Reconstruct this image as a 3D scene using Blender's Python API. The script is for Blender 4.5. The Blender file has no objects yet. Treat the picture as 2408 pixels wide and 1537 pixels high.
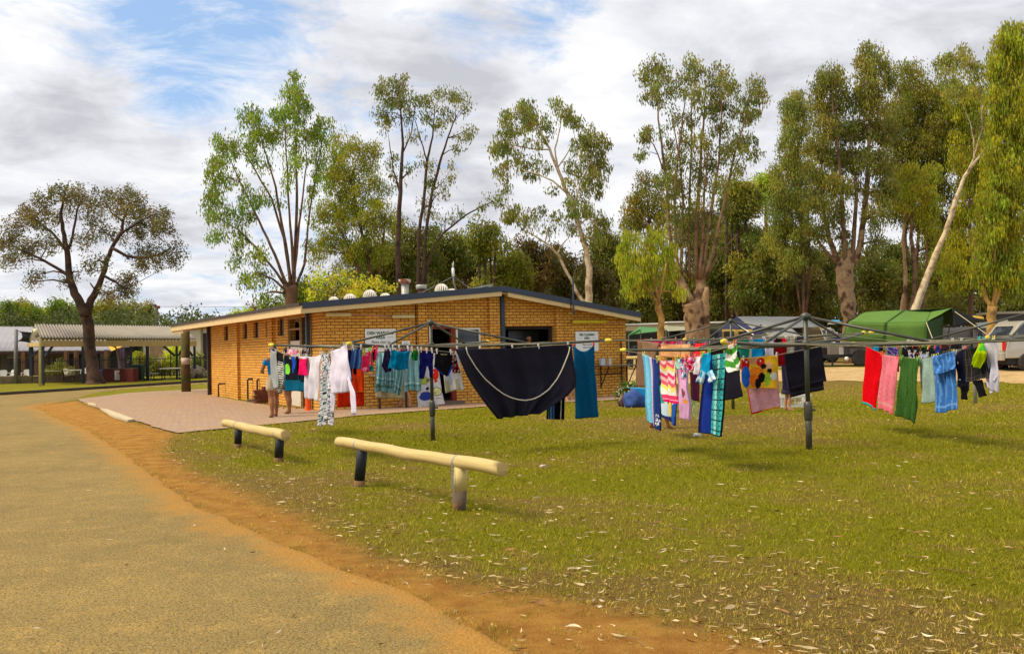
import bpy, bmesh, math, random
import numpy as np
from mathutils import Vector, Matrix, noise as mnoise
from mathutils.geometry import tessellate_polygon

# ---------------------------------------------------------------- camera, sky, sun, exposure
scene = bpy.context.scene
COL = scene.collection
FPX, CX, CY = 2300.0, 1204.0, 768.5            # focal length and centre in a 2408 px wide frame
PITCH, ROLL, EYE = math.atan(48.5/2300.0), 0.0225, 1.6
_F = Vector((0, math.cos(PITCH), math.sin(PITCH)))
_U = Vector((0, -math.sin(PITCH), math.cos(PITCH)))
_R = Vector((1, 0, 0))
_X = _R*math.cos(ROLL) - _U*math.sin(ROLL)
_Y = _R*math.sin(ROLL) + _U*math.cos(ROLL)
cam_data = bpy.data.cameras.new('camera')
cam = bpy.data.objects.new('camera', cam_data); COL.objects.link(cam)
m = Matrix.Identity(4)
for i in range(3):
    m[i][0] = _X[i]; m[i][1] = _Y[i]; m[i][2] = -_F[i]
m[2][3] = EYE
cam.matrix_world = m
cam_data.sensor_fit = 'HORIZONTAL'; cam_data.sensor_width = 36.0
cam_data.lens = 36.0*FPX/2408.0
cam_data.clip_start = 0.1; cam_data.clip_end = 3000
scene.camera = cam
scene.view_settings.view_transform = 'Standard'
scene.view_settings.look = 'None'
scene.view_settings.exposure = 0.70
scene.view_settings.gamma = 1.0
scene.view_settings.use_curve_mapping = False

SUN_AZ = math.radians(-105)      # compass angle from +y: the sun stands to the left
SUN_EL = math.radians(54)
sd = Vector((math.sin(SUN_AZ)*math.cos(SUN_EL), math.cos(SUN_AZ)*math.cos(SUN_EL), math.sin(SUN_EL)))
sun = bpy.data.lights.new('sun', 'SUN'); sun.energy = 2.7; sun.angle = math.radians(26)
sun.color = (1.0, 0.88, 0.64)
so = bpy.data.objects.new('sun', sun); COL.objects.link(so)
so.rotation_euler = sd.to_track_quat('Z', 'Y').to_euler()

def dirpx(px, py):
    v = _X*((px-CX)/FPX) + _Y*(-(py-CY)/FPX) + _F
    return v
def _nrm(v): v = Vector(v); v.normalize(); return v

world = bpy.data.worlds.new('World'); scene.world = world; world.use_nodes = True
wt = world.node_tree; wn = wt.nodes; wl = wt.links
for n in list(wn): wn.remove(n)
wo = wn.new('ShaderNodeOutputWorld'); bg = wn.new('ShaderNodeBackground'); bg.inputs[1].default_value = 0.1
wl.new(bg.outputs[0], wo.inputs[0])
sky = wn.new('ShaderNodeTexSky'); sky.sky_type = 'NISHITA'; sky.sun_disc = False
sky.sun_elevation = SUN_EL; sky.sun_rotation = SUN_AZ
tc = wn.new('ShaderNodeTexCoord')
def M_(op, a, b=None, c=None, clamp=False, nt=None):
    nt = nt or wt
    n = nt.nodes.new('ShaderNodeMath'); n.operation = op; n.use_clamp = clamp
    for i, s in enumerate((a, b, c)):
        if s is None: continue
        if isinstance(s, (int, float)): n.inputs[i].default_value = s
        else: nt.links.new(s, n.inputs[i])
    return n.outputs[0]
sep = wn.new('ShaderNodeSeparateXYZ'); wl.new(tc.outputs['Generated'], sep.inputs[0])
zz = M_('ADD', M_('MAXIMUM', sep.outputs[2], 0.0), 0.16)
cmb = wn.new('ShaderNodeCombineXYZ')
wl.new(M_('DIVIDE', sep.outputs[0], zz), cmb.inputs[0]); wl.new(M_('DIVIDE', sep.outputs[1], zz), cmb.inputs[1])
def wnoise(scale, detail, rough, dist=0.0, off=(0, 0, 0)):
    mp = wn.new('ShaderNodeMapping'); mp.inputs['Location'].default_value = off
    wl.new(cmb.outputs[0], mp.inputs[0])
    n = wn.new('ShaderNodeTexNoise'); n.inputs['Scale'].default_value = scale
    n.inputs['Detail'].default_value = detail; n.inputs['Roughness'].default_value = rough
    n.inputs['Distortion'].default_value = dist
    wl.new(mp.outputs[0], n.inputs['Vector']); return n.outputs[0]
def blob(px, py, sx):                     # a smooth patch of sky round one direction
    d = _nrm(dirpx(px, py))
    n = wn.new('ShaderNodeVectorMath'); n.operation = 'DISTANCE'
    nv = wn.new('ShaderNodeVectorMath'); nv.operation = 'NORMALIZE'
    wl.new(tc.outputs['Generated'], nv.inputs[0]); wl.new(nv.outputs[0], n.inputs[0])
    n.inputs[1].default_value = d
    t = M_('DIVIDE', n.outputs['Value'], sx/FPX)
    return M_('POWER', 2.718, M_('MULTIPLY', M_('MULTIPLY', t, t), -1.0))
big = wnoise(0.9, 6, 0.55, 0.4, (3.1, 1.7, 0))
fine = wnoise(3.4, 10, 0.66, 0.5, (7.7, 4.2, 0))
# cover: 1 = cloud, 0 = open blue
cov = M_('ADD', M_('MULTIPLY', big, 0.6), M_('MULTIPLY', fine, 2.0))
cov = M_('SUBTRACT', cov, 0.72)
for (bx, by, bs, k) in ((430, 110, 200, -.28), (150, 30, 220, -.40), (330, 190, 120, -.14), (1290, 60, 100, -.42), (1120, 150, 130, -.08),
                        (880, 60, 200, .12), (1050, 330, 300, .2), (90, 230, 200, .50), (300, 310, 200, .42), (1750, 60, 420, .40), (1350, 250, 200, .22), (60, 420, 110, -.18), (30, 560, 300, .2)):
    cov = M_('ADD', cov, M_('MULTIPLY', blob(bx, by, bs), k))
mask = M_('MULTIPLY', M_('SUBTRACT', cov, 0.19), 2.2, clamp=True)
# shade of the cloud: 1 = bright, 0 = grey
sh = M_('ADD', M_('ADD', M_('MULTIPLY', wnoise(1.4, 8, 0.6, 0.6, (1.3, 8.4, 0)), 2.0), M_('MULTIPLY', wnoise(4.2, 8, 0.62, 0.5, (5.3, 2.4, 0)), 1.3)), -1.0)
for (bx, by, bs, k) in ((190, 250, 120, -.42), (330, 320, 110, -.30), (90, 310, 100, -.15), (60, 150, 110, .3), (30, 420, 100, -.3), (1650, 20, 230, -.40), (1150, 30, 120, -.35), (1840, 220, 150, -.35), (1400, 180, 160, .40),
                        (520, 100, 120, .3), (420, 180, 90, .3), (1080, 480, 170, -.25), (480, 520, 120, -.25), (2300, 60, 240, -.12)):
    sh = M_('ADD', sh, M_('MULTIPLY', blob(bx, by, bs), k))
ramp = wn.new('ShaderNodeValToRGB'); wl.new(sh, ramp.inputs[0])
ramp.color_ramp.elements[0].position = 0.1; ramp.color_ramp.elements[0].color = (3.75, 3.75, 4.05, 1)
ramp.color_ramp.elements[1].position = 0.85; ramp.color_ramp.elements[1].color = (6.2, 6.2, 6.3, 1)
e = ramp.color_ramp.elements.new(0.5); e.color = (5.15, 5.2, 5.5, 1)
skym = wn.new('ShaderNodeMix'); skym.data_type = 'RGBA'; skym.inputs[0].default_value = 0.62
wl.new(sky.outputs[0], skym.inputs[6]); skym.inputs[7].default_value = (2.5, 3.9, 6.1, 1)
mix = wn.new('ShaderNodeMix'); mix.data_type = 'RGBA'
wl.new(mask, mix.inputs[0]); wl.new(skym.outputs[2], mix.inputs[6]); wl.new(ramp.outputs[0], mix.inputs[7])
wl.new(mix.outputs[2], bg.inputs[0])

# ---------------------------------------------------------------- terrain and pixel helpers
def _ss(t): t = min(1.0, max(0.0, t)); return t*t*(3-2*t)
def zg(x, y):
    return 0.45*_ss((y-32)/12.0)*_ss((x-4.5)/7.0)
def G(px, py, lift=0.0):
    d = dirpx(px, py); z = 0.0
    for _ in range(12):
        t = (z+lift-EYE)/d.z; x, y = d.x*t, d.y*t
        z = 0.5*z + 0.5*zg(x, y)
    t = (z+lift-EYE)/d.z
    return Vector((d.x*t, d.y*t, zg(d.x*t, d.y*t)+lift))
def P(px, py, y):
    d = dirpx(px, py); t = y/d.y
    return Vector((d.x*t, y, EYE+d.z*t))
def PZ(px, z, y):                      # point on pixel column px at depth y and height z
    p = P(px, 817, y); q = P(px, 700, y)
    s = (z-p.z)/(q.z-p.z)
    return p + (q-p)*s
def PL(px, py, a, b):                  # where the ray meets the vertical plane through a and b
    n = Vector((-(b.y-a.y), b.x-a.x, 0)); d = dirpx(px, py)
    o = Vector((0, 0, EYE)); t = (a-o).dot(n)/d.dot(n)
    return o + d*t

# ---------------------------------------------------------------- mesh builder
ORG = {}
def orgof(parent):
    if parent is None: return np.zeros(3)
    return ORG[parent.name]
def tag(o, label=None, cat=None, group=None, kind=None):
    if label: o['label'] = label
    if cat: o['category'] = cat
    if group: o['group'] = group
    if kind: o['kind'] = kind
    return o
def thing(name, label, cat, loc=(0, 0, 0), group=None):
    o = bpy.data.objects.new(name, None); COL.objects.link(o)
    o.empty_display_size = 0.2
    o.location = loc; ORG[o.name] = np.array(loc, dtype=float)
    return tag(o, label, cat, group)
def mkobj(name, V, faces, mat, parent=None, smooth=False, cols=None, uvs=None, origin=None):
    """V (n,3) world coordinates; faces list of tuples or (k,4)/(k,3) array"""
    V = np.asarray(V, dtype=np.float64).reshape(-1, 3)
    if parent is not None: org = orgof(parent)
    elif origin is not None: org = np.array(origin, dtype=float)
    else:
        org = np.array([(V[:, 0].min()+V[:, 0].max())/2, (V[:, 1].min()+V[:, 1].max())/2, V[:, 2].min()])
    me = bpy.data.meshes.new(name)
    if isinstance(faces, np.ndarray):
        k, s = faces.shape
        me.vertices.add(len(V)); me.vertices.foreach_set('co', (V-org).astype(np.float32).ravel())
        me.loops.add(k*s); me.loops.foreach_set('vertex_index', faces.astype(np.int32).ravel())
        me.polygons.add(k); me.polygons.foreach_set('loop_start', np.arange(0, k*s, s, dtype=np.int32))
        me.polygons.foreach_set('loop_total', np.full(k, s, dtype=np.int32))
        me.update(calc_edges=True)
    else:
        me.from_pydata((V-org).tolist(), [], [tuple(f) for f in faces])
    if smooth: me.polygons.foreach_set('use_smooth', np.ones(len(me.polygons), dtype=bool))
    if cols is not None:
        a = me.attributes.new('col', 'FLOAT_COLOR', 'FACE')
        c = np.ones((len(me.polygons), 4), dtype=np.float32); c[:, :3] = cols
        a.data.foreach_set('color', c.ravel())
    if uvs is not None:
        u = me.uv_layers.new(name='UVMap')
        u.data.foreach_set('uv', np.asarray(uvs, dtype=np.float32).ravel())
    if mat: me.materials.append(mat)
    o = bpy.data.objects.new(name, me); COL.objects.link(o)
    if parent is not None:
        o.parent = parent; ORG[o.name] = org
    else:
        o.location = org; ORG[o.name] = org
    return o
class MB:
    def __init__(s): s.V = []; s.F = []; s.UV = []
    def add(s, vs, fs):
        b = len(s.V); s.V += [tuple(v) for v in vs]; s.F += [tuple(i+b for i in f) for f in fs]; return s
    def prism(s, pts, vec):            # closed polygon extruded along vec
        n = len(pts); vec = Vector(vec); pts = [Vector(p) for p in pts]
        vs = pts + [p+vec for p in pts]
        fs = [tuple(range(n))[::-1], tuple(range(n, 2*n))]
        for i in range(n):
            j = (i+1) % n; fs.append((i, j, n+j, n+i))
        nn = Vector((0, 0, 0))
        for i in range(n): nn += pts[i].cross(pts[(i+1) % n])
        if nn.dot(vec) < 0: fs = [f[::-1] for f in fs]
        return s.add(vs, fs)
    def box(s, c, size, ax=None):
        c = Vector(c); ax = ax or (Vector((1, 0, 0)), Vector((0, 1, 0)), Vector((0, 0, 1)))
        a, b, d = ax[0]*size[0]/2, ax[1]*size[1]/2, ax[2]*size[2]/2
        return s.prism([c-a-b-d, c+a-b-d, c+a+b-d, c-a+b-d], d*2)
    def bar(s, p, q, w, h, up=(0, 0, 1)):      # rectangular bar from p to q
        p, q = Vector(p), Vector(q); d = (q-p).normalized(); up = Vector(up)
        sd_ = d.cross(up)
        if sd_.length < 1e-4: sd_ = d.cross(Vector((0, 1, 0)))
        sd_.normalize(); u2 = sd_.cross(d)
        a, b = sd_*w/2, u2*h/2
        return s.prism([p-a-b, p+a-b, p+a+b, p-a+b], q-p)
    def tube(s, path, r, n=8, cap=True):
        path = [Vector(p) for p in path]; m_ = len(path)
        rs = r if isinstance(r, (list, tuple)) else [r]*m_
        prev = None; vs = []
        for i, p in enumerate(path):
            d = (path[min(i+1, m_-1)] - path[max(i-1, 0)])
            if d.length < 1e-9: d = Vector((0, 0, 1))
            d.normalize()
            if prev is None:
                a = d.cross(Vector((0, 0, 1)) if abs(d.z) < .9 else Vector((1, 0, 0))); a.normalize()
            else:
                a = prev - d*prev.dot(d)
                if a.length < 1e-6: a = d.orthogonal()
                a.normalize()
            prev = a; b = d.cross(a)
            for k in range(n):
                t = 2*math.pi*k/n; vs.append(p + (a*math.cos(t)+b*math.sin(t))*rs[i])
        fs = []
        for i in range(m_-1):
            for k in range(n):
                k2 = (k+1) % n; fs.append((i*n+k, i*n+k2, (i+1)*n+k2, (i+1)*n+k))
        if cap:
            fs.append(tuple(range(n))[::-1]); fs.append(tuple((m_-1)*n+k for k in range(n)))
        return s.add(vs, fs)
    def lathe(s, c, prof, n=16, ax=None):       # prof: list of (r, h) about axis
        c = Vector(c); ax = Vector(ax).normalized() if ax else Vector((0, 0, 1))
        a = ax.orthogonal().normalized(); b = ax.cross(a); vs = []
        for (r, h) in prof:
            for k in range(n):
                t = 2*math.pi*k/n; vs.append(c + ax*h + (a*math.cos(t)+b*math.sin(t))*r)
        fs = []
        for i in range(len(prof)-1):
            for k in range(n):
                k2 = (k+1) % n; fs.append((i*n+k, i*n+k2, (i+1)*n+k2, (i+1)*n+k))
        fs.append(tuple(range(n))[::-1]); fs.append(tuple((len(prof)-1)*n+k for k in range(n)))
        return s.add(vs, fs)
    def sheet(s, rows, th=0.0):        # grid of points -> surface
        h, w = len(rows), len(rows[0]); vs = [p for r in rows for p in r]
        fs = [(i*w+j, i*w+j+1, (i+1)*w+j+1, (i+1)*w+j) for i in range(h-1) for j in range(w-1)]
        return s.add(vs, fs)
    def build(s, name, mat, parent=None, smooth=False, bevel=0.0, solid=0.0, origin=None):
        o = mkobj(name, s.V, s.F, mat, parent, smooth, origin=origin)
        if solid:
            md = o.modifiers.new('solid', 'SOLIDIFY'); md.thickness = solid; md.offset = 0
        if bevel:
            md = o.modifiers.new('bevel', 'BEVEL'); md.width = bevel; md.segments = 2
            md.limit_method = 'ANGLE'; md.angle_limit = math.radians(40)
        return o

# ---------------------------------------------------------------- materials
MATS = {}
def L3(c):                              # sRGB 0..255 -> linear
    return tuple(((v/255)/12.92 if v/255 <= .04045 else ((v/255+.055)/1.055)**2.4) for v in c)
def mat(name, rgb, rough=0.7, var=0.12, scale=6.0, bump=0.0, bscale=40.0, metal=0.0, spec=0.3, dirt=None, trans=0.0, coat=0.0):
    """noise-varied principled; rgb is linear"""
    if name in MATS: return MATS[name]
    m_ = bpy.data.materials.new(name); m_.use_nodes = True; nt = m_.node_tree; N = nt.nodes; K = nt.links
    b = N['Principled BSDF']; b.inputs['Roughness'].default_value = rough; b.inputs['Metallic'].default_value = metal
    b.inputs['Specular IOR Level'].default_value = spec
    if coat: b.inputs['Coat Weight'].default_value = coat
    if trans: b.inputs['Transmission Weight'].default_value = trans
    t = N.new('ShaderNodeTexCoord'); no = N.new('ShaderNodeTexNoise'); no.inputs['Scale'].default_value = scale
    no.inputs['Detail'].default_value = 6; no.inputs['Roughness'].default_value = .65
    K.new(t.outputs['Object'], no.inputs['Vector'])
    r = N.new('ShaderNodeValToRGB'); K.new(no.outputs[0], r.inputs[0])
    r.color_ramp.elements[0].position = .25; r.color_ramp.elements[1].position = .75
    r.color_ramp.elements[0].color = (*[c*(1-var) for c in rgb], 1); r.color_ramp.elements[1].color = (*[min(1, c*(1+var)) for c in rgb], 1)
    out = r.outputs[0]
    if dirt:
        n2 = N.new('ShaderNodeTexNoise'); n2.inputs['Scale'].default_value = dirt[1]; n2.inputs['Detail'].default_value = 8
        K.new(t.outputs['Object'], n2.inputs['Vector'])
        r2 = N.new('ShaderNodeValToRGB'); r2.color_ramp.elements[0].position = dirt[2]; r2.color_ramp.elements[1].position = dirt[2]+.12
        K.new(n2.outputs[0], r2.inputs[0]); mx = N.new('ShaderNodeMix'); mx.data_type = 'RGBA'
        K.new(r2.outputs[0], mx.inputs[0]); K.new(out, mx.inputs[6]); mx.inputs[7].default_value = (*dirt[0], 1); out = mx.outputs[2]
    K.new(out, b.inputs['Base Color'])
    if bump:
        n3 = N.new('ShaderNodeTexNoise'); n3.inputs['Scale'].default_value = bscale; n3.inputs['Detail'].default_value = 5
        K.new(t.outputs['Object'], n3.inputs['Vector'])
        bp = N.new('ShaderNodeBump'); bp.inputs['Strength'].default_value = bump; bp.inputs['Distance'].default_value = .02
        K.new(n3.outputs[0], bp.inputs['Height']); K.new(bp.outputs[0], b.inputs['Normal'])
    MATS[name] = m_; return m_
def attr_mat(name, rough=0.85, transl=0.0, var=0.15, scale=20.0, bump=0.3, bscale=120.0, spec=0.15):
    """surface whose own colour sits in the face attribute 'col'"""
    if name in MATS: return MATS[name]
    m_ = bpy.data.materials.new(name); m_.use_nodes = True; nt = m_.node_tree; N = nt.nodes; K = nt.links
    b = N['Principled BSDF']; b.inputs['Roughness'].default_value = rough; b.inputs['Specular IOR Level'].default_value = spec
    a = N.new('ShaderNodeAttribute'); a.attribute_name = 'col'
    t = N.new('ShaderNodeTexCoord'); no = N.new('ShaderNodeTexNoise'); no.inputs['Scale'].default_value = scale; no.inputs['Detail'].default_value = 5
    K.new(t.outputs['Object'], no.inputs['Vector'])
    mr = N.new('ShaderNodeMapRange'); mr.inputs[1].default_value = .25; mr.inputs[2].default_value = .75
    mr.inputs[3].default_value = 1-var; mr.inputs[4].default_value = 1+var; K.new(no.outputs[0], mr.inputs[0])
    mx = N.new('ShaderNodeVectorMath'); mx.operation = 'SCALE'; K.new(a.outputs['Color'], mx.inputs[0]); K.new(mr.outputs[0], mx.inputs['Scale'])
    K.new(mx.outputs[0], b.inputs['Base Color'])
    if bump:
        n3 = N.new('ShaderNodeTexNoise'); n3.inputs['Scale'].default_value = bscale
        K.new(t.outputs['Object'], n3.inputs['Vector'])
        bp = N.new('ShaderNodeBump'); bp.inputs['Strength'].default_value = bump; bp.inputs['Distance'].default_value = .01
        K.new(n3.outputs[0], bp.inputs['Height']); K.new(bp.outputs[0], b.inputs['Normal'])
    if transl:
        o_ = N['Material Output']; tr = N.new('ShaderNodeBsdfTranslucent'); K.new(mx.outputs[0], tr.inputs[0])
        ms = N.new('ShaderNodeMixShader'); ms.inputs[0].default_value = transl
        K.new(b.outputs[0], ms.inputs[1]); K.new(tr.outputs[0], ms.inputs[2]); K.new(ms.outputs[0], o_.inputs[0])
    MATS[name] = m_; return m_
def brick_mat(name, c1, c2, mortar, bw=.24, rh=.086, msize=.011, dark=0.0):
    if name in MATS: return MATS[name]
    m_ = bpy.data.materials.new(name); m_.use_nodes = True; nt = m_.node_tree; N = nt.nodes; K = nt.links
    b = N['Principled BSDF']; b.inputs['Roughness'].default_value = .9; b.inputs['Specular IOR Level'].default_value = .15
    uv = N.new('ShaderNodeUVMap'); br = N.new('ShaderNodeTexBrick'); K.new(uv.outputs[0], br.inputs['Vector'])
    br.inputs['Color1'].default_value = (*c1, 1); br.inputs['Color2'].default_value = (*c2, 1); br.inputs['Mortar'].default_value = (*mortar, 1)
    br.inputs['Scale'].default_value = 1.0; br.inputs['Brick Width'].default_value = bw; br.inputs['Row Height'].default_value = rh
    br.inputs['Mortar Size'].default_value = msize; br.inputs['Mortar Smooth'].default_value = .25; br.inputs['Bias'].default_value = -.1
    no = N.new('ShaderNodeTexNoise'); no.inputs['Scale'].default_value = 5; no.inputs['Detail'].default_value = 8; no.inputs['Roughness'].default_value = .7
    K.new(uv.outputs[0], no.inputs['Vector'])
    mr = N.new('ShaderNodeMapRange'); mr.inputs[1].default_value = .3; mr.inputs[2].default_value = .7; mr.inputs[3].default_value = .78; mr.inputs[4].default_value = 1.15
    K.new(no.outputs[0], mr.inputs[0]); vm = N.new('ShaderNodeVectorMath'); vm.operation = 'SCALE'
    K.new(br.outputs[0], vm.inputs[0]); K.new(mr.outputs[0], vm.inputs['Scale'])
    # splash-back stains: redder bricks close to the ground
    K.new(vm.outputs[0], b.inputs['Base Color'])
    bp = N.new('ShaderNodeBump'); bp.inputs['Strength'].default_value = .6; bp.inputs['Distance'].default_value = .012; bp.invert = True
    K.new(br.outputs['Fac'], bp.inputs['Height']); K.new(bp.outputs[0], b.inputs['Normal'])
    MATS[name] = m_; return m_
rng = np.random.default_rng(7); random.seed(7)
# ================================================================ GROUND
ROAD_EDGE = [(70, 956), (95, 964), (130, 984), (200, 1010), (260, 1048), (330, 1100), (400, 1150), (480, 1200), (560, 1240), (650, 1280), (740, 1312),
             (850, 1357), (930, 1392), (1040, 1440), (1130, 1488), (1200, 1540), (1290, 1620), (1400, 1760), (1500, 2000)]
GRASS_EDGE = [(415, 1020), (385, 1034), (372, 1060), (440, 1112), (560, 1160), (700, 1222), (830, 1300), (960, 1350), (1140, 1395), (1330, 1422),
              (1480, 1450), (1640, 1490), (1830, 1545), (2050, 1640), (2400, 1900)]
edgeW = [G(*p) for p in ROAD_EDGE]; grassW = [G(*p) for p in GRASS_EDGE]
PAVE_PX = [(179, 939), (237, 932), (302, 924), (367, 920), (432, 917), (492, 914), (492, 928), (560, 942), (650, 956), (761, 966),
           (900, 958), (1100, 947), (1300, 936), (1475, 927), (1490, 936), (1440, 941), (1300, 947), (1130, 957), (1000, 966), (850, 977), (700, 992), (530, 1008), (415, 1019),
           (360, 1003), (300, 985), (235, 962)]
paveW = [G(*p) for p in PAVE_PX]
def poly_dist(X, Y, poly):
    """signed distance to polygon, positive inside"""
    P0 = np.array([(p[0], p[1]) for p in poly]); n = len(P0)
    D = np.full(X.shape, 1e9); inside = np.zeros(X.shape, bool)
    for i in range(n):
        a, b = P0[i], P0[(i+1) % n]; ab = b-a; L = (ab**2).sum()+1e-12
        t = np.clip(((X-a[0])*ab[0]+(Y-a[1])*ab[1])/L, 0, 1)
        D = np.minimum(D, np.hypot(X-a[0]-t*ab[0], Y-a[1]-t*ab[1]))
        c = ((a[1] > Y) != (b[1] > Y)) & (X < (b[0]-a[0])*(Y-a[1])/(b[1]-a[1]+1e-12)+a[0]); inside ^= c
    return np.where(inside, D, -D)
dirtPoly = [tuple(v[:2]) for v in edgeW] + [tuple(v[:2]) for v in reversed(grassW)] + [tuple(G(300, 990)[:2]), tuple(G(235, 965)[:2]), tuple(G(180, 943)[:2])]
def fbm(x, y, s, o=0.0):
    p = Vector((x*s+o, y*s-o, o*.37)); return mnoise.noise(p) + .5*mnoise.noise(p*2.1) + .25*mnoise.noise(p*4.3)
# bare and dry patches of the lawn, as ground points and radii
BARE = [(G(1660, 1000), 1.8, 1.3), (G(1560, 985), 1.0, 1.0), (G(1780, 992), 1.0, .9), (G(960, 1003), .8, .7), (G(1420, 950), .8, .6), (G(1900, 900), 3.0, .9), (G(2000, 925), 2.2, .5), (G(1500, 900), 2.5, .8),
        (G(1900, 1430), .7, .5), (G(2250, 1480), .9, .5), (G(700, 1130), 1.4, .45), (G(2350, 960), 1.2, .4)]
PAINTED_SHADE = [(G(1820, 1070), 1.1, .5), (G(1020, 1045), 1.0, .5), (G(640, 1080), .6, .5), (G(860, 1150), .5, .5), (G(1080, 1200), .35, .7)]  # shade under hoists and rail posts, put into the lawn colour as greener patches
def lawn_state(X, Y):
    dd = poly_dist(X, Y, dirtPoly)
    f = np.array([fbm(x, y, .55) for x, y in zip(X.ravel(), Y.ravel())]).reshape(X.shape)
    f2 = np.array([fbm(x, y, 2.3, 5.0) for x, y in zip(X.ravel(), Y.ravel())]).reshape(X.shape)
    dry = .34 + .48*f + .36*f2
    for c, r, k in BARE:
        dry += k*np.exp(-((X-c.x)**2+(Y-c.y)**2)/(r*r))
    for c, r, k in PAINTED_SHADE:
        dry -= k*np.exp(-((X-c.x)**2+(Y-c.y)**2)/(r*r))
    dry += .60*np.exp(-np.maximum(0, -dd)/1.1)
    far = np.clip((Y-44)/6, 0, 1)*np.clip((X-3)/4, 0, 1); dry += far*1.2
    return dd, np.clip(dry, 0, 1.6), f, f2
def jitter(pts, step=.25, amp=.05, seed=1):
    out = []; r = random.Random(seed)
    for a, b in zip(pts[:-1], pts[1:]):
        a, b = Vector(a[:2]), Vector(b[:2]); n = max(1, int((b-a).length/step)); nr = Vector((-(b-a).y, (b-a).x)).normalized()
        for k in range(n):
            p = a.lerp(b, k/n); w = amp*(mnoise.noise(Vector((p.x*1.3, p.y*1.3, seed)))*2+mnoise.noise(Vector((p.x*5, p.y*5, seed)))+r.uniform(-.4, .4))
            out.append(tuple(p+nr*w))
    out.append(tuple(pts[-1][:2])); return out
K0, K1, K2 = G(0, 929), G(205, 916), G(490, 898)
Kfar = K2 + (K2-K1).normalized()*30; Kleft = K0 + (K0-K1).normalized()*45
isl = [G(179, 937), G(205, 927), G(238, 919.5), G(302, 913), G(490, 902)]; islFar = isl[-1] + (Kfar-K2)
edge = jitter([tuple(v[:2]) for v in edgeW], .22, .045, 3)
roadpts = [tuple(Kfar[:2]), tuple(K2[:2]), tuple(K1[:2]), tuple(K0[:2]), tuple(Kleft[:2]), (-60, -5), (edgeW[-1].x-.1, -5)] + edge[::-1] + [tuple(v[:2]) for v in isl] + [tuple(islFar[:2])]
roadXY = [tuple(p) for p in roadpts]
ys = np.concatenate([np.linspace(-6, 4.5, 12), np.geomspace(4.6, 60, 300), np.geomspace(62, 1500, 30)])
ss_ = np.linspace(-1, 1, 321); ss_ = np.sign(ss_)*np.abs(ss_)**1.15*0.80
GX = ss_[None, :]*(np.maximum(ys, 2)[:, None]+4); GY = np.repeat(ys[:, None], len(ss_), 1)
dd, dry, fA, fB = lawn_state(GX, GY)
zgv = np.vectorize(zg)
GZ = zgv(GX, GY)
vis = (GY < 32)
rdd = poly_dist(GX, GY, roadXY)
GZ = GZ + np.where(vis & (dd < 0) & (rdd < -.2), .010*fB, 0) - .03*np.clip((rdd+.12)/.3, 0, 1)
GZ = GZ - .02*np.clip((poly_dist(GX, GY, [tuple(v[:2]) for v in paveW])+.1)/.3, 0, 1)
h_, w_ = GX.shape
idx = np.arange(h_*w_).reshape(h_, w_)
F_ = np.stack([idx[:-1, :-1], idx[:-1, 1:], idx[1:, 1:], idx[1:, :-1]], -1).reshape(-1, 4)
ground_mat = bpy.data.materials.new('lawn_and_dirt'); ground_mat.use_nodes = True
def build_ground_mat(m_):
    nt = m_.node_tree; N = nt.nodes; K = nt.links; b = N['Principled BSDF']
    b.inputs['Roughness'].default_value = .95; b.inputs['Specular IOR Level'].default_value = .1
    t = N.new('ShaderNodeTexCoord')
    def nz(s, d=8, r=.65, dist=0):
        n = N.new('ShaderNodeTexNoise'); n.inputs['Scale'].default_value = s; n.inputs['Detail'].default_value = d
        n.inputs['Roughness'].default_value = r; n.inputs['Distortion'].default_value = dist; K.new(t.outputs['Object'], n.inputs['Vector']); return n.outputs[0]
    def at(nm):
        a = N.new('ShaderNodeAttribute'); a.attribute_name = nm; return a.outputs['Fac']
    def mixc(f, a, c):
        x = N.new('ShaderNodeMix'); x.data_type = 'RGBA'
        for s, v in ((0, f), (6, a), (7, c)):
            if isinstance(v, tuple): x.inputs[s].default_value = (*v, 1)
            else: K.new(v, x.inputs[s])
        return x.outputs[2]
    def mr(v, a, b_, c=0., d=1.):
        x = N.new('ShaderNodeMapRange'); x.inputs[1].default_value = a; x.inputs[2].default_value = b_; x.inputs[3].default_value = c; x.inputs[4].default_value = d
        x.interpolation_type = 'SMOOTHSTEP'; K.new(v, x.inputs[0]); return x.outputs[0]
    mm = lambda o, a, b_: M_(o, a, b_, nt=nt)
    green = mixc(mr(nz(38), .3, .7), (.185, .178, .003), (.36, .31, .008))
    green = mixc(mr(nz(130, 3), .4, .75), green, (.05, .065, .004))
    straw = mixc(mr(nz(55), .3, .7), (.15, .088, .016), (.33, .235, .055))
    straw = mixc(mr(nz(150, 3), .45, .75), straw, (.07, .04, .012))
    dv = mm('ADD', at('dry'), mm('MULTIPLY', mm('SUBTRACT', nz(9), .5), 1.7))
    lawn = mixc(mr(dv, .22, .95), green, straw)
    dirt = mixc(mr(nz(3.5), .3, .7), (.36, .150, .024), (.56, .285, .058))
    dirt = mixc(mr(nz(90, 3), .56, .70), dirt, (.10, .045, .015))
    dirt = mixc(mr(nz(14), .58, .75), dirt, (.45, .28, .10))
    dm = mm('ADD', at('dirt'), mm('MULTIPLY', mm('SUBTRACT', nz(3.2, 10, .75), .5), 2.2))
    dm2 = mm('ADD', at('dirt'), mm('MULTIPLY', mm('SUBTRACT', nz(18, 8, .75), .5), 1.6))
    f = mm('MULTIPLY', mm('ADD', mr(dm, -.30, .16), mr(dm2, -.34, .14)), .5)
    K.new(mixc(f, lawn, dirt), b.inputs['Base Color'])
    bp = N.new('ShaderNodeBump'); bp.inputs['Strength'].default_value = .9; bp.inputs['Distance'].default_value = .03
    K.new(mm('ADD', nz(60, 6), nz(160, 3)), bp.inputs['Height']); K.new(bp.outputs[0], b.inputs['Normal'])
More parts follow.
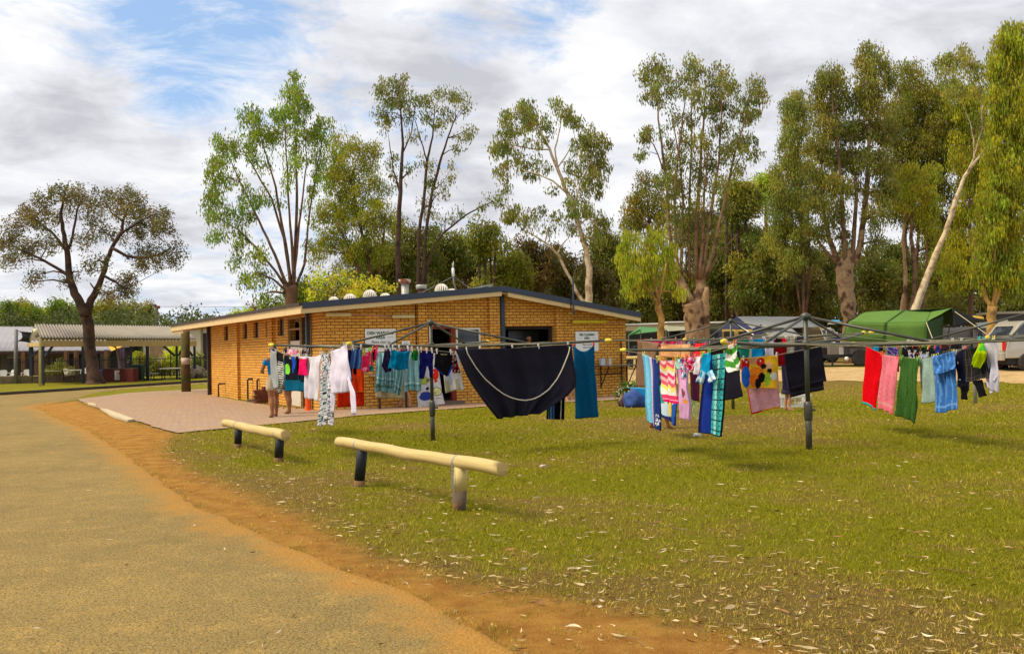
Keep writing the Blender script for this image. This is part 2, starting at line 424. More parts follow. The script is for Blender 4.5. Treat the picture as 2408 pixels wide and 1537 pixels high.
build_ground_mat(ground_mat)
g = mkobj('ground', np.stack([GX, GY, GZ], -1), F_, ground_mat, smooth=True, origin=(0, 0, 0)); tag(g, kind='structure')
for nm, arr in (('dirt', np.clip(dd, -2, 2)), ('dry', dry)):
    a = g.data.attributes.new(nm, 'FLOAT', 'POINT'); a.data.foreach_set('value', arr.astype(np.float32).ravel())

# ---- asphalt road
def poly_sheet(name, pts, mt, z=0.004, kind='structure', parent=None):
    V = [(p[0], p[1], zg(p[0], p[1])+z) for p in pts]; F = [tuple(f) for f in tessellate_polygon([[Vector((p[0], p[1], 0)) for p in pts]])]
    F = [f if (Vector(V[f[1]])-Vector(V[f[0]])).cross(Vector(V[f[2]])-Vector(V[f[0]])).z > 0 else f[::-1] for f in F]
    o = mkobj(name, V, F, mt, parent, origin=(0, 0, 0)); tag(o, kind=kind); return o
asphalt = bpy.data.materials.new('dusty_asphalt'); asphalt.use_nodes = True
def build_asphalt(m_):
    nt = m_.node_tree; N = nt.nodes; K = nt.links; b = N['Principled BSDF']
    b.inputs['Roughness'].default_value = .93; b.inputs['Specular IOR Level'].default_value = .15
    t = N.new('ShaderNodeTexCoord')
    def nz(s, d=6, r=.6):
        n = N.new('ShaderNodeTexNoise'); n.inputs['Scale'].default_value = s; n.inputs['Detail'].default_value = d; n.inputs['Roughness'].default_value = r
        K.new(t.outputs['Object'], n.inputs['Vector']); return n.outputs[0]
    def mixr(v, a, b_, A, B):
        x = N.new('ShaderNodeMapRange'); x.inputs[1].default_value = a; x.inputs[2].default_value = b_; K.new(v, x.inputs[0])
        y = N.new('ShaderNodeMix'); y.data_type = 'RGBA'; K.new(x.outputs[0], y.inputs[0])
        for s, v_ in ((6, A), (7, B)):
            if isinstance(v_, tuple): y.inputs[s].default_value = (*v_, 1)
            else: K.new(v_, y.inputs[s])
        return y.outputs[2]
    c = mixr(nz(.55, 8, .65), .33, .67, (.240, .160, .050), (.355, .236, .072))
    c = mixr(nz(3.0, 8, .7), .5, .78, c, (.50, .31, .085))
    c = mixr(nz(38, 5, .8), .42, .66, c, (.15, .11, .042)); c = mixr(nz(26, 4, .8), .60, .70, c, (.10, .072, .03))
    vo = N.new('ShaderNodeTexVoronoi'); vo.inputs['Scale'].default_value = 52; K.new(t.outputs['Object'], vo.inputs['Vector'])
    c = mixr(vo.outputs['Distance'], .24, .12, c, (.46, .36, .18))
    v2 = N.new('ShaderNodeTexVoronoi'); v2.inputs['Scale'].default_value = 34; K.new(t.outputs['Object'], v2.inputs['Vector'])
    c = mixr(v2.outputs['Distance'], .24, .14, c, (.055, .04, .02))
    ea = N.new('ShaderNodeAttribute'); ea.attribute_name = 'edge'
    ev = M_('ADD', ea.outputs['Fac'], M_('MULTIPLY', M_('SUBTRACT', nz(1.6, 10, .75), .5, nt=nt), 1.5, nt=nt), nt=nt); ev = M_('ADD', ev, M_('MULTIPLY', M_('SUBTRACT', nz(17, 6, .8), .5, nt=nt), .55, nt=nt), nt=nt)
    c = mixr(ev, .02, .42, mixr(nz(40, 5, .8), .35, .66, (.44, .235, .048), (.30, .14, .028)), c)
    K.new(c, b.inputs['Base Color'])
    bp = N.new('ShaderNodeBump'); bp.inputs['Strength'].default_value = .7; bp.inputs['Distance'].default_value = .012
    K.new(M_('ADD', nz(120, 3), M_('MULTIPLY', vo.outputs['Distance'], 1.2, nt=nt), nt=nt), bp.inputs['Height']); K.new(bp.outputs[0], b.inputs['Normal'])
build_asphalt(asphalt)
sel = (rdd > -.30); fq = F_[sel.ravel()[F_].all(1)]; used = np.unique(fq); remap = np.full(h_*w_, -1); remap[used] = np.arange(len(used))
rv = np.stack([GX.ravel()[used], GY.ravel()[used], np.where(rdd.ravel()[used] > 0, .004, .004+.30*rdd.ravel()[used])], 1); o_ = mkobj('road', rv, remap[fq], asphalt, None, origin=(0, 0, 0)); tag(o_, kind='structure')
a_ = o_.data.attributes.new('edge', 'FLOAT', 'POINT'); a_.data.foreach_set('value', np.clip(np.where(GY.ravel()[used] < 36, rdd.ravel()[used], 3), -.3, 3).astype(np.float32))
# kerb along the far side of the road
kerbm = mat('old_kerb', (.075, .058, .042), .95, .35, 3)
kb = MB()
for a, b in ((Kleft, K0), (K0, K1), (K1, K2), (K2, Kfar)):
    kb.bar(Vector((a.x, a.y+.08, .05)), Vector((b.x, b.y+.08, .05)), .16, .16)
tag(kb.build('kerb', kerbm), kind='structure')
# paving round the building
pave = bpy.data.materials.new('worn_paving'); pave.use_nodes = True
def build_pave(m_):
    nt = m_.node_tree; N = nt.nodes; K = nt.links; b = N['Principled BSDF']; b.inputs['Roughness'].default_value = .9; b.inputs['Specular IOR Level'].default_value = .2
    t = N.new('ShaderNodeTexCoord'); mp = N.new('ShaderNodeMapping'); mp.inputs['Rotation'].default_value = (0, 0, math.radians(27)); K.new(t.outputs['Object'], mp.inputs[0])
    br = N.new('ShaderNodeTexBrick'); K.new(mp.outputs[0], br.inputs[0]); br.inputs['Scale'].default_value = 1; br.inputs['Brick Width'].default_value = .23; br.inputs['Row Height'].default_value = .115
    br.inputs['Mortar Size'].default_value = .006; br.inputs['Color1'].default_value = (.40, .270, .185, 1); br.inputs['Color2'].default_value = (.33, .215, .150, 1); br.inputs['Mortar'].default_value = (.2, .13, .085, 1)
    n = N.new('ShaderNodeTexNoise'); n.inputs['Scale'].default_value = .8; n.inputs['Detail'].default_value = 8; n.inputs['Roughness'].default_value = .7; K.new(t.outputs['Object'], n.inputs[0])
    r = N.new('ShaderNodeMapRange'); r.inputs[1].default_value = .45; r.inputs[2].default_value = .75; K.new(n.outputs[0], r.inputs[0])
    x = N.new('ShaderNodeMix'); x.data_type = 'RGBA'; K.new(r.outputs[0], x.inputs[0]); K.new(br.outputs[0], x.inputs[6]); x.inputs[7].default_value = (.36, .225, .095, 1)
    n2 = N.new('ShaderNodeTexNoise'); n2.inputs['Scale'].default_value = 14; n2.inputs['Detail'].default_value = 6; K.new(t.outputs['Object'], n2.inputs[0])
    r2 = N.new('ShaderNodeMapRange'); r2.inputs[1].default_value = .3; r2.inputs[2].default_value = .7; r2.inputs[3].default_value = .82; r2.inputs[4].default_value = 1.15; K.new(n2.outputs[0], r2.inputs[0])
    v = N.new('ShaderNodeVectorMath'); v.operation = 'SCALE'; K.new(x.outputs[2], v.inputs[0]); K.new(r2.outputs[0], v.inputs['Scale']); K.new(v.outputs[0], b.inputs['Base Color'])
    bp = N.new('ShaderNodeBump'); bp.inputs['Strength'].default_value = .5; bp.inputs['Distance'].default_value = .01; bp.invert = True; K.new(br.outputs['Fac'], bp.inputs['Height']); K.new(bp.outputs[0], b.inputs['Normal'])
build_pave(pave)
pvp = [tuple(v[:2]) for v in paveW]
pvp = pvp[:13+1] + jitter(pvp[14:] + [pvp[0]], .4, .04, 9)[:-1]
poly_sheet('paving', pvp, pave, .016)
conc = mat('broken_concrete', (.50, .40, .25), .9, .2, 5, .4, 30)
for pp in ([(236, 963), (252, 965), (285, 977), (316, 989), (300, 992), (262, 980)], [(205, 949), (222, 951), (226, 955), (209, 953)]):
    pts = [G(*p, .012) for p in pp]; b = MB(); b.prism(pts, (0, 0, .05)); tag(b.build('kerb', conc), kind='structure')
# sandy track across the camp ground
track_m = mat('sandy_track', (.47, .31, .135), .95, .25, 1.2, .4, 12, dirt=((.30, .19, .07), 4, .55))
rows = []
for k in range(5):
    row = []
    for i in range(60):
        px = 1380 + i*25
        lo = 905 - 9*_ss((px-1500)/450) + 6*_ss((px-2150)/300) + 1.5*math.sin(px*.05) + 1.0*math.sin(px*.13)
        hi = 868 - 14*_ss((px-1750)/200)
        p = G(px, lo + (hi-lo)*k/4); row.append((p.x, p.y, p.z+.012))
    rows.append(row)
b = MB(); b.sheet(rows); tag(b.build('sandy_track', track_m, origin=(0, 0, 0)), kind='structure')

# ---- grass blades and leaf litter (uncountable)
def leafy(name, V, cols, mt, quads=True, label=None, cat=None, kind=None, parent=None, origin=None):
    n = len(V)//(4 if quads else 3)
    F = np.arange(n*(4 if quads else 3), dtype=np.int32).reshape(n, -1)
    o = mkobj(name, V, F, mt, parent, cols=cols, origin=origin); tag(o, label, cat, None, kind); return o
grass_mat = attr_mat('grass_blades', .8, .35, .1, 3, 0)
def make_grass(n):
    # sample in view: density falls with distance
    Y = 4.6 + (34-4.6)*rng.random(n)**2.0; X = (rng.random(n)*2-1)*(Y*.60+.6)
    d, dr, f, f2 = lawn_state(X, Y)
    pv = poly_dist(X, Y, [tuple(v[:2]) for v in paveW]); rd = poly_dist(X, Y, [tuple(p) for p in roadpts])
    clump = np.sin(X*9+f2*4)*np.sin(Y*8+f*5)
    keep = (pv < -.03) & (rd < -.02) & (d < .16+.25*clump+.3*f2) & (rng.random(n) < np.clip(1.15-.55*dr+.25*clump, .12, 1)*np.where(d > -.1, .35, 1))
    keep &= ~((X > -14) & (X < 4.5) & (poly_dist(X, Y, bldPoly) > -.05))
    X, Y, dr, f, f2 = X[keep], Y[keep], dr[keep], f[keep], f2[keep]; n = len(X)
    Z = zgv(X, Y) + .012*f2
    hgt = (.012+.026*rng.random(n))*np.where(dr > .8, .7, 1.0)*(1+.35*np.clip((Y-8)/12, 0, 1)); w = .0022 + .00042*Y
    a = rng.random(n)*6.283; lean = rng.normal(0, .55, n)*hgt; lean2 = rng.normal(0, .55, n)*hgt
    V = np.zeros((n, 3, 3)); cx, sx = np.cos(a)*w, np.sin(a)*w
    V[:, 0] = np.stack([X-cx, Y-sx, Z-.004], 1); V[:, 1] = np.stack([X+cx, Y+sx, Z-.004], 1); V[:, 2] = np.stack([X+lean, Y+lean2, Z+hgt], 1)
    t = np.clip(dr*.95-.12+rng.normal(0, .22, n), 0, 1)[:, None]
    gcol = np.array([.245, .232, .004]); scol = np.array([.50, .36, .07]); c = gcol*(1-t)+scol*t; c = c*(.65+.8*rng.random((n, 1)))
    leafy('grass', V.reshape(-1, 3), c, grass_mat, False, 'short patchy lawn grass, green with dry straw coloured patches', 'grass', 'stuff', origin=(0, 0, 0))
litter_mat = attr_mat('dry_leaves', .8, .0, .15, 30, .2)
def make_litter(n):
    Y = 4.7 + (26-4.7)*rng.random(n)**1.35; X = (rng.random(n)*2-1)*(Y*.58+.3)
    d, dr, f, f2 = lawn_state(X, Y); rd = poly_dist(X, Y, [tuple(p) for p in roadpts]); pv = poly_dist(X, Y, [tuple(v[:2]) for v in paveW])
    prob = np.where(rd > 0, .006, np.where(d > 0, .05, np.clip(.03+.24*np.exp(-np.maximum(0, -d)/2.0)+.06*f, .008, 1)))
    prob = np.where(pv > 0, .02, prob)*np.clip(1.2-Y/34, .2, 1)
    keep = (rng.random(n) < prob) & (poly_dist(X, Y, bldPoly) < -.1); X, Y = X[keep], Y[keep]; n = len(X)
    Z = zgv(X, Y)+.012 + .018*rng.random(n); ang = rng.random(n)*6.283; L = .018+.034*rng.random(n)**1.4; W = .0024+.0036*rng.random(n); curl = (rng.random(n)-.3)*.35*L
    ux, uy = np.cos(ang), np.sin(ang)
    bend = rng.normal(0, .30, n)*L; tilt = rng.normal(0, .8, n)*W; SS = (-1, -.5, 0, .5, 1); WW = (.08, .75, 1, .7, .05); rows_ = []
    for s_, w_ in zip(SS, WW):
        o_ = bend*(1-s_*s_); zc = curl*s_*s_; rows_.append([np.stack([X+ux*s_*L-uy*(o_+k*w_*W), Y+uy*s_*L+ux*(o_+k*w_*W), Z+zc+k*w_*tilt], 1) for k in (-1, 1)])
    V = np.concatenate([np.stack([p[0], p[1], q[1], q[0]], 1) for p, q in zip(rows_[:-1], rows_[1:])], 0)
    pal = np.array([(.62, .47, .26), (.50, .34, .15), (.72, .60, .40), (.30, .16, .06), (.42, .22, .08), (.58, .42, .19)])
    c = pal[rng.choice(6, n, p=[.3, .24, .08, .13, .10, .15])]*(.6+.4*rng.random((n, 1)))
    leafy('leaf_litter', V.reshape(-1, 3), np.tile(c, (4, 1)), litter_mat, True, 'fallen curled eucalyptus leaves scattered over lawn and dirt', 'leaf litter', 'stuff', origin=(0, 0, 0))
    # a few sticks
    st = MB(); r = random.Random(4)
    for _ in range(60):
        y = 5+18*r.random()**1.5; x = (r.random()*2-1)*y*.5
        if poly_dist(np.array([x]), np.array([y]), bldPoly)[0] > -.3 or poly_dist(np.array([x]), np.array([y]), roadXY)[0] > -.1: continue
        a = r.random()*6.28; l = .05+.11*r.random(); z = zg(x, y)+.018
        st.tube([(x, y, z), (x+l*math.cos(a), y+l*math.sin(a), z+.006), (x+1.8*l*math.cos(a+.3), y+1.8*l*math.sin(a+.3), z)], .0028, 4)
    tag(st.build('fallen_twigs', mat('twig', (.20, .12, .06), .9, .3), origin=(0, 0, 0)), 'thin fallen twigs strewn among the dry leaves', 'twigs', kind='stuff')

# ================================================================ BUILDING
C0 = G(761, 966); C1 = G(1475, 929); CLp = G(492, 928)
UU = (C1-C0); LU = UU.length; UU.normalize()
VV = (CLp-C0); LV = VV.length; VV.normalize()
WZ = Vector((0, 0, 1))
def B(u, v, z=0.0): return C0 + UU*u + VV*v + WZ*z
FN = Vector((UU.y, -UU.x, 0)); LN = Vector((-VV.y, VV.x, 0))     # outward normals: front, left
if LN.dot(UU) > 0: LN = -LN
def FW(px, py):                        # pixel on the front wall plane -> (u, z)
    p = PL(px, py, C0, C1) - C0; u = Vector((p.x, p.y, 0)).dot(UU); return u, p.z
def LW(px, py):
    p = PL(px, py, C0, CLp) - C0; return Vector((p.x, p.y, 0)).dot(VV), p.z
def PF(u, z, out=0.0): return C0 + UU*u + WZ*z + FN*out
def PLW(v, z, out=0.0): return C0 + VV*v + WZ*z + LN*out
C0xy = (C0.x, C0.y)
bldPoly = [tuple((B(0, 0))[:2]), tuple(B(LU, 0)[:2]), tuple(B(LU, LV+4)[:2]), tuple(B(0, LV)[:2])]
uR = FW(1166, 800)[0]                   # ridge
E_L, E_R, RID = 2.62, 2.33, 3.12        # undersides: left eave, right eave, ridge
EAVE = 17.9; UO, UO2, VO = -.72, LU+.22, -.52
def roofz(u):
    return E_L + (RID-E_L)*(u-UO)/(uR-UO) if u < uR else RID + (E_R-RID)*(u-uR)/(UO2-uR)
print('building LU', LU, 'LV', LV, 'uR', uR, 'dot', UU.dot(VV))
yb = brick_mat('tan_brick', (.80, .41, .078), (.66, .30, .048), (.17, .068, .022))
def brick_wall(name, P, a0, a1, ztop, openings, mt, parent, th=.22, inward=None, zmin=0.0, out=0.0):
    """wall with a sloping top; P(a,z,out) gives the point; openings (a0,a1,z0,z1)"""
    cuts = sorted(set([a0, a1] + [x for o in openings for x in o[:2] if a0 < x < a1] + ([uR] if P is PF and a0 < uR < a1 else [])))
    V = []; F = []; UVs = []
    def quad(pts, uv):
        b = len(V); V.extend([tuple(p) for p in pts]); F.append((b, b+1, b+2, b+3)); UVs.extend(uv)
    for l, r in zip(cuts[:-1], cuts[1:]):
        mid = (l+r)/2; ops = sorted([(o[2], o[3]) for o in openings if o[0] <= mid <= o[1]])
        z = zmin; segs = []
        for (p, q) in ops:
            if p > z+.001: segs.append((z, p, p))
            z = q
        segs.append((z, ztop(l), ztop(r)))
        for (zb, zl, zr) in segs:
            quad([P(l, zb, out), P(r, zb, out), P(r, zr, out), P(l, zl, out)], [(l, zb), (r, zb), (r, zr), (l, zl)])
            quad([P(r, zb, out-th), P(l, zb, out-th), P(l, zl, out-th), P(r, zr, out-th)], [(r, zb), (l, zb), (l, zl), (r, zr)])
    for (l, r, z0, z1) in openings:         # reveals
        quad([P(l, z0, out), P(l, z1, out), P(l, z1, out-th), P(l, z0, out-th)], [(l, z0), (l, z1), (l+th, z1), (l+th, z0)])
        quad([P(r, z0, out-th), P(r, z1, out-th), P(r, z1, out), P(r, z0, out)], [(r+th, z0), (r+th, z1), (r, z1), (r, z0)])
        quad([P(l, z1, out), P(r, z1, out), P(r, z1, out-th), P(l, z1, out-th)], [(l, z1), (r, z1), (r, z1+th), (l, z1+th)])
        if z0 > zmin+.01: quad([P(l, z0, out-th), P(r, z0, out-th), P(r, z0, out), P(l, z0, out)], [(l, z0-th), (r, z0-th), (r, z0), (l, z0)])
    for a in (a0, a1):
        quad([P(a, zmin, out), P(a, zmin, out-th), P(a, ztop(a), out-th), P(a, ztop(a), out)], [(a, 0), (a+th, 0), (a+th, ztop(a)), (a, ztop(a))])
    return mkobj(name, V, F, mt, parent, uvs=UVs)
bld = thing('amenities_block', 'low tan brick amenities block with dark blue roof edge and cream fascia', 'building', tuple(C0))
# openings
def fo(px0, py0, px1, py1=None, z0=None):
    u0, z1 = FW(px0, py0); u1 = FW(px1, py0)[0]; zz0 = FW((px0+px1)/2, py1)[1] if py1 else z0
    return (u0, u1, zz0, z1)
def lo(px0, py0, px1, py1=None, z0=None):
    v0, z1 = LW(px0, py0); v1 = LW(px1, py0)[0]; zz0 = LW((px0+px1)/2, py1)[1] if py1 else z0
    return (min(v0, v1), max(v0, v1), zz0, z1)
oDoor = fo(1003.5, 767, 1070, z0=0.0); oWin = fo(1072.5, 771, 1130, 842); oBig = fo(1183.5, 768, 1302, z0=.10)
slits = [lo(525.7, 767, 536, 801), lo(546.7, 764, 549.6, 800), lo(570, 761, 581, 797), lo(595, 758, 607, 795), lo(624, 754, 630.8, 793), lo(652.5, 750, 667, 790)]
oP1 = lo(677, 747.5, 706.5, z0=0.02); oP2 = lo(708.8, 746, 727.3, z0=0.02)
TOPC = .10
front = brick_wall('front_wall', PF, 0, LU, lambda u: roofz(u)+TOPC, [oDoor, oWin, oBig], yb, bld)
left = brick_wall('left_wall', PLW, .0, LV, lambda v: E_L+.16, slits+[oP1, oP2], yb, bld, out=.0)
def PR(v, z, out=0.): return C0 + UU*LU + VV*v + WZ*z - LN*out
def PB(u, z, out=0.): return C0 + UU*u + VV*LV + WZ*z - FN*out
brick_wall('right_wall', PR, .0, LV, lambda v: E_R+.12, [], yb, bld)
brick_wall('rear_wall', PB, 0, LU, lambda u: roofz(u)+TOPC, [], yb, bld)
# pilasters
def pil(P, a0, a1, ztop, name='pier', proud=.11):
    V = []; F = []; UV = []
    def q(pts, uv):
        b = len(V); V.extend([tuple(p) for p in pts]); F.append((b, b+1, b+2, b+3)); UV.extend(uv)
    q([P(a0, 0, proud), P(a1, 0, proud), P(a1, ztop(a1), proud), P(a0, ztop(a0), proud)], [(a0, 0), (a1, 0), (a1, ztop(a1)), (a0, ztop(a0))])
    q([P(a1, 0, proud), P(a1, 0, 0), P(a1, ztop(a1), 0), P(a1, ztop(a1), proud)], [(a1, 0), (a1+proud, 0), (a1+proud, ztop(a1)), (a1, ztop(a1))])
    q([P(a0, 0, 0), P(a0, 0, proud), P(a0, ztop(a0), proud), P(a0, ztop(a0), 0)], [(a0-proud, 0), (a0, 0), (a0, ztop(a0)), (a0-proud, ztop(a0))])
    return mkobj(name, V, F, yb, bld)
def pilm(P, a0, a1, ztop):
    o = pil(P, a0, a1, ztop)
    return o
_pil_uv = pil
def pil(P, a0, a1, ztop, name='pier', proud=.11):
    V = []; F = []; UV = []
    for (pa, pb, ua, ub) in (((a0, proud), (a1, proud), a0, a1), ((a1, proud), (a1, 0), a1, a1+proud), ((a0, 0), (a0, proud), a0-proud, a0)):
        b = len(V); z0, z1 = ztop(pa[0]), ztop(pb[0])
        V += [tuple(P(pa[0], 0, pa[1])), tuple(P(pb[0], 0, pb[1])), tuple(P(pb[0], z1, pb[1])), tuple(P(pa[0], z0, pa[1]))]
        F.append((b, b+1, b+2, b+3)); UV += [(ua, 0), (ub, 0), (ub, z1), (ua, z0)]
    return mkobj(name, V, F, yb, bld, uvs=UV)
for (a, b_) in ((981.5, 1003), (1149, 1173), (1304.5, 1321)):
    pil(PF, FW(a, 800)[0], FW(b_, 800)[0], lambda u: roofz(u)+.02)
for (a, b_) in ((554, 564), (637, 647)):
    v0, v1 = LW(a, 800)[0], LW(b_, 800)[0]
    pil(PLW, v1, v0, lambda v: E_L+.10)
# expansion joint
jm = mat('dark_joint', (.05, .022, .012), .9)
b = MB(); u = FW(978.5, 800)[0]; b.prism([PF(u-.014, 0, .004), PF(u+.014, 0, .004), PF(u+.014, roofz(u), .004), PF(u-.014, roofz(u), .004)], -FN*.002); b.build('expansion_joint', jm, bld)
# roof
cream = mat('cream_paint', (.66, .47, .22), .55, .08, 3, dirt=((.42, .28, .12), 2.5, .62))
navy = mat('navy_metal', (.022, .032, .055), .45, .2, 2, spec=.5)
darkedge = mat('roof_edge_brown', (.055, .042, .028), .8, .25, 3)
roofm = mat('roof_sheet_metal', (.30, .30, .28), .5, .12, 2)
r = MB()
r.prism([B(UO+.02, VO+.02, E_L+.17), B(uR, VO+.02, RID+.17), B(uR, EAVE, RID+.17), B(UO+.02, EAVE, E_L+.17)], (0, 0, .03))
r.prism([B(uR, VO+.02, RID+.171), B(UO2-.02, VO+.02, E_R+.171), B(UO2-.02, EAVE, E_R+.171), B(uR, EAVE, RID+.171)], (0, 0, .03))
r.build('roof_sheet', roofm, bld)
b = MB(); b.prism([B(UO+.05, VO+.05, E_L+.085), B(uR, VO+.05, RID+.085), B(uR, EAVE-.05, RID+.085), B(UO+.05, EAVE-.05, E_L+.085)], (0, 0, .02))
b.prism([B(uR, VO+.05, RID+.086), B(UO2-.05, VO+.05, E_R+.086), B(UO2-.05, EAVE-.05, E_R+.086), B(uR, EAVE-.05, RID+.086)], (0, 0, .02)); b.build('soffit', cream, bld)
def barge(u0, u1, z0, z1, dz0, dz1, mt, name, off):
    b = MB(); b.prism([B(u0, VO-off, z0+dz0), B(u1, VO-off, z1+dz0), B(u1, VO-off, z1+dz1), B(u0, VO-off, z0+dz1)], VV*.05); return b.build(name, mt, bld)
barge(UO, uR-.05, roofz(UO), roofz(uR-.05), 0, .125, cream, 'barge_board', .0)
barge(uR+.16, FW(1321, 800)[0], roofz(uR+.16), roofz(FW(1321, 800)[0]), 0, .125, cream, 'barge_board', .0)
barge(FW(1326, 800)[0], UO2, roofz(FW(1326, 800)[0]), E_R, 0, .125, cream, 'barge_board', .0)
barge(UO+.02, uR, roofz(UO+.02), RID, .126, .29, navy, 'capping', .03)
barge(uR, UO2, RID, E_R, .126, .29, navy, 'capping', .03)
# left eave fascia with dark roof edge
b = MB(); b.prism([B(UO-.02, VO-.01, E_L), B(UO-.02, EAVE, E_L), B(UO-.02, EAVE, E_L+.205), B(UO-.02, VO-.01, E_L+.205)], UU*.05); b.build('fascia', cream, bld)
b = MB(); b.prism([B(UO-.07, VO-.01, E_L+.207), B(UO-.07, EAVE+.03, E_L+.207), B(UO-.07, EAVE+.03, E_L+.29), B(UO-.07, VO-.01, E_L+.29)], UU*.25); b.build('roof_edge', darkedge, bld)
b = MB(); b.prism([B(UO, EAVE-.02, E_L-.03), B(uR, EAVE-.02, RID-.03), B(uR, EAVE-.02, RID+.16), B(UO, EAVE-.02, E_L+.16)], VV*.06); b.build('end_beam', cream, bld)
# the far end beam across the porch
b = MB(); b.bar(B(UO+.1, LV+1.5, E_L-.04), B(UO+.1, EAVE, E_L-.04), .12, .16); b.build('porch_beam', cream, bld)
# porch post
timber = mat('weathered_timber', (.125, .075, .025), .95, .35, 5, .6, 25, dirt=((.06, .075, .02), 3, .5))
pp = G(438, 921); b = MB(); b.tube([pp+Vector((0, 0, -.1)), Vector((pp.x-.01, pp.y, 1.3)), Vector((pp.x-.0, pp.y, E_L+.02))], [.2, .19, .185], 14); pst = b.build('porch_post', timber, bld, True)
b = MB(); z0 = PZ(437, 1.0, pp.y).z; zt = EYE-(857-PZ(0, 0, 1).y*0-834)*pp.y/FPX; b.tube([(pp.x, pp.y, zt+.30), (pp.x, pp.y, zt+.02)], .198, 14); b.build('paper_notice', mat('faded_paper', (.55, .42, .36), .9), pst, True)
# interior: floor, ceiling dark walls
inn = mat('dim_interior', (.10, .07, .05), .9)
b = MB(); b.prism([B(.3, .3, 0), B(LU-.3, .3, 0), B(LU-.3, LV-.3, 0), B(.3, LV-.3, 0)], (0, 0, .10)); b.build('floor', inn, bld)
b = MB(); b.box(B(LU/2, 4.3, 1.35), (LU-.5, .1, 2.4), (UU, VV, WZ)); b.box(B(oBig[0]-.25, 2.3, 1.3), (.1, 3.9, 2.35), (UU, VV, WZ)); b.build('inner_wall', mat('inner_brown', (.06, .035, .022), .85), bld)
# downpipes / posts
pipe = mat('blue_downpipe', (.035, .05, .075), .5, .15)
def vpost(P, a, out, w, ztop, mt, name, zb=0.0):
    b = MB(); b.bar(P(a, zb, out), P(a, ztop, out), w, w*.8, up=UU); return b.build(name, mt, bld)
vpost(PF, FW(1178.5, 800)[0], .09, .15, roofz(uR)+.24, pipe, 'downpipe')
vpost(PF, FW(1323.2, 700)[0], .62, .045, 3.62, pipe, 'vent_pipe', 2.55)
vpost(PLW, LW(732, 800)[0], .10, .13, E_L+.1, pipe, 'downpipe')
vpost(PLW, LW(495, 800)[0], .08, .14, E_L+.1, mat('brown_pipe', (.035, .02, .014), .6), 'downpipe')
# doors and windows of the left side
glass = mat('frosted_glass', (.16, .18, .17), .25, .15, 2, spec=.6); dglass = mat('dark_glass', (.012, .014, .016), .08, .2, spec=.8)
whiteb = mat('white_board', (.60, .52, .42), .7, .1, 3, dirt=((.40, .30, .18), 4, .62)); brownf = mat('brown_frame', (.09, .045, .02), .6)
for s in slits:
    b = MB(); v0, v1, z0, z1 = s; b.prism([PLW(v0, z0, -.13), PLW(v1, z0, -.13), PLW(v1, z1, -.13), PLW(v0, z1, -.13)], -LN*.02)
    w = b.build('window', glass if (v1-v0) > .25 else dglass, bld)
    b = MB(); 
    for vv in (v0+.02, v1-.02): b.bar(PLW(vv, z0, -.10), PLW(vv, z1, -.10), .04, .04, up=LN)
    b.bar(PLW(v0, z0+.02, -.10), PLW(v1, z0+.02, -.10), .04, .04); b.build('frame', brownf, w)
v0, v1, z0, z1 = oP1; zs = LW(690, 801)[1]
b = MB(); b.prism([PLW(v0, .03, -.04), PLW(v1, .03, -.04), PLW(v1, zs, -.04), PLW(v0, zs, -.04)], -LN*.05); b.build('door_panel', whiteb, bld)
b = MB()
for vv in (v0+.03, v1-.03): b.bar(PLW(vv, 0, -.02), PLW(vv, z1, -.02), .06, .08, up=LN)
zm = LW(690, 774)[1]; b.bar(PLW(v0, zm, -.03), PLW(v1, zm, -.03), .05, .05); b.bar(PLW(v0, z1-.03, -.03), PLW(v1, z1-.03, -.03), .06, .06)
b.build('door_frame', mat('raw_timber', (.33, .20, .08), .8, .2), bld)
b = MB(); b.bar(PLW(v0+.3, zm+.05, -.15), PLW(v0+.75, z1-.05, -.15), .05, .03); b.build('brace', mat('raw_timber', (.33, .20, .08), .8, .2), bld)
v0, v1, z0, z1 = oP2; zs = LW(718, 809)[1]
b = MB(); b.prism([PLW(v0, .03, -.05), PLW(v1, .03, -.05), PLW(v1, zs, -.05), PLW(v0, zs, -.05)], -LN*.05); b.build('door_panel', whiteb, bld)
b = MB(); b.bar(PLW(v0+.03, 0, -.02), PLW(v0+.03, z1, -.02), .06, .08, up=LN); b.bar(PLW(v1-.03, 0, -.02), PLW(v1-.03, z1, -.02), .06, .08, up=LN); b.bar(PLW(v0+.35, zs, -.1), PLW(v0+.35, z1, -.1), .05, .05, up=LN); b.build('door_frame', mat('olive_frame', (.12, .085, .03), .7), bld)
# front doorway: red frame, window beside it
redf = mat('red_frame', (.20, .028, .010), .7, .2); whitef = mat('white_frame', (.70, .68, .62), .5)
u0, u1, z0, z1 = oDoor
b = MB(); b.bar(PF(u1-.07, .1, -.05), PF(u1-.07, z1, -.05), .14, .14, up=FN); b.bar(PF(u0, z1-.04, -.05), PF(u1-.14, z1-.04, -.05), .12, .08); b.bar(PF(u0+.03, .1, -.05), PF(u0+.03, z1-.08, -.05), .06, .10, up=FN); b.build('door_frame', redf, bld)
b = MB(); b.box(PF((u0+u1)/2, .06, -.1), (u1-u0+.3, .7, .10), (UU, VV, WZ)); b.build('door_step', mat('grey_step', (.16, .11, .08), .9), bld)
def fwindow(o, nm='window'):
    u0, u1, z0, z1 = o
    b = MB(); b.prism([PF(u0+.04, z0+.04, -.06), PF(u1-.04, z0+.04, -.06), PF(u1-.04, z1-.04, -.06), PF(u0+.04, z1-.04, -.06)], -FN*.01); w = b.build(nm, dglass, bld)
    b = MB()
    for uu in (u0+.025, u1-.025): b.bar(PF(uu, z0, -.03), PF(uu, z1, -.03), .05, .05, up=FN)
    for zz_ in (z0+.025, z1-.025): b.bar(PF(u0+.05, zz_, -.03), PF(u1-.05, zz_, -.03), .05, .05)
    b.build('frame', whitef, w)
fwindow(oWin)
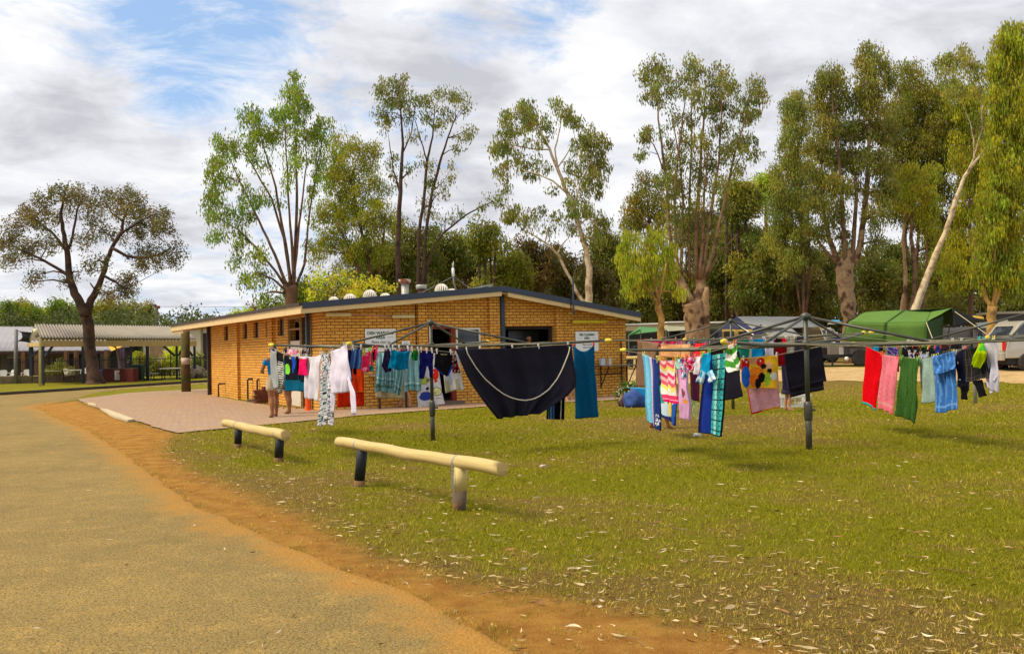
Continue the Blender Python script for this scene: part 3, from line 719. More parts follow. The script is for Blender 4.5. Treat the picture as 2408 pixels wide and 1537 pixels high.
u0, u1, z0, z1 = oBig
b = MB(); b.bar(PF(u1-.05, z0, -.16), PF(u1-.05, z1, -.16), .10, .10, up=FN); b.bar(PF(u0, z1-.04, -.16), PF(u1-.10, z1-.04, -.16), .08, .08); b.build('opening_frame', mat('dark_frame', (.03, .018, .012), .7), bld)
# shutter glass folded at the top right of the opening
ua, zb = FW(1236, 800); b = MB(); b.prism([PF(ua, z1-.42, -1.1), PF(u1+.1, z1-.42, -1.1), PF(u1+.1, z1-.1, -1.1), PF(ua, z1-.1, -1.1)], -FN*.02); b.build('window', mat('dusty_glass', (.045, .055, .05), .3, .4, 4, spec=.6), bld)
# roller shutter / low painted panel below dish washing sign (splash area)
# ---- signs
def text_mesh(txt, size, mt, parent, origin, ax, az, name='lettering', bold=0.0, shear=0.0, align='CENTER', xs=1.0, space=1.0):
    cu = bpy.data.curves.new('t', 'FONT'); cu.body = txt; cu.size = size; cu.align_x = align; cu.offset = bold; cu.shear = shear; cu.space_line = space; cu.extrude = .0015
    cu.resolution_u = 3
    to = bpy.data.objects.new('t', cu); COL.objects.link(to); bpy.context.view_layer.update()
    me = bpy.data.meshes.new_from_object(to.evaluated_get(bpy.context.evaluated_depsgraph_get()))
    bpy.data.objects.remove(to); nrm = ax.cross(az)*-1
    V = [tuple(Vector(origin) + ax*(v.co.x*xs) + az*v.co.y - nrm*v.co.z) for v in me.vertices]; F = [tuple(p.vertices) for p in me.polygons]
    bpy.data.meshes.remove(me)
    return mkobj(name, V, F, mt, parent)
green_ink = mat('green_ink', (.005, .075, .035), .6, .05); black_ink = mat('black_ink', (.012, .012, .012), .6, .05)
signw = mat('sign_white', (.80, .82, .80), .45, .05, 2)
def front_sign(px0, py0, px1, py1, name, label, cat):
    u0, z1 = FW(px0, py0); u1, z0 = FW(px1, py1)
    t = thing(name, label, cat, tuple(PF((u0+u1)/2, z0, .01)))
    b = MB(); b.box(PF((u0+u1)/2, (z0+z1)/2, .022), (u1-u0, .012, z1-z0), (UU, FN, WZ)); b.build('board', signw, t, bevel=.003)
    return t, u0, u1, z0, z1
t, u0, u1, z0, z1 = front_sign(857.5, 773.5, 930.5, 826, 'wall_sign', 'large white dish washing area sign with green and black lettering', 'sign')
um = (u0+u1)/2; W = u1-u0; O = .031
text_mesh('DISH WASHING', .118, green_ink, t, PF(um, z1-.155, O), UU, WZ, bold=.0035, xs=.93)
text_mesh('AREA', .118, green_ink, t, PF(um, z1-.275, O), UU, WZ, bold=.0035, xs=.95)
text_mesh('Please clean up', .112, black_ink, t, PF(um, z1-.40, O), UU, WZ, shear=.35, xs=.82)
text_mesh('after you.', .112, black_ink, t, PF(um, z1-.52, O), UU, WZ, shear=.35, xs=.82)
b = MB(); b.box(PF(um-W*.33, z1-.235, O), (W*.2, .002, .006), (UU, FN, WZ)); b.box(PF(um+W*.33, z1-.235, O), (W*.2, .002, .006), (UU, FN, WZ)); b.build('rule_lines', black_ink, t)
t, u0, u1, z0, z1 = front_sign(1352, 779.5, 1406.6, 825, 'wall_sign', 'white fish cleaning area sign above the teal towel on the right side of the wall', 'sign')
um = (u0+u1)/2; W = u1-u0
text_mesh('FISH CLEANING', .098, green_ink, t, PF(um, z1-.135, O), UU, WZ, bold=.003, xs=.80)
text_mesh('AREA', .098, green_ink, t, PF(um, z1-.240, O), UU, WZ, bold=.003, xs=.85)
for k, s in enumerate(('Wash the table', 'Please wrap fish', 'before binning')):
    text_mesh(s, .066, black_ink, t, PF(um, z1-.345-k*.085, O), UU, WZ, shear=.35, xs=.8)
b = MB(); b.box(PF(um-W*.31, z1-.205, O), (W*.2, .002, .005), (UU, FN, WZ)); b.box(PF(um+W*.31, z1-.205, O), (W*.2, .002, .005), (UU, FN, WZ)); b.build('rule_lines', black_ink, t)
t, u0, u1, z0, z1 = front_sign(943.8, 801.5, 963.8, 817, 'notice', 'small pale notice on the brick wall left of the red framed doorway', 'notice')
b = MB()
for k, w in enumerate((.45, .62, .8, .7)): b.box(PF((u0+u1)/2, z1-.05-.035*k, .030), ((u1-u0)*w, .002, .009), (UU, FN, WZ))
b.build('print_lines', mat('faint_green_ink', (.12, .2, .13), .7), t)
# ---- wall lights
def wall_light(px0, px1, py0, py1, label, colr, glow):
    u0, z1 = FW(px0, py0); u1, z0 = FW(px1, py1); zc = (z0+z1)/2; rr = (z1-z0)/2
    t = thing('wall_light', label, 'wall light', tuple(PF((u0+u1)/2, zc, .02)), 'fluorescent lights on the front wall' if not glow else None)
    b = MB(); b.tube([PF(u0, zc, .10), PF(u0+.03, zc, .10), PF(u1-.03, zc, .10), PF(u1, zc, .10)], [rr*.75, rr, rr, rr*.75], 10); b.build('diffuser', colr, t, True)
    b = MB(); b.box(PF((u0+u1)/2, zc+.01, .03), (u1-u0-.02, .06, rr*1.2), (UU, FN, WZ)); b.build('housing', mat('grey_box', (.25, .2, .12), .7), t)
wall_light(763, 823, 735, 744.5, 'cream fluorescent wall light at the upper left corner of the front wall', mat('aged_diffuser', (.66, .56, .27), .4), False)
wall_light(918.5, 972.5, 741, 748.5, 'cream fluorescent wall light above the small notice', mat('aged_diffuser', (.66, .56, .27), .4), False)
wall_light(1341.7, 1421, 752.5, 760.5, 'long yellow fluorescent wall light above the fish cleaning sign', mat('yellow_diffuser', (.62, .50, .02), .4), True)
cond = mat('pinkish_conduit', (.50, .30, .22), .6)
b = MB(); a = FW(823, 739.5); c = FW(872, 741); d = FW(918, 744); b.tube([PF(a[0], a[1], .04), PF(c[0], c[1], .04), PF(d[0], d[1], .04)], .016, 6)
a = FW(1421, 758.5); c = FW(1470, 758); d = FW(1472.5, 753); b.tube([PF(a[0], a[1], .04), PF(c[0], c[1]-.0, .04), PF(d[0], d[1], .04)], .014, 6); b.lathe(PF(FW(1472.5, 751)[0], FW(1472.5, 751)[1]-.03, .04), [(.01, -.03), (.035, -.02), (.045, .01), (.03, .04), (.01, .05)], 8)
b.build('conduit', cond, bld)
# ---- fish-cleaning shelf
t = thing('wall_shelf', 'narrow steel fish cleaning bench fixed to the brick wall on iron brackets', 'bench', tuple(PF(FW(1440, 864)[0], FW(1440, 864)[1], .2)))
us, zs = FW(1396, 864); ue = FW(1481, 864)[0]; zs += .05
b = MB(); b.box(PF((us+ue)/2, zs, .28), (ue-us, .5, .035), (UU, FN, WZ)); b.build('shelf_top', mat('grey_steel', (.16, .13, .10), .5, .2, metal=.3), t, bevel=.004)
rust = mat('rusty_iron', (.045, .025, .016), .8, .3)
for uu in (us+.25, ue-.12):
    b = MB(); b.tube([PF(uu, zs-.65, .02), PF(uu, zs-.02, .50)], .018, 6); b.tube([PF(uu, zs-.7, .02), PF(uu, zs-.02, .02)], .02, 6); b.build('bracket', rust, t)
b = MB(); b.tube([PF(ue-.35, 0, .06), PF(ue-.35, 1.75, .06)], .022, 6); b.tube([PF(ue-.35, .72, .06), PF(ue-1.4, .70, .06)], .016, 6); b.build('water_pipe', rust, bld)
card = mat('cardboard', (.42, .25, .10), .85)
for (px0, px1, mt, lb) in ((1403, 1413, mat('blue_white_box', (.5, .52, .55), .6), 'white carton at the left of the cleaning bench'), (1414, 1420.5, card, 'brown carton standing between two white cartons on the cleaning bench'), (1421, 1427.5, whiteb, 'small white carton at the right on the cleaning bench')):
    u0 = FW(px0, 855)[0]; u1 = FW(px1, 855)[0]; b = MB(); b.box(PF((u0+u1)/2, zs+.018+.11, .2), (u1-u0, .12, .22), (UU, FN, WZ)); tag(b.build('carton', mt, bevel=.004), lb, 'carton')
ua_, za_ = FW(868, 884); ub_ = FW(1000, 884)[0]; t = thing('sink_bench', 'long pale topped dish washing bench along the wall under the dish washing sign', 'bench', tuple(PF((ua_+ub_)/2, 0, .3)))
b = MB(); b.box(PF((ua_+ub_)/2, za_+.02, .36), (ub_-ua_, .70, .05), (UU, FN, WZ)); b.build('benchtop', mat('pale_benchtop', (.50, .44, .34), .5, .1, 3), t, bevel=.008)
for f in (.04, .5, .96): b = MB(); b.bar(PF(ua_+(ub_-ua_)*f, 0, .62), PF(ua_+(ub_-ua_)*f, za_, .62), .05, .05, up=UU); b.build('leg', rust, t)
b = MB(); b.tube([PF(ua_+1.5, .55, .05), PF(ua_+1.75, .35, .3), PF(ua_+1.9, 0, .35)], .035, 8); b.build('waste_pipe', mat('grey_pvc', (.35, .32, .28), .5), t)
# ---- roof vents, flues and aerial
def roof_pt(px, py, vv):              # point on the pixel column, over the roof, at distance vv behind the front wall
    a = B(0, vv); c = B(LU, vv); return PL(px, py, a, c)
ventm = mat('pale_vent', (.72, .66, .55), .5, .1, 4, dirt=((.42, .26, .14), 6, .6))
VENTS = [(812, 697.5, 15, 3.0), (858, 692, 17, 3.2), (906, 686.5, 20, 3.4), (958-52+2, 689, 0, 0), (1038.5, 672, 15, 3.0), (1063, 677, 12, 4.0)]
VENTS = [(785, 705.5, 11, 6.0, 'lowest white turbine vent, second from the left end of the roof'), (823, 700.5, 13, 2.2, 'white turbine vent nearest the left corner of the front roof edge'),
         (869.5, 692, 14, 2.4, 'large white turbine vent in the middle of the left four'), (906, 698, 12, 3.6, 'low white turbine vent just left of the rusty flue'),
         (1038.5, 678, 14, 2.6, 'white turbine vent directly left of the aerial'), (1062.5, 687, 11, 3.8, 'half hidden white turbine vent at the foot of the aerial')]
vent_proto = None
for (px, py, rp, vv, lab) in VENTS:
    c = roof_pt(px, py, vv); s = rp/FPX*c.y
    t = thing('roof_vent', lab, 'roof vent', tuple(c - Vector((0, 0, s*1.2))), 'turbine vents on the roof')
    b = MB(); b.lathe(c, [(s*.55, -s*1.6), (s*.6, -s*.75), (s*.95, -s*.7), (s*1.0, -s*.45)], 14); b.build('base', ventm, t, True)
    b = MB(); 
    for k in range(18):
        a = 2*math.pi*k/18; pth = []
        for q in range(6):
            th = math.pi*.5*q/5; rr = s*1.02*math.cos(th)+.01; hh = -s*.45+s*1.15*math.sin(th); pth.append(c+Vector((rr*math.cos(a+.25*q/5), rr*math.sin(a+.25*q/5), hh)))
        b.tube(pth, [s*.125]*5+[s*.05], 5)
    b.build('turbine_blades', ventm, t)
    b = MB(); b.lathe(c, [(s*.86, -s*.45), (s*.8, 0), (s*.55, s*.4), (s*.1, s*.65)], 14); b.build('shade_drum', mat('painted_vent_shade', (.30, .22, .15), .8), t, True)  # darker drum colour stands in for the shade between the blades
rustm = mat('rusty_flue', (.22, .055, .02), .85, .3, 8, dirt=((.45, .38, .3), 9, .5)); galv = mat('galvanised', (.34, .33, .29), .5, .15, 6, metal=.3, dirt=((.28, .16, .08), 9, .62))
c = roof_pt(952, 658, 4.0); s = 10/FPX*c.y
t = thing('roof_flue', 'tall rusty capped flue rising from the roof', 'flue', (c.x, c.y, c.z-1.3))
b = MB(); b.tube([c-Vector((0, 0, 1.5)), c-Vector((0, 0, s*.6))], s*.9, 14); b.build('pipe', galv, t, True)
b = MB(); b.lathe(c, [(s*1.1, -s*.9), (s*1.5, -s*.6), (s*1.55, .0), (s*1.5, s*.1), (s*.1, s*.25)], 14); b.build('cap', rustm, t, True)
c = roof_pt(991, 674, 4.5); s = 10/FPX*c.y
t = thing('roof_flue', 'short flue with a flat grey band cap right of the tall rusty flue', 'flue', (c.x, c.y, c.z-.9))
b = MB(); b.tube([c-Vector((0, 0, 1.0)), c-Vector((0, 0, .05))], s*.8, 14); b.build('pipe', mat('dull_rust', (.12, .06, .04), .9), t, True)
b = MB(); b.lathe(c, [(s*1.2, -s*.5), (s*1.3, -s*.45), (s*1.3, s*.4), (s*1.2, s*.45), (s*.1, s*.5)], 16); b.build('cap', galv, t, True)
c = roof_pt(1066, 650, 3.4); t = thing('aerial', 'white roof aerial on a bent steel mast with two stays', 'aerial', (c.x, c.y, c.z-.5))
grey = mat('grey_pole', (.20, .19, .17), .5, .15, metal=.4)
b = MB(); q = roof_pt(1080, 690, 3.4); b.tube([q-Vector((0, 0, .2)), roof_pt(1067, 664, 3.4), roof_pt(1066, 649, 3.4)], .028, 8); b.build('mast', grey, t, True)
b = MB(); b.tube([roof_pt(1066, 650, 3.4), roof_pt(1065, 630, 3.4)], .045, 8); b.tube([roof_pt(1064, 631, 3.4), roof_pt(1063.6, 619, 3.4)], .01, 5); b.tube([roof_pt(1066.3, 631, 3.4), roof_pt(1066.3, 615, 3.4)], .01, 5); b.build('antenna_tube', whitef, t, True)
b = MB(); b.tube([roof_pt(1064, 651, 3.4), roof_pt(988, 690, 3.4)], .012, 5); b.tube([roof_pt(1068, 651, 3.4), roof_pt(1104, 678, 3.4)], .012, 5); b.build('stay', grey, t)
b = MB(); b.bar(roof_pt(1096, 681, 1.2), roof_pt(1158, 669, 1.2), .05, .04); b.bar(roof_pt(1158, 669, 1.2), roof_pt(1146, 678, 1.2), .05, .04); tag(b.build('metal_angle', galv), 'pale metal strip lying on the roof beside the ridge', 'metal strip')
# ---- pipes against the left wall
bpipe = mat('rusty_pipe', (.055, .032, .02), .8, .3, 8)
for (px, pt, pb, dx, lb) in ((514, 902, 934, 14, 'short bent pipe rail nearest the porch end of the left wall'), (565, 889.5, 938, 11, 'tall bent pipe rail right beside the brick pier'),
                         (583, 891, 943, 12, 'tall bent pipe rail standing on a small footing block'), (605.5, 892, 945, 10, 'tall bent pipe rail left of the brick stack')):
    g0 = G(px, pb); hz = (PL(px, pt, g0, g0+UU).z); top = Vector((g0.x, g0.y, hz)); e = top + (UU*.30 + VV*-.08)
    b = MB(); b.tube([g0-Vector((0, 0, .1)), top-Vector((0, 0, .03)), top+UU*.03, e], .030, 8); tag(b.build('pipe_rail', bpipe, smooth=True), lb, 'pipe rail', 'bent pipe rails along the left wall')
g0 = G(591, 945); b = MB(); b.box(g0+Vector((0, 0, .05)), (.22, .2, .1)); tag(b.build('footing_block', mat('grey_step', (.16, .11, .08), .9), bevel=.01), 'small grey footing block on the paving beside the brick stack', 'block')
# brick stack and rubble
redb = brick_mat('red_brick', (.17, .05, .028), (.12, .036, .022), (.20, .13, .09), .23, .086, .009)
t = thing('brick_stack', 'rough stepped stack of dark red bricks against the left wall', 'bricks', tuple(G(636, 949)))
r_ = random.Random(5); b = MB(); base = G(636, 947)
for row in range(10):
    nb = 4 if row < 6 else 2
    for k in range(nb):
        for dpt in range(2):
            c = base + UU*(-.42+k*.235+(row % 2)*.06+r_.uniform(-.015, .015)) + VV*(-.05+dpt*.12) + WZ*(.045+row*.088)
            if row < 5 or k >= 1: b.box(c + (UU*.23 if row >= 6 else UU*0), (.225, .105, .078), (UU, VV, WZ))
b.build('bricks', mat('dark_red_bricks', (.15, .05, .03), .9, .35, 7), t)
b = MB()
for _ in range(70):
    q = G(r_.uniform(640, 720), r_.uniform(946, 962)); s = r_.uniform(.02, .06); b.box(q+Vector((0, 0, s*.4)), (s*1.6, s, s), (Vector((math.cos(_), math.sin(_), 0)), Vector((-math.sin(_), math.cos(_), 0)), WZ))
tag(b.build('rubble', mat('tan_rubble', (.45, .26, .08), .95, .3), origin=tuple(G(680, 955))), 'scattered tan rubble and sand at the foot of the wall', 'rubble', kind='stuff')
# orange safety tube
g0 = G(724.5, 966); b = MB(); b.lathe(g0, [(.10, 0), (.10, .02), (.075, .03), (.07, .36), (.05, .37)], 14); tag(b.build('safety_bollard', mat('safety_orange', (.85, .09, .01), .5), smooth=False), 'bright orange safety bollard on the paving behind the white shirt', 'bollard')
make_grass(330000)
make_litter(58000)

# ================================================================ TREES
leaf_m = attr_mat('gum_leaves', .50, .45, .1, 1.5, 0, spec=.35)
def bark(name, c, dirt, s=2.2):
    return mat(name, c, .9, .3, 6, .8, 18, dirt=(dirt, s, .5))
bk_dark = bark('dark_rough_bark', (.085, .045, .028), (.04, .022, .016))
bk_brown = bark('brown_bark', (.15, .075, .038), (.06, .035, .022))
bk_white = bark('white_gum_bark', (.60, .46, .30), (.34, .22, .12), 3.5)
bk_patch = bark('peeling_bark', (.36, .225, .12), (.10, .052, .03), 2.4)
bk_stem = bark('grey_brown_stems', (.22, .125, .065), (.10, .055, .035), 2.5)
bk_gold = bark('golden_bark', (.42, .24, .06), (.22, .12, .04), 1.6)
def wig(path, n, amp, r):
    """resample a polyline of (Vector, radius) with gentle wiggle"""
    out = []
    for (a, ra), (b_, rb) in zip(path[:-1], path[1:]):
        for k in range(n):
            t = k/n; p = a.lerp(b_, t); out.append((p + Vector((r.uniform(-1, 1), r.uniform(-1, 1), r.uniform(-.3, .3)))*amp*(0 if (k == 0 and not out) else 1), ra+(rb-ra)*t))
    out.append(path[-1]); return out
LEAFCOUNT = [0]
def tree(label, depth, trunks, crowns, leafc, barkm, name='gum_tree', cat='tree', group=None, dens=1.0, leaf=(.19, .045), droop=.75, seed=0, spread=.30, stems=None, twig=True, z_base=None, clumpr=16, var=.35, hole=.0):
    """trunks: lists of (px, py, width px); crowns: ellipses (px, py, rx, ry[, density]); everything becomes world geometry at 'depth'"""
    r = random.Random(seed+11); g_ = np.random.default_rng(seed+5)
    if 11 <= seed <= 16 or seed == 10: dens *= 1.45
    sc = depth/FPX
    bx, by, _ = trunks[0][0]
    b0 = P(bx, by, depth); gz = zg(b0.x, b0.y)
    t = thing(name, label, cat, (b0.x, b0.y, gz), group)
    cpx = sum(c[0] for c in crowns)/len(crowns); allx = [c[0]+c[2] for c in crowns]+[c[0]-c[2] for c in crowns]
    cw = (max(allx)-min(allx))*sc
    tm = MB(); stm = MB(); nodes = []
    top = min(p[1] for tr in trunks for p in tr); bot = max(p[1] for tr in trunks for p in tr)
    for ti, tr in enumerate(trunks):
        yo = 0 if ti == 0 else r.uniform(-1, 1)*cw*.16
        pts = []
        for i, (px, py, w) in enumerate(tr):
            f = 0 if len(tr) < 2 else i/(len(tr)-1)
            f2 = min(1, max(0, (bot-py)/(bot-top+1)))
            pts.append((P(px, py, depth + yo*f2), max(.012, w*sc*.5)))
        if ti == 0 or tr[0][1] >= by-3:
            p0 = pts[0][0]
            if p0.z > gz-.1: pts.insert(0, (Vector((p0.x+ .0, p0.y, gz-.15)), pts[0][1]*1.25))
        pts = wig(pts, 3, min(.05, pts[-1][1]*.35+.012), r)
        (tm if (ti == 0 or tr[0][2] >= 16 or barkm is not bk_patch) else stm).tube([p for p, _ in pts], [w for _, w in pts], 9 if pts[0][1] > .08 else 6)
        nodes += [(p, w, (P_to_px(p))) for p, w in pts]
    tm.build('trunk', barkm, t, True)
    bm_ = stm; V = []; Cc = []
    for c in crowns:
        cx, cy, rx, ry = c[:4]; dn = (c[4] if len(c) > 4 else 1.0)*dens
        cyo = r.uniform(-1, 1)*cw*spread*.6
        nsub = max(2, int(math.pi*rx*ry/(clumpr*clumpr*1.15)*dn + .5))
        # limb from the nearest lower trunk node to the crown centre
        best = None; bd = 1e9
        for (p, w, q) in nodes:
            if q[1] < cy-ry*.2: continue
            d = math.hypot(q[0]-cx, (q[1]-cy)*.8)+(4 if w < .02 else 0)
            if d < bd: bd = d; best = (p, w)
        if best is None: best = (nodes[-1][0], nodes[-1][1])
        cen = P(cx, cy, depth+cyo)
        if bd > 10:
            mid = best[0].lerp(cen, .5) + Vector((r.uniform(-.15, .15), r.uniform(-.15, .15), .12))*cw*.12; w0 = min(best[1]*.6, .07)
            bm_.tube([best[0], mid, cen], [w0, w0*.7, w0*.35], 5); root = cen; w1 = w0*.35
        else: root = best[0]; w1 = min(best[1]*.5, .035)
        for k in range(nsub):
            a = r.uniform(0, 6.283); q = math.sqrt(r.random()); px = cx+rx*.86*q*math.cos(a); py = cy+ry*.86*q*math.sin(a)
            dy = cyo + r.uniform(-1, 1)*sc*(rx+ry)*.5*math.sqrt(max(0, 1-q*q*.6))*1.1
            s = P(px, py, depth+dy)
            if twig:
                m2 = root.lerp(s, .55) + Vector((r.uniform(-1, 1), r.uniform(-1, 1), r.uniform(-.3, .9)))*sc*6
                bm_.tube([root, m2, s], [max(.010, w1*.6), max(.008, w1*.4), .005], 3, cap=False)
            cr = clumpr*sc*r.uniform(.6, 1.25)
            nl = int(100*dn**.3*r.uniform(.6, 1.3)*(clumpr/16.)**2*(depth/50.)**1.2)
            shade = 1+r.uniform(-var, var)*.9; tone = r.uniform(-1, 1)
            pos = g_.normal(0, 1, (nl, 3)); pos /= np.maximum(.6, np.linalg.norm(pos, axis=1))[:, None]**.35; pos *= np.array([cr*.80, cr*.80, cr*.84])
            pos += np.array(s)
            L = leaf[0]*.82*(.6+.8*g_.random(nl)); Wd = leaf[1]*.62*(.7+.6*g_.random(nl))
            d = g_.normal(0, 1, (nl, 3)); d /= np.linalg.norm(d, axis=1)[:, None]; d = d*(1-droop)+np.array([0, 0, -1.0])*droop; d /= np.linalg.norm(d, axis=1)[:, None]
            w = np.cross(d, g_.normal(0, 1, (nl, 3))); w /= np.maximum(1e-6, np.linalg.norm(w, axis=1))[:, None]
            A = pos; Bq = pos+d*(L*.45)[:, None]+w*Wd[:, None]; Cq = pos+d*L[:, None]; Dq = pos+d*(L*.45)[:, None]-w*Wd[:, None]
            V.append(np.stack([A, Bq, Cq, Dq], 1).reshape(-1, 3))
            base = np.array(leafc)*np.array([2.35, 2.2, .95])*shade; base = base*np.array([1+.28*tone, 1+.06*tone, 1-.2*tone])
            cc = base[None, :]*(.65+.7*g_.random((nl, 1))); old = g_.random(nl) < .05; cc[old] = np.array([.22, .10, .03])
            Cc.append(cc); LEAFCOUNT[0] += nl
    if bm_.V: bm_.build('branches', barkm if barkm is not bk_patch else bk_stem, t, True)
    V = np.concatenate(V); Cc = np.clip(np.concatenate(Cc), 0, 1)
    F = np.arange(len(V), dtype=np.int32).reshape(-1, 4)
    mkobj('crown', V, F, leaf_m, t, cols=Cc)
    return t
def P_to_px(p):
    v = Vector(p)-Vector((0, 0, EYE)); z = v.dot(_F)
    return (CX+FPX*v.dot(_X)/z, CY-FPX*v.dot(_Y)/z)
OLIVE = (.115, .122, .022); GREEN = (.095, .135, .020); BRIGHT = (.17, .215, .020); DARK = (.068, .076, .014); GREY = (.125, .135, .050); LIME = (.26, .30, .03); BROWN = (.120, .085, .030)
# --- spreading tree over the picnic shelter
tree('dark barked spreading tree with forked trunk in front of the picnic shelter', 58,
     [[(225, 897, 40), (219, 870, 30), (213, 830, 27), (208, 770, 26), (201, 742, 27)],
      [(201, 742, 24), (190, 715, 21), (176, 690, 19), (165, 655, 16), (160, 615, 14), (156, 580, 12), (148, 540, 9), (143, 500, 7), (150, 465, 4)],
      [(203, 745, 22), (214, 705, 17), (228, 680, 15), (243, 645, 12), (252, 610, 11), (264, 580, 9), (285, 548, 8), (290, 515, 6), (305, 480, 4)],
      [(264, 583, 8), (300, 603, 7), (340, 607, 6), (370, 600, 5), (400, 585, 3)], [(165, 650, 9), (130, 628, 7), (95, 608, 6), (55, 590, 4), (25, 575, 3)],
      [(157, 590, 8), (125, 550, 6), (95, 525, 5), (60, 500, 3)], [(156, 600, 8), (172, 555, 6), (178, 510, 5), (190, 470, 3)], [(196, 725, 8), (212, 703, 6), (230, 690, 5), (212, 665, 3)],
      [(288, 520, 6), (262, 500, 4), (250, 475, 3)], [(285, 548, 6), (330, 520, 5), (360, 505, 3)], [(243, 648, 7), (270, 662, 5), (295, 680, 3)], [(122, 470, 2.5), (116, 448, 2), (110, 430, 1.2)], [(150, 465, 2.5), (157, 440, 1.8), (163, 424, 1)]],
     [(112, 468, 30, 25), (150, 455, 32, 22), (180, 462, 35, 30), (75, 500, 35, 28), (100, 515, 40, 28, .8), (40, 545, 36, 32), (15, 580, 26, 30), (60, 585, 40, 28), (30, 615, 30, 15), (110, 570, 40, 30, .7), (205, 500, 36, 38, .7), (238, 465, 26, 26),
      (290, 462, 40, 26), (325, 480, 36, 30), (370, 508, 36, 26), (280, 500, 45, 28, .7), (340, 530, 45, 28), (385, 545, 24, 24), (235, 545, 45, 28, .6), (200, 560, 38, 26, .6), (415, 590, 22, 28), (380, 600, 45, 22), (330, 590, 50, 24, .6), (350, 630, 40, 20, .8), (415, 620, 22, 14, .7),
      (290, 665, 42, 24), (255, 690, 26, 16), (310, 690, 26, 16), (225, 615, 36, 22, .8), (90, 645, 26, 18, .8), (75, 662, 18, 12, .7), (190, 640, 26, 20, .5), (150, 660, 18, 22, .4), (145, 515, 35, 30, .5), (300, 550, 40, 24, .4)],
     (.074, .066, .034), bk_dark, dens=.82, leaf=(.20, .055), droop=.35, seed=1, clumpr=13)
# --- bushes behind the pale roofs on the left
for i, (px, py, rx, ry, c, lb) in enumerate([(14, 735, 22, 28, GREEN, 'green bush behind the far left end of the pale roof'), (68, 738, 34, 26, GREEN, 'round green bush left of the forked trunk above the shelter roof'), (48, 728, 30, 24, OLIVE, 'olive bush between the two green bushes at the far left'),
        (145, 730, 34, 30, GREEN, 'green bush directly left of the forked trunk'), (108, 745, 32, 22, BRIGHT, 'bright low bush rising behind the shelter roof'), (250, 735, 44, 32, OLIVE, 'wide olive bush right of the forked trunk'),
        (300, 735, 34, 28, GREY, 'grey green bush left of the power pole'), (345, 738, 24, 28, GREY, 'thin grey bush at the foot of the power pole'), (200, 740, 30, 22, DARK, 'dark bush seen through the fork of the tree')]):
    tree(lb, 104+i*1.7, [[(px, py+60, 7), (px, py+20, 5)]], [(px-rx*.4, py, rx*.6, ry*.8), (px+rx*.4, py+2, rx*.6, ry*.8), (px, py-ry*.4, rx*.5, ry*.6), (px, py+ry*.5, rx, ry*.6), (px-rx*.3, py+ry*1.2, rx, ry*.7)], c, bk_brown, 'bush', 'bush', dens=1.2, leaf=(.30, .09), droop=.3, seed=20+i, clumpr=10)
# --- tall pollarded gum left of the brick block
tree('tall many stemmed green gum rising behind the left end of the roof', 50,
     [[(686, 730, 30), (685, 700, 28), (683, 672, 30)], [(676, 690, 16), (672, 665, 13)],
      [(690, 675, 10), (693, 600, 8), (698, 500, 7), (697, 400, 5), (694, 300, 4), (690, 200, 2)], [(684, 675, 9), (676, 600, 8), (662, 520, 6), (648, 440, 5), (625, 360, 3), (600, 285, 2)], [(692, 675, 9), (688, 590, 7), (680, 500, 5), (676, 400, 4), (668, 280, 2)],
      [(674, 675, 9), (655, 620, 7), (628, 560, 6), (600, 500, 5), (565, 430, 3), (530, 350, 2)], [(676, 680, 8), (650, 640, 6), (600, 580, 5), (560, 540, 3), (510, 510, 2)], [(696, 675, 7), (716, 620, 6), (722, 560, 5), (728, 490, 4), (745, 400, 3), (762, 310, 2)],
      [(670, 680, 7), (640, 655, 5), (605, 640, 3), (590, 650, 2)], [(686, 670, 8), (668, 560, 6), (640, 470, 5), (600, 400, 4), (570, 350, 2)], [(690, 670, 7), (700, 560, 6), (712, 460, 4), (722, 380, 3), (716, 300, 2)]],
     [(692, 190, 20, 22), (688, 228, 36, 30), (664, 262, 30, 26), (705, 265, 32, 30), (590, 262, 24, 20), (592, 295, 34, 28), (530, 330, 26, 24), (513, 365, 26, 32), (762, 288, 20, 24), (745, 320, 26, 30), (655, 310, 42, 30, .8), (708, 325, 40, 34, .8), (608, 335, 36, 26), (562, 365, 36, 30, .6),
      (503, 415, 22, 34), (545, 420, 36, 26, .5), (695, 385, 46, 32, .55), (745, 365, 20, 36, .8), (620, 390, 40, 28, .4), (498, 475, 26, 34), (486, 505, 16, 18), (530, 500, 30, 26, .6), (597, 460, 48, 34, .75), (575, 505, 34, 24, .8), (512, 550, 22, 18), (562, 560, 34, 28, .8), (650, 470, 30, 20, .3), (560, 610, 20, 22, .8), (604, 600, 30, 22, .9), (625, 640, 30, 16, .7),
      (593, 655, 28, 24, .9), (620, 690, 22, 18, .7), (740, 430, 22, 40, .7), (730, 500, 18, 30, .5), (668, 430, 30, 22, .35)],
     (.110, .155, .026), bk_brown, dens=.85, leaf=(.21, .05), seed=2, clumpr=14)
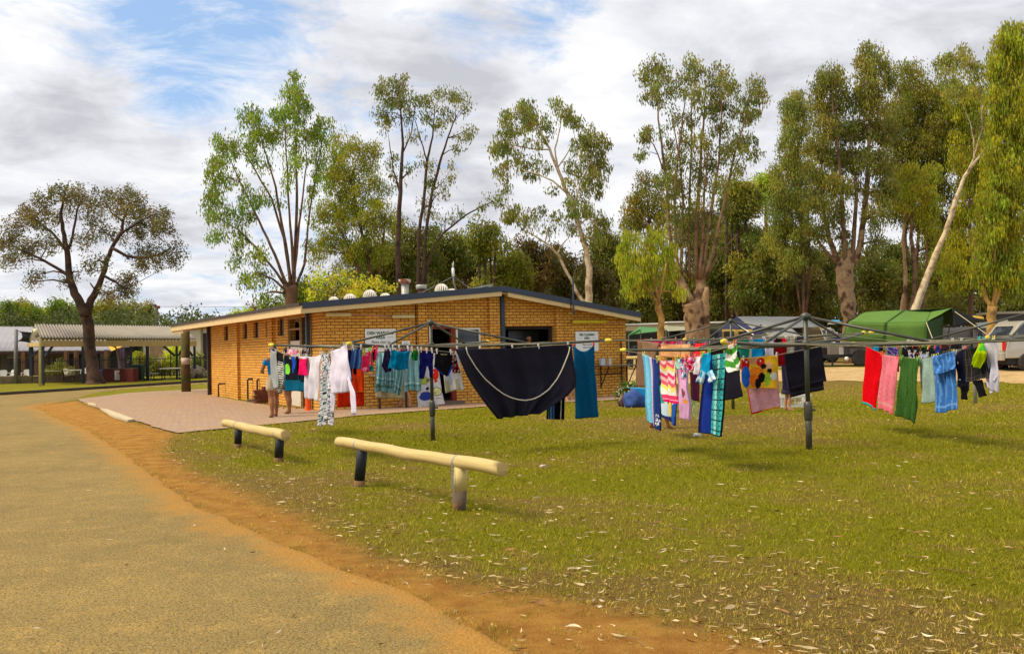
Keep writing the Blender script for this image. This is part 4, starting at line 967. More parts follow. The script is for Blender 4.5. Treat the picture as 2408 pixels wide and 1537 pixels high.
# --- yellow-green bushy tree behind
tree('dense yellow green bushy tree between the two tall gums', 58, [[(880, 740, 12), (872, 640, 10), (850, 540, 7), (825, 430, 4)], [(880, 700, 8), (900, 600, 6), (905, 500, 4)], [(870, 690, 8), (830, 600, 6), (790, 520, 4)]],
     [(812, 338, 38, 22), (848, 350, 28, 20), (790, 370, 26, 28), (831, 400, 50, 34), (866, 370, 26, 40), (780, 420, 36, 36), (865, 450, 52, 44), (805, 470, 50, 40), (770, 500, 34, 34), (830, 530, 60, 44), (765, 560, 38, 34), (900, 510, 50, 40), (800, 590, 46, 32), (870, 590, 60, 40), (740, 590, 24, 30, .7), (830, 625, 50, 22, .7)],
     (.128, .142, .014), bk_brown, dens=1.1, seed=3, clumpr=16)
tree('small pale green tree showing above the roof left of the vents', 47, [[(790, 730, 5), (780, 690, 4), (770, 660, 2)], [(792, 720, 4), (815, 680, 2)]],
     [(740, 660, 24, 20, .8), (765, 650, 26, 18, .8), (800, 655, 34, 18, .7), (745, 690, 28, 18), (790, 680, 34, 18, .8), (835, 675, 34, 22, .8), (870, 665, 30, 20, .7), (820, 695, 44, 12), (905, 670, 26, 18, .7)], (.25, .26, .03), bk_gold, dens=.75, leaf=(.17, .06), droop=.3, seed=4, clumpr=11)
for i, (px, py, rx, ry, lb) in enumerate([(640, 715, 30, 16, 'low green bush behind the roof edge, left of the pollarded trunk'), (570, 735, 26, 12, 'yellowish bush peeping over the sloping roof edge'), (598, 715, 20, 14, 'thin brownish bush above the middle of the sloping roof edge')]):
    tree(lb, 56+i*2, [[(px, py+60, 5), (px, py+10, 4)]], [(px-rx*.4, py+3, rx*.6, ry), (px+rx*.4, py, rx*.6, ry), (px, py+ry, rx, ry)], [GREEN, LIME, (.16, .11, .04)][i], bk_brown, 'bush', 'bush', dens=[1, .9, .5][i], leaf=(.2, .06), droop=.3, seed=40+i, clumpr=9)
# --- tall dark stemmed gum
tree('tall slender gum with bare dark stems behind the rusty flue', 52,
     [[(938, 735, 15), (936, 640, 13), (936, 560, 12), (941, 455, 10), (947, 360, 7), (946, 300, 5), (938, 220, 3)], [(985, 735, 11), (984, 640, 9), (984, 560, 8), (1000, 440, 7), (1004, 378, 6), (1018, 320, 4), (1023, 250, 2)],
      [(992, 700, 8), (1000, 560, 8), (1016, 450, 7), (1034, 385, 6), (1052, 325, 4), (1072, 275, 2.5)], [(941, 455, 5), (925, 400, 4), (915, 330, 2)], [(1004, 378, 4), (990, 330, 3), (975, 280, 2)],
      [(1052, 325, 3), (1080, 315, 2), (1100, 305, 1.5)], [(1016, 450, 4), (1040, 430, 2)], [(947, 360, 4), (968, 310, 3), (975, 260, 1.5)],
      [(995, 720, 6), (1006, 625, 6), (1022, 575, 5), (1046, 545, 5), (1096, 505, 4), (1130, 487, 3), (1158, 474, 2)]],
     [(918, 190, 26, 18), (945, 195, 24, 22), (905, 215, 22, 24), (930, 230, 34, 24), (960, 240, 26, 30), (908, 265, 22, 20), (940, 275, 30, 22, .7), (985, 225, 14, 16), (1000, 245, 18, 28, .8), (1045, 222, 22, 18), (1075, 235, 24, 22), (1060, 260, 28, 18, .8), (1098, 255, 12, 22), (1100, 305, 18, 16), (1085, 325, 16, 10, .7), (1012, 262, 28, 24, .7),
      (1030, 300, 26, 18, .6), (900, 300, 14, 16, .7), (915, 375, 22, 28, .5), (975, 330, 18, 22, .6), (1000, 385, 22, 22, .7), (965, 400, 20, 26, .5), (1008, 425, 22, 18, .8), (1046, 425, 22, 14, .8), (1062, 400, 14, 18, .6), (1030, 455, 22, 16, .7), (1072, 350, 14, 12, .6), (930, 430, 20, 22, .5), (1000, 490, 28, 22, .7), (1038, 512, 20, 14, .6),
      (1090, 497, 24, 10, .6), (1130, 480, 18, 9, .5), (1160, 468, 14, 12, .5), (1075, 515, 20, 8, .5)],
     (.100, .108, .042), bk_dark, dens=.68, leaf=(.20, .05), seed=5, clumpr=12)
# --- white forked gum
tree('white trunked gum leaning left behind the ridge of the roof', 50,
     [[(1384, 722, 19), (1385, 680, 17), (1385, 627, 15), (1376, 580, 12), (1361, 531, 11), (1350, 485, 11), (1334, 455, 9), (1322, 425, 8), (1311, 397, 8), (1292, 350, 6), (1275, 320, 5), (1258, 290, 3)],
      [(1376, 716, 9), (1358, 690, 8), (1346, 665, 7), (1328, 630, 7), (1313, 600, 6), (1290, 575, 5), (1266, 560, 4), (1240, 545, 2)], [(1311, 600, 5), (1318, 580, 3.5), (1334, 562, 2.5)], [(1334, 455, 5), (1300, 425, 4), (1265, 410, 3), (1230, 400, 2)],
      [(1311, 397, 5), (1305, 350, 4), (1318, 300, 3), (1322, 260, 2)], [(1350, 480, 5), (1365, 430, 4), (1390, 380, 3), (1400, 330, 2)], [(1311, 395, 4), (1335, 360, 3), (1352, 320, 2)], [(1361, 531, 4), (1385, 510, 3), (1410, 540, 2)], [(1292, 352, 4), (1250, 350, 3), (1200, 340, 2)], [(1240, 548, 3), (1210, 520, 2), (1195, 480, 1.5)]],
     [(1242, 248, 28, 16), (1232, 272, 36, 24), (1262, 285, 30, 24), (1186, 272, 22, 14), (1190, 300, 24, 18), (1220, 310, 30, 20, .8), (1180, 340, 20, 18, .9), (1305, 245, 16, 16), (1325, 262, 22, 20), (1345, 290, 22, 20), (1285, 300, 20, 20, .7), (1262, 330, 30, 20, .7), (1164, 358, 16, 22), (1205, 350, 34, 18, .8), (1188, 392, 24, 16), (1180, 418, 18, 14, .8), (1222, 380, 30, 22, .8), (1240, 410, 26, 14, .7), (1275, 385, 30, 22, .5),
      (1395, 320, 28, 20), (1415, 345, 20, 26), (1370, 345, 34, 28), (1385, 380, 34, 24), (1420, 385, 16, 24), (1350, 385, 22, 18), (1340, 420, 18, 14, .7), (1378, 412, 34, 22), (1415, 425, 14, 14), (1392, 450, 26, 16), (1352, 458, 16, 14), (1300, 440, 14, 10, .5), (1182, 470, 14, 24, .8), (1192, 440, 8, 20, .6), (1205, 500, 32, 24), (1240, 520, 26, 18, .8), (1268, 500, 26, 16, .8), (1300, 510, 20, 14, .7), (1340, 490, 24, 20), (1380, 492, 34, 20, .9), (1410, 520, 24, 28), (1392, 560, 26, 22, .8), (1338, 530, 20, 20, .7), (1290, 540, 22, 12, .6)],
     (.115, .128, .045), bk_white, dens=.85, leaf=(.23, .05), seed=6, clumpr=12)
# --- great pollard gum in the middle right
tree('great pollard gum with thick peeling trunk behind the middle clothes hoist', 46,
     [[(1634, 800, 46), (1632, 770, 44), (1630, 735, 44), (1626, 710, 48)], [(1658, 800, 22), (1660, 760, 20), (1658, 725, 20), (1660, 695, 17), (1661, 675, 9)], [(1622, 715, 32), (1606, 680, 27), (1597, 655, 22), (1592, 636, 11)], [(1640, 712, 30), (1646, 675, 25), (1650, 655, 22), (1652, 636, 12)],
      [(1592, 660, 12), (1580, 600, 9), (1572, 520, 8), (1568, 440, 7), (1558, 360, 6), (1548, 280, 4), (1545, 170, 2)], [(1598, 655, 10), (1590, 590, 8), (1586, 500, 7), (1590, 400, 5), (1604, 300, 4), (1612, 220, 2)], [(1602, 655, 9), (1604, 560, 7), (1606, 470, 6), (1600, 380, 4), (1580, 270, 2)],
      [(1640, 655, 12), (1636, 580, 10), (1640, 500, 9), (1644, 430, 8), (1650, 350, 6), (1656, 260, 4), (1660, 190, 2)], [(1650, 655, 10), (1662, 570, 8), (1676, 470, 7), (1690, 380, 5), (1696, 280, 4), (1698, 190, 2)], [(1658, 655, 9), (1684, 560, 7), (1706, 460, 6), (1726, 370, 5), (1750, 290, 3), (1768, 220, 2)],
      [(1622, 655, 8), (1618, 560, 7), (1622, 460, 6), (1626, 350, 4), (1626, 200, 2)], [(1590, 660, 8), (1560, 590, 6), (1530, 540, 4), (1500, 490, 2)], [(1560, 400, 4), (1540, 345, 3), (1522, 320, 2)], [(1706, 440, 5), (1735, 380, 3), (1752, 345, 2)], [(1660, 650, 7), (1695, 590, 5), (1735, 550, 3)], [(1646, 655, 9), (1652, 560, 7), (1656, 450, 5), (1668, 330, 3)]],
     [(1545, 150, 26, 20), (1528, 175, 26, 26), (1558, 185, 24, 28), (1532, 220, 30, 26), (1565, 235, 22, 30, .7), (1622, 148, 22, 22), (1640, 172, 18, 20), (1604, 195, 26, 28), (1632, 220, 26, 30), (1692, 165, 30, 22), (1712, 195, 24, 28), (1680, 205, 24, 30), (1700, 240, 30, 28), (1775, 200, 24, 20), (1785, 230, 18, 28), (1755, 235, 24, 26), (1740, 270, 30, 26), (1775, 275, 22, 24), (1665, 265, 26, 30, .8),
      (1615, 270, 34, 32, .7), (1525, 310, 24, 18), (1510, 330, 18, 16), (1560, 300, 22, 26, .4), (1515, 360, 20, 12), (1750, 325, 36, 26), (1770, 360, 16, 20), (1722, 350, 34, 26), (1690, 300, 26, 30, .8), (1650, 330, 34, 34, .7), (1600, 340, 36, 30, .8), (1585, 385, 34, 26), (1640, 390, 36, 28, .8), (1690, 385, 34, 24, .8), (1728, 392, 22, 16, .8), (1560, 420, 30, 26), (1605, 430, 36, 24, .8), (1655, 440, 34, 26, .7), (1700, 430, 26, 18, .7), (1570, 465, 30, 22), (1630, 480, 30, 22, .8), (1590, 510, 30, 26, .7), (1670, 500, 32, 30, .8), (1630, 540, 40, 26, .7), (1700, 490, 24, 34, .7), (1600, 570, 26, 24, .5), (1680, 560, 30, 26, .6)],
     (.105, .115, .040), bk_patch, dens=.85, leaf=(.20, .045), seed=7, clumpr=13)
tree('olive bushy gum crowding the left side of the great pollard', 54, [[(1560, 790, 10), (1545, 640, 8), (1525, 540, 5)]],
     [(1520, 430, 30, 24), (1500, 455, 30, 24), (1545, 455, 26, 26), (1495, 490, 30, 26), (1530, 500, 34, 28), (1565, 500, 26, 30), (1500, 530, 34, 24), (1550, 545, 36, 26), (1480, 520, 14, 22)], (.115, .112, .025), bk_brown, dens=1.1, seed=8, clumpr=14)
tree('weeping light green pepper tree right of the brick block', 44, [[(1556, 795, 17), (1554, 750, 15), (1548, 712, 15)], [(1548, 715, 8), (1535, 690, 6), (1512, 670, 4)], [(1548, 712, 9), (1556, 670, 6), (1566, 620, 4)], [(1549, 715, 7), (1540, 660, 5), (1520, 600, 3)]],
     [(1480, 560, 26, 20), (1510, 570, 30, 26), (1535, 555, 26, 24), (1470, 600, 24, 34), (1498, 615, 30, 34), (1530, 610, 30, 34), (1478, 650, 24, 32), (1510, 660, 26, 30), (1560, 600, 24, 30), (1575, 640, 20, 36), (1545, 655, 20, 28, .6), (1484, 690, 20, 20), (1590, 690, 16, 30, .7), (1575, 590, 16, 22)],
     (.175, .205, .022), bk_gold, 'pepper_tree', dens=1.1, leaf=(.24, .035), droop=.93, seed=9, clumpr=12)
# --- right-hand group
tree('feathery grey green gum at the left edge of the right hand group', 58, [[(1890, 760, 9), (1890, 640, 8), (1880, 460, 6), (1874, 300, 3)], [(1895, 740, 7), (1905, 620, 6), (1900, 480, 3)], [(1885, 740, 6), (1870, 640, 5), (1862, 500, 3)]],
     [(1872, 230, 22, 20), (1862, 255, 26, 26), (1885, 265, 24, 28), (1870, 300, 36, 30), (1865, 350, 38, 34), (1850, 400, 36, 30), (1880, 410, 36, 40), (1840, 450, 34, 34), (1885, 480, 40, 40), (1835, 500, 34, 36), (1870, 545, 44, 36), (1830, 560, 34, 34), (1900, 590, 34, 30), (1850, 610, 40, 26)], (.118, .130, .036), bk_brown, dens=1.1, seed=10, clumpr=15)
tree('broad pollard gum with pale flaking trunk left of the green tent', 48,
     [[(2000, 780, 34), (1998, 745, 33), (1993, 700, 36), (1988, 660, 40), (1988, 625, 40), (1992, 602, 26), (1996, 588, 12)], [(1975, 625, 13), (1950, 560, 11), (1938, 500, 9), (1930, 420, 6), (1935, 330, 3)], [(1988, 615, 12), (1984, 540, 11), (1980, 460, 9), (1972, 360, 7), (1960, 260, 4), (1952, 190, 2)],
      [(2010, 620, 16), (2024, 575, 14), (2030, 520, 13), (2038, 455, 12), (2042, 380, 9), (2044, 280, 6), (2046, 180, 3), (2044, 120, 2)], [(2002, 615, 12), (2010, 540, 10), (2014, 460, 8), (2008, 380, 5), (2000, 300, 3)], [(1972, 620, 9), (1940, 590, 7), (1915, 550, 4)]],
     [(1950, 172, 30, 18), (1935, 200, 28, 24), (1970, 205, 30, 26), (1925, 240, 26, 28), (1965, 255, 34, 32), (2046, 125, 22, 24), (2032, 155, 24, 26), (2066, 150, 24, 26), (2045, 195, 34, 30), (2085, 180, 18, 26), (2020, 240, 34, 34), (2068, 240, 34, 32), (1940, 295, 40, 32), (1985, 310, 38, 34), (2035, 300, 40, 34), (2080, 305, 34, 36), (1925, 350, 36, 34), (1970, 375, 40, 34), (2020, 375, 34, 34), (2070, 380, 40, 38), (1915, 405, 34, 30), (1955, 435, 44, 32), (2010, 440, 26, 30, .7), (2075, 450, 36, 34), (1920, 475, 40, 34), (1970, 500, 36, 28, .8), (2060, 510, 30, 34, .8), (1930, 535, 36, 28), (1985, 555, 30, 22, .6), (2055, 570, 26, 28, .7)],
     (.108, .112, .034), bk_patch, dens=1.0, seed=11, clumpr=15)
tree('tall leafy gum forming the dark mass behind the green tent', 56, [[(2130, 745, 12), (2129, 640, 10), (2128, 560, 9), (2135, 440, 7), (2140, 300, 4)], [(2150, 745, 11), (2152, 640, 9), (2165, 500, 6), (2175, 350, 3)]],
     [(2142, 162, 28, 16), (2150, 185, 28, 16, .8), (2125, 215, 30, 26), (2165, 225, 36, 26), (2205, 225, 34, 28), (2110, 265, 36, 34), (2160, 275, 44, 36), (2210, 280, 40, 36), (2115, 325, 44, 38), (2175, 335, 50, 40), (2230, 340, 40, 36), (2120, 385, 44, 34), (2185, 395, 50, 38), (2140, 440, 46, 34), (2200, 455, 46, 36), (2120, 495, 34, 34), (2170, 510, 40, 34), (2220, 520, 34, 34), (2200, 570, 40, 30)],
     (.095, .098, .015), bk_brown, dens=1.25, seed=12, clumpr=17)
tree('yellow green gum with two pale upright stems beside the leaning trunk', 50, [[(2118, 750, 8), (2126, 690, 8), (2130, 640, 9), (2122, 570, 7), (2128, 500, 5)], [(2136, 750, 9), (2150, 690, 9), (2152, 630, 11), (2142, 560, 9), (2146, 480, 5)], [(2170, 740, 6), (2178, 660, 6), (2180, 560, 4)]],
     [(2118, 420, 32, 22), (2150, 405, 30, 20), (2190, 405, 28, 22), (2105, 450, 28, 24), (2145, 445, 36, 26), (2192, 460, 24, 34), (2175, 500, 26, 26), (2198, 510, 20, 26), (2130, 480, 30, 20, .7), (2195, 560, 26, 24, .8), (2210, 610, 26, 26, .7)], (.175, .180, .020), bk_patch, dens=.9, seed=13, clumpr=13)
tree('leaning white trunked gum slanting up to the right of the green tent', 46, [[(2148, 745, 22), (2158, 710, 18), (2178, 655, 16), (2200, 600, 14), (2222, 550, 12), (2238, 500, 11), (2252, 455, 9), (2268, 415, 8), (2300, 372, 6), (2330, 330, 3)], [(2276, 405, 5), (2290, 370, 4), (2290, 330, 3), (2282, 290, 2), (2262, 240, 1.5)], [(2290, 372, 3), (2310, 300, 2), (2305, 200, 1.5)]],
     [(2262, 120, 16, 14), (2215, 148, 30, 14), (2240, 145, 30, 20), (2278, 150, 26, 22, .8), (2308, 165, 22, 26, .8), (2225, 175, 30, 18, .8), (2265, 185, 32, 20, .6), (2300, 205, 26, 24, .6), (2240, 215, 30, 22, .6), (2335, 320, 18, 20, .6), (2312, 290, 20, 20, .7)], (.135, .140, .045), bk_white, dens=.75, seed=14, clumpr=12)
tree('lime green weeping gum behind the leaning white trunk', 54, [[(2280, 790, 10), (2284, 640, 9), (2280, 460, 6), (2285, 330, 3)]],
     [(2255, 215, 40, 24), (2290, 240, 34, 28), (2250, 265, 38, 32), (2295, 290, 38, 34), (2260, 325, 40, 34), (2305, 345, 36, 34), (2270, 380, 34, 30), (2310, 400, 36, 34), (2280, 440, 36, 34), (2250, 560, 34, 30), (2280, 590, 30, 34), (2240, 620, 34, 30), (2275, 650, 34, 26), (2300, 500, 36, 40), (2245, 670, 30, 18), (2262, 500, 24, 34)], (.165, .175, .015), bk_brown, dens=1.1, leaf=(.24, .045), droop=.88, seed=15, clumpr=15)
tree('huge bright green gum at the right edge with golden lower trunk', 42,
     [[(2333, 800, 22), (2334, 760, 21), (2334, 720, 22)], [(2334, 722, 14), (2350, 680, 12), (2362, 600, 10), (2370, 450, 8), (2372, 300, 6), (2378, 150, 3)], [(2330, 724, 11), (2315, 690, 9), (2300, 640, 7), (2290, 600, 4)], [(2338, 722, 10), (2342, 650, 8), (2336, 560, 6), (2340, 450, 3)]],
     [(2385, 75, 26, 18), (2365, 100, 28, 24), (2395, 110, 28, 28), (2352, 140, 24, 28), (2388, 155, 34, 34), (2360, 190, 34, 34), (2400, 210, 30, 38), (2350, 240, 26, 36), (2388, 265, 36, 38), (2360, 300, 36, 36), (2398, 330, 32, 40), (2350, 355, 34, 36), (2385, 390, 38, 38), (2345, 420, 38, 34), (2385, 450, 38, 38), (2340, 480, 40, 36), (2385, 515, 38, 38), (2330, 540, 38, 34), (2372, 570, 40, 34), (2325, 600, 36, 32), (2385, 620, 34, 34), (2350, 640, 36, 26), (2310, 640, 26, 28), (2392, 670, 24, 30), (2335, 670, 30, 20, .7)],
     (.155, .170, .016), bk_gold, dens=1.15, leaf=(.25, .045), droop=.86, seed=16, clumpr=16)
tree('dark leafy tree between the green tent and the golden trunk', 60, [[(2285, 800, 8), (2282, 700, 7), (2275, 640, 4)]],
     [(2215, 690, 30, 22), (2245, 700, 34, 22), (2262, 725, 26, 16), (2225, 720, 28, 16), (2190, 715, 20, 20), (2300, 700, 12, 20, .6)], (.075, .080, .018), bk_brown, 'tree', dens=1.0, seed=17, clumpr=11)
# --- the darker row behind: each tree its own thing
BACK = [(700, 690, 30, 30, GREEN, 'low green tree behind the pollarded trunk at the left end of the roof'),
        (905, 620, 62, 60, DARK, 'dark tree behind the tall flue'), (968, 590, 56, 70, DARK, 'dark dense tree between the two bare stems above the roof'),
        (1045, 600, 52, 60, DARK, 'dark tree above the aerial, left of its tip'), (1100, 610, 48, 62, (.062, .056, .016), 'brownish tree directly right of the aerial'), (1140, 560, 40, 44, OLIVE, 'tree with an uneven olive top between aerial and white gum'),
        (1190, 640, 52, 50, (.095, .105, .010), 'flat topped bright cypress behind the roof ridge'), (1255, 620, 50, 66, (.060, .045, .018), 'dark brown tree left of the white trunk'),
        (1320, 640, 44, 60, (.055, .050, .014), 'dark olive tree framed by the fork of the white gum'), (1430, 610, 46, 80, DARK, 'dark tree filling the gap right of the white trunk'), (1395, 660, 40, 50, (.05, .045, .014), 'low dark tree behind the foot of the white trunk'),
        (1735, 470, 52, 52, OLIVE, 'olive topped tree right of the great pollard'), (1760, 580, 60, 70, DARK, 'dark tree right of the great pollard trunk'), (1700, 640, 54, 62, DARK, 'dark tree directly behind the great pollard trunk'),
        (1600, 690, 50, 60, DARK, 'dark tree behind the pepper tree trunk'), (1820, 630, 56, 66, DARK, 'dark tree above the grey and blue tents'), (1880, 660, 50, 50, (.07, .062, .018), 'brownish tree left of the flaking pollard trunk'),
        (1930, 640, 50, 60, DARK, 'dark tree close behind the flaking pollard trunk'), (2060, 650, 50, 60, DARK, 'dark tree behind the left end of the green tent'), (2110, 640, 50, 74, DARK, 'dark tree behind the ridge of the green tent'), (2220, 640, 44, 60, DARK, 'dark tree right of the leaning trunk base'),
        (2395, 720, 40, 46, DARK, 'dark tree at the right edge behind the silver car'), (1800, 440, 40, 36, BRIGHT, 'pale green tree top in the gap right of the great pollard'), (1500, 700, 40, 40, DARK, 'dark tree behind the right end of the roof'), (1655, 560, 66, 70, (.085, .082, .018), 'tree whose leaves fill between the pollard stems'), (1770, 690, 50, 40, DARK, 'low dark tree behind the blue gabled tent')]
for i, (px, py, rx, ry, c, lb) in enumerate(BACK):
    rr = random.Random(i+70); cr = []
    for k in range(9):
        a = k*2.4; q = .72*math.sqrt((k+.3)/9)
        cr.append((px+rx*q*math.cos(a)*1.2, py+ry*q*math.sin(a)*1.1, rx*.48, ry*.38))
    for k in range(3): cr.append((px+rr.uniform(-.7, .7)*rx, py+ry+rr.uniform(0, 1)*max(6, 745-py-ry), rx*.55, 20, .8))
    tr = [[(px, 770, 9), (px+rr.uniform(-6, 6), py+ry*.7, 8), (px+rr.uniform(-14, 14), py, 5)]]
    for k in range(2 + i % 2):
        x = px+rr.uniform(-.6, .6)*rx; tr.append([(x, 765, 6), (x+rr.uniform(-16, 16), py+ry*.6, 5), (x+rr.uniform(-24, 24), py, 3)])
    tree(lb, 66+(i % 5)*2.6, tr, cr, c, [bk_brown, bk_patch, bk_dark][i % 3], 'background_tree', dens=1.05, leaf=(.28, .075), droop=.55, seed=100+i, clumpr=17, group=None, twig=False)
print('leaves', LEAFCOUNT[0])

# the far wood that closes the view behind everything
def far_wood(label, px0, px1, ytop, d0, n, colr, seed, yb=795):
    g_ = np.random.default_rng(seed); r = random.Random(seed); V = []; C = []
    for k in range(n):
        px = px0+(px1-px0)*g_.random(); hump = ytop(px)+14*math.sin(px*.045+seed)+9*math.sin(px*.11)
        py = hump+(yb-hump)*g_.random()**.85; d = d0+12*g_.random(); s = np.array(P(px, py, d)); nl = 60
        pos = s+g_.normal(0, 1, (nl, 3))*np.array([.75, .75, .6]); L = .42*(.5+g_.random(nl)); w0 = .10
        dr = g_.normal(0, 1, (nl, 3))*.5+np.array([0, 0, -.8]); dr /= np.linalg.norm(dr, axis=1)[:, None]; w = np.cross(dr, g_.normal(0, 1, (nl, 3))); w /= np.linalg.norm(w, axis=1)[:, None]
        V.append(np.stack([pos, pos+dr*(L*.5)[:, None]+w*w0, pos+dr*L[:, None], pos+dr*(L*.5)[:, None]-w*w0], 1).reshape(-1, 3)); C.append(np.array(colr)*(.6+.8*r.random())*(.7+.6*g_.random((nl, 1))))
    V = np.concatenate(V); o = mkobj('distant_wood', V, np.arange(len(V), dtype=np.int32).reshape(-1, 4), leaf_m, None, cols=np.concatenate(C), origin=(0, 0, 0)); tag(o, label, 'wood', kind='stuff')
far_wood('dark far wood closing the view behind building and camp', 700, 2480, lambda x: 640-40*_ss((x-1500)/200)+40*_ss((900-x)/200), 84, 1700, (.120, .108, .020), 3)
far_wood('low distant bushland behind the picnic shelter at the left', -60, 520, lambda x: 752, 100, 900, (.11, .13, .03), 4, 862)
# ================================================================ CLOTHES HOISTS
steel = mat('dull_galvanised_steel', (.085, .083, .066), .45, .25, 8, metal=.5, dirt=((.11, .08, .05), 9, .62))
steel_g = mat('greenish_steel', (.10, .12, .075), .5, .25, 8, metal=.35)
yknob = mat('yellow_plastic', (.72, .52, .04), .5, .1, 8)
cordm = mat('clothes_cord', (.36, .31, .19), .8, .1)
def hoist(label, base, top, angs, Ln, ypx, arm_r=.021, post_r=.036, knobs=(1, 1, 1, 1), baseW=None, post_mat=None):
    g0 = baseW if baseW is not None else G(*base)
    topz = PL(top[0], top[1], g0, g0+Vector((1, 0, 0))).z; hubz = PL(top[0], ypx[4], g0, g0+Vector((1, 0, 0))).z
    t = thing('clothes_hoist', label, 'clothes hoist', tuple(g0), 'rotary clothes hoists on the lawn')
    b = MB(); b.tube([g0-Vector((0, 0, .1)), g0+Vector((0, 0, .62))], post_r*1.12, 12); b.build('post_base', steel, t, True)
    b = MB(); b.tube([g0+Vector((0, 0, .60)), Vector((g0.x, g0.y, topz))], post_r*.86, 12); b.build('post', steel, t, True)
    b = MB(); b.lathe(g0+Vector((0, 0, .42)), [(post_r*1.1, 0), (post_r*1.45, .03), (post_r*1.5, .22), (post_r*1.3, .27), (post_r*.9, .29)], 12); b.tube([g0+Vector((0, -.0, .58)), g0+Vector((.10, -.03, .58))], .018, 6); b.build('winder_housing', steel, t, True)
    b = MB(); b.lathe(Vector((g0.x, g0.y, topz-.05)), [(post_r*1.1, 0), (post_r*1.7, .02), (post_r*1.7, .07), (.005, .10)], 12); b.build('head_cap', steel, t, True)
    b = MB(); b.lathe(Vector((g0.x, g0.y, hubz-.07)), [(post_r*.9, 0), (post_r*1.5, .02), (post_r*1.5, .12), (post_r*.9, .14)], 12); b.build('hub', steel, t, True)
    tips = []; hub = Vector((g0.x, g0.y, hubz))
    for k, a in enumerate(angs):
        x = g0.x+Ln*math.cos(math.radians(a)); y = g0.y+Ln*math.sin(math.radians(a)); 
        px = CX; z = 1.6
        for _ in range(4): px, py = P_to_px((x, y, z)); z += (py-ypx[k])*y/FPX
        tip = Vector((x, y, z)); tips.append(tip); d = (tip-hub); m_ = hub+d*.6+Vector((0, 0, -.03))
        b = MB(); b.tube([hub+d*.015, m_, tip], [arm_r*1.1, arm_r, arm_r*.8], 8); ar = b.build('arm', steel, t, True)
        if knobs[k]:
            b = MB(); dn = d.normalized(); b.lathe(tip-dn*.07, [(arm_r*1.1, -.02), (arm_r*1.4, .0), (arm_r*1.55, .045), (arm_r*1.1, .07), (arm_r*1.2, .09)], 8, dn); b.build('end_cap', yknob, ar, True)
        b = MB(); q = hub+d*.55+Vector((0, 0, -.0)); b.tube([Vector((g0.x, g0.y, topz-.02))+d.normalized()*.03, q], arm_r*.82, 8); b.build('strut', steel, t, True)
    # inner rounds of cord
    b = MB()
    for f in (.40, .68):
        for k in range(4):
            p, q = hub.lerp(tips[k], f), hub.lerp(tips[(k+1) % 4], f); b.tube([p+Vector((0, 0, .01)), p.lerp(q, .5)-Vector((0, 0, .05)), q+Vector((0, 0, .01))], .0022, 4)
    b.build('inner_cord', cordm, t)
    return t, g0, hub, tips
HA, gA, hubA, tA = hoist('clothes hoist with the black sheet, at the left', (1018, 1036), (1010, 757), [253, 343, 73, 163], 3.2, (808, 800, 802, 811, 813), arm_r=.023)
HB, gB, hubB, tB = hoist('clothes hoist standing nearest, right of the striped beach towels', (1903, 1056), (1893, 742), [235, 325, 55, 145], 3.1, (803, 796, 782, 823, 810), post_r=.042, arm_r=.025)
HC, gC, hubC, tC = hoist('clothes hoist farther back, behind the striped beach towels', (1724, 962), (1720, 753), [240, 330, 60, 150], 3.25, (798, 781, 785, 799, 796), arm_r=.022)
gd = Vector(((2440-CX)/FPX*16.0, 16.0, 0))
HD, gD, hubD, tD = hoist('clothes hoist at the right edge with the red and blue towels', None, (2436, 728), [230, 320, 50, 140], 3.1, (794, 780, 778, 808, 786), baseW=gd)
def cord(parent, pts, r=.0032):
    b = MB(); b.tube(pts, r, 5); o = b.build('outer_cord', cordm, parent); return o

# ================================================================ CLOTHES
cloth_m = attr_mat('woven_cloth', .95, .12, .13, 9, .5, 160, spec=.08)
sheer_m = attr_mat('thin_cloth', .9, .40, .08, 9, .4, 120, spec=.08)
terry_m = attr_mat('towelling', 1.0, .08, .20, 26, .9, 110, spec=.04)
def c_lin(rgb): return np.array(L3(rgb))
def resamp(pts, n):
    P_ = np.array(pts, float)
    if len(P_) == 1: return np.repeat(P_, n, 0)
    s = np.r_[0, np.cumsum(np.hypot(*(np.diff(P_, axis=0).T)))]; s /= s[-1]; t = np.linspace(0, 1, n)
    return np.stack([np.interp(t, s, P_[:, 0]), np.interp(t, s, P_[:, 1])], 1)
PEGS = []
HUNG = {'A1': [], 'A2': [], 'B1': [], 'C1': [], 'C2': [], 'D1': [], 'B2': [], 'A3': [], 'C3': [], 'D2': []}
LINES = {'A1': (tA[3], tA[0]), 'A2': (tA[0], tA[1]), 'A3': (hubA+Vector((-2.2, .55, 0)), hubA+Vector((1.3, 1.15, 0))), 'B1': (tB[3], tB[0]), 'B2': (hubB.lerp(tB[3], .4), hubB.lerp(tB[2], .4)),
         'B3': (hubB.lerp(tB[3], .62), hubB.lerp(tB[0], .62)), 'C1': (tC[3], tC[0]), 'C2': (tC[0], tC[1]), 'C3': (hubC.lerp(tC[3], .8), hubC.lerp(tC[2], .5)), 'D1': (tD[3], tD[0]), 'D2': (hubD.lerp(tD[3], .75), hubD.lerp(tD[0], .62)), 'A4': (hubA.lerp(tA[3], .7), hubA.lerp(tA[0], .7))}
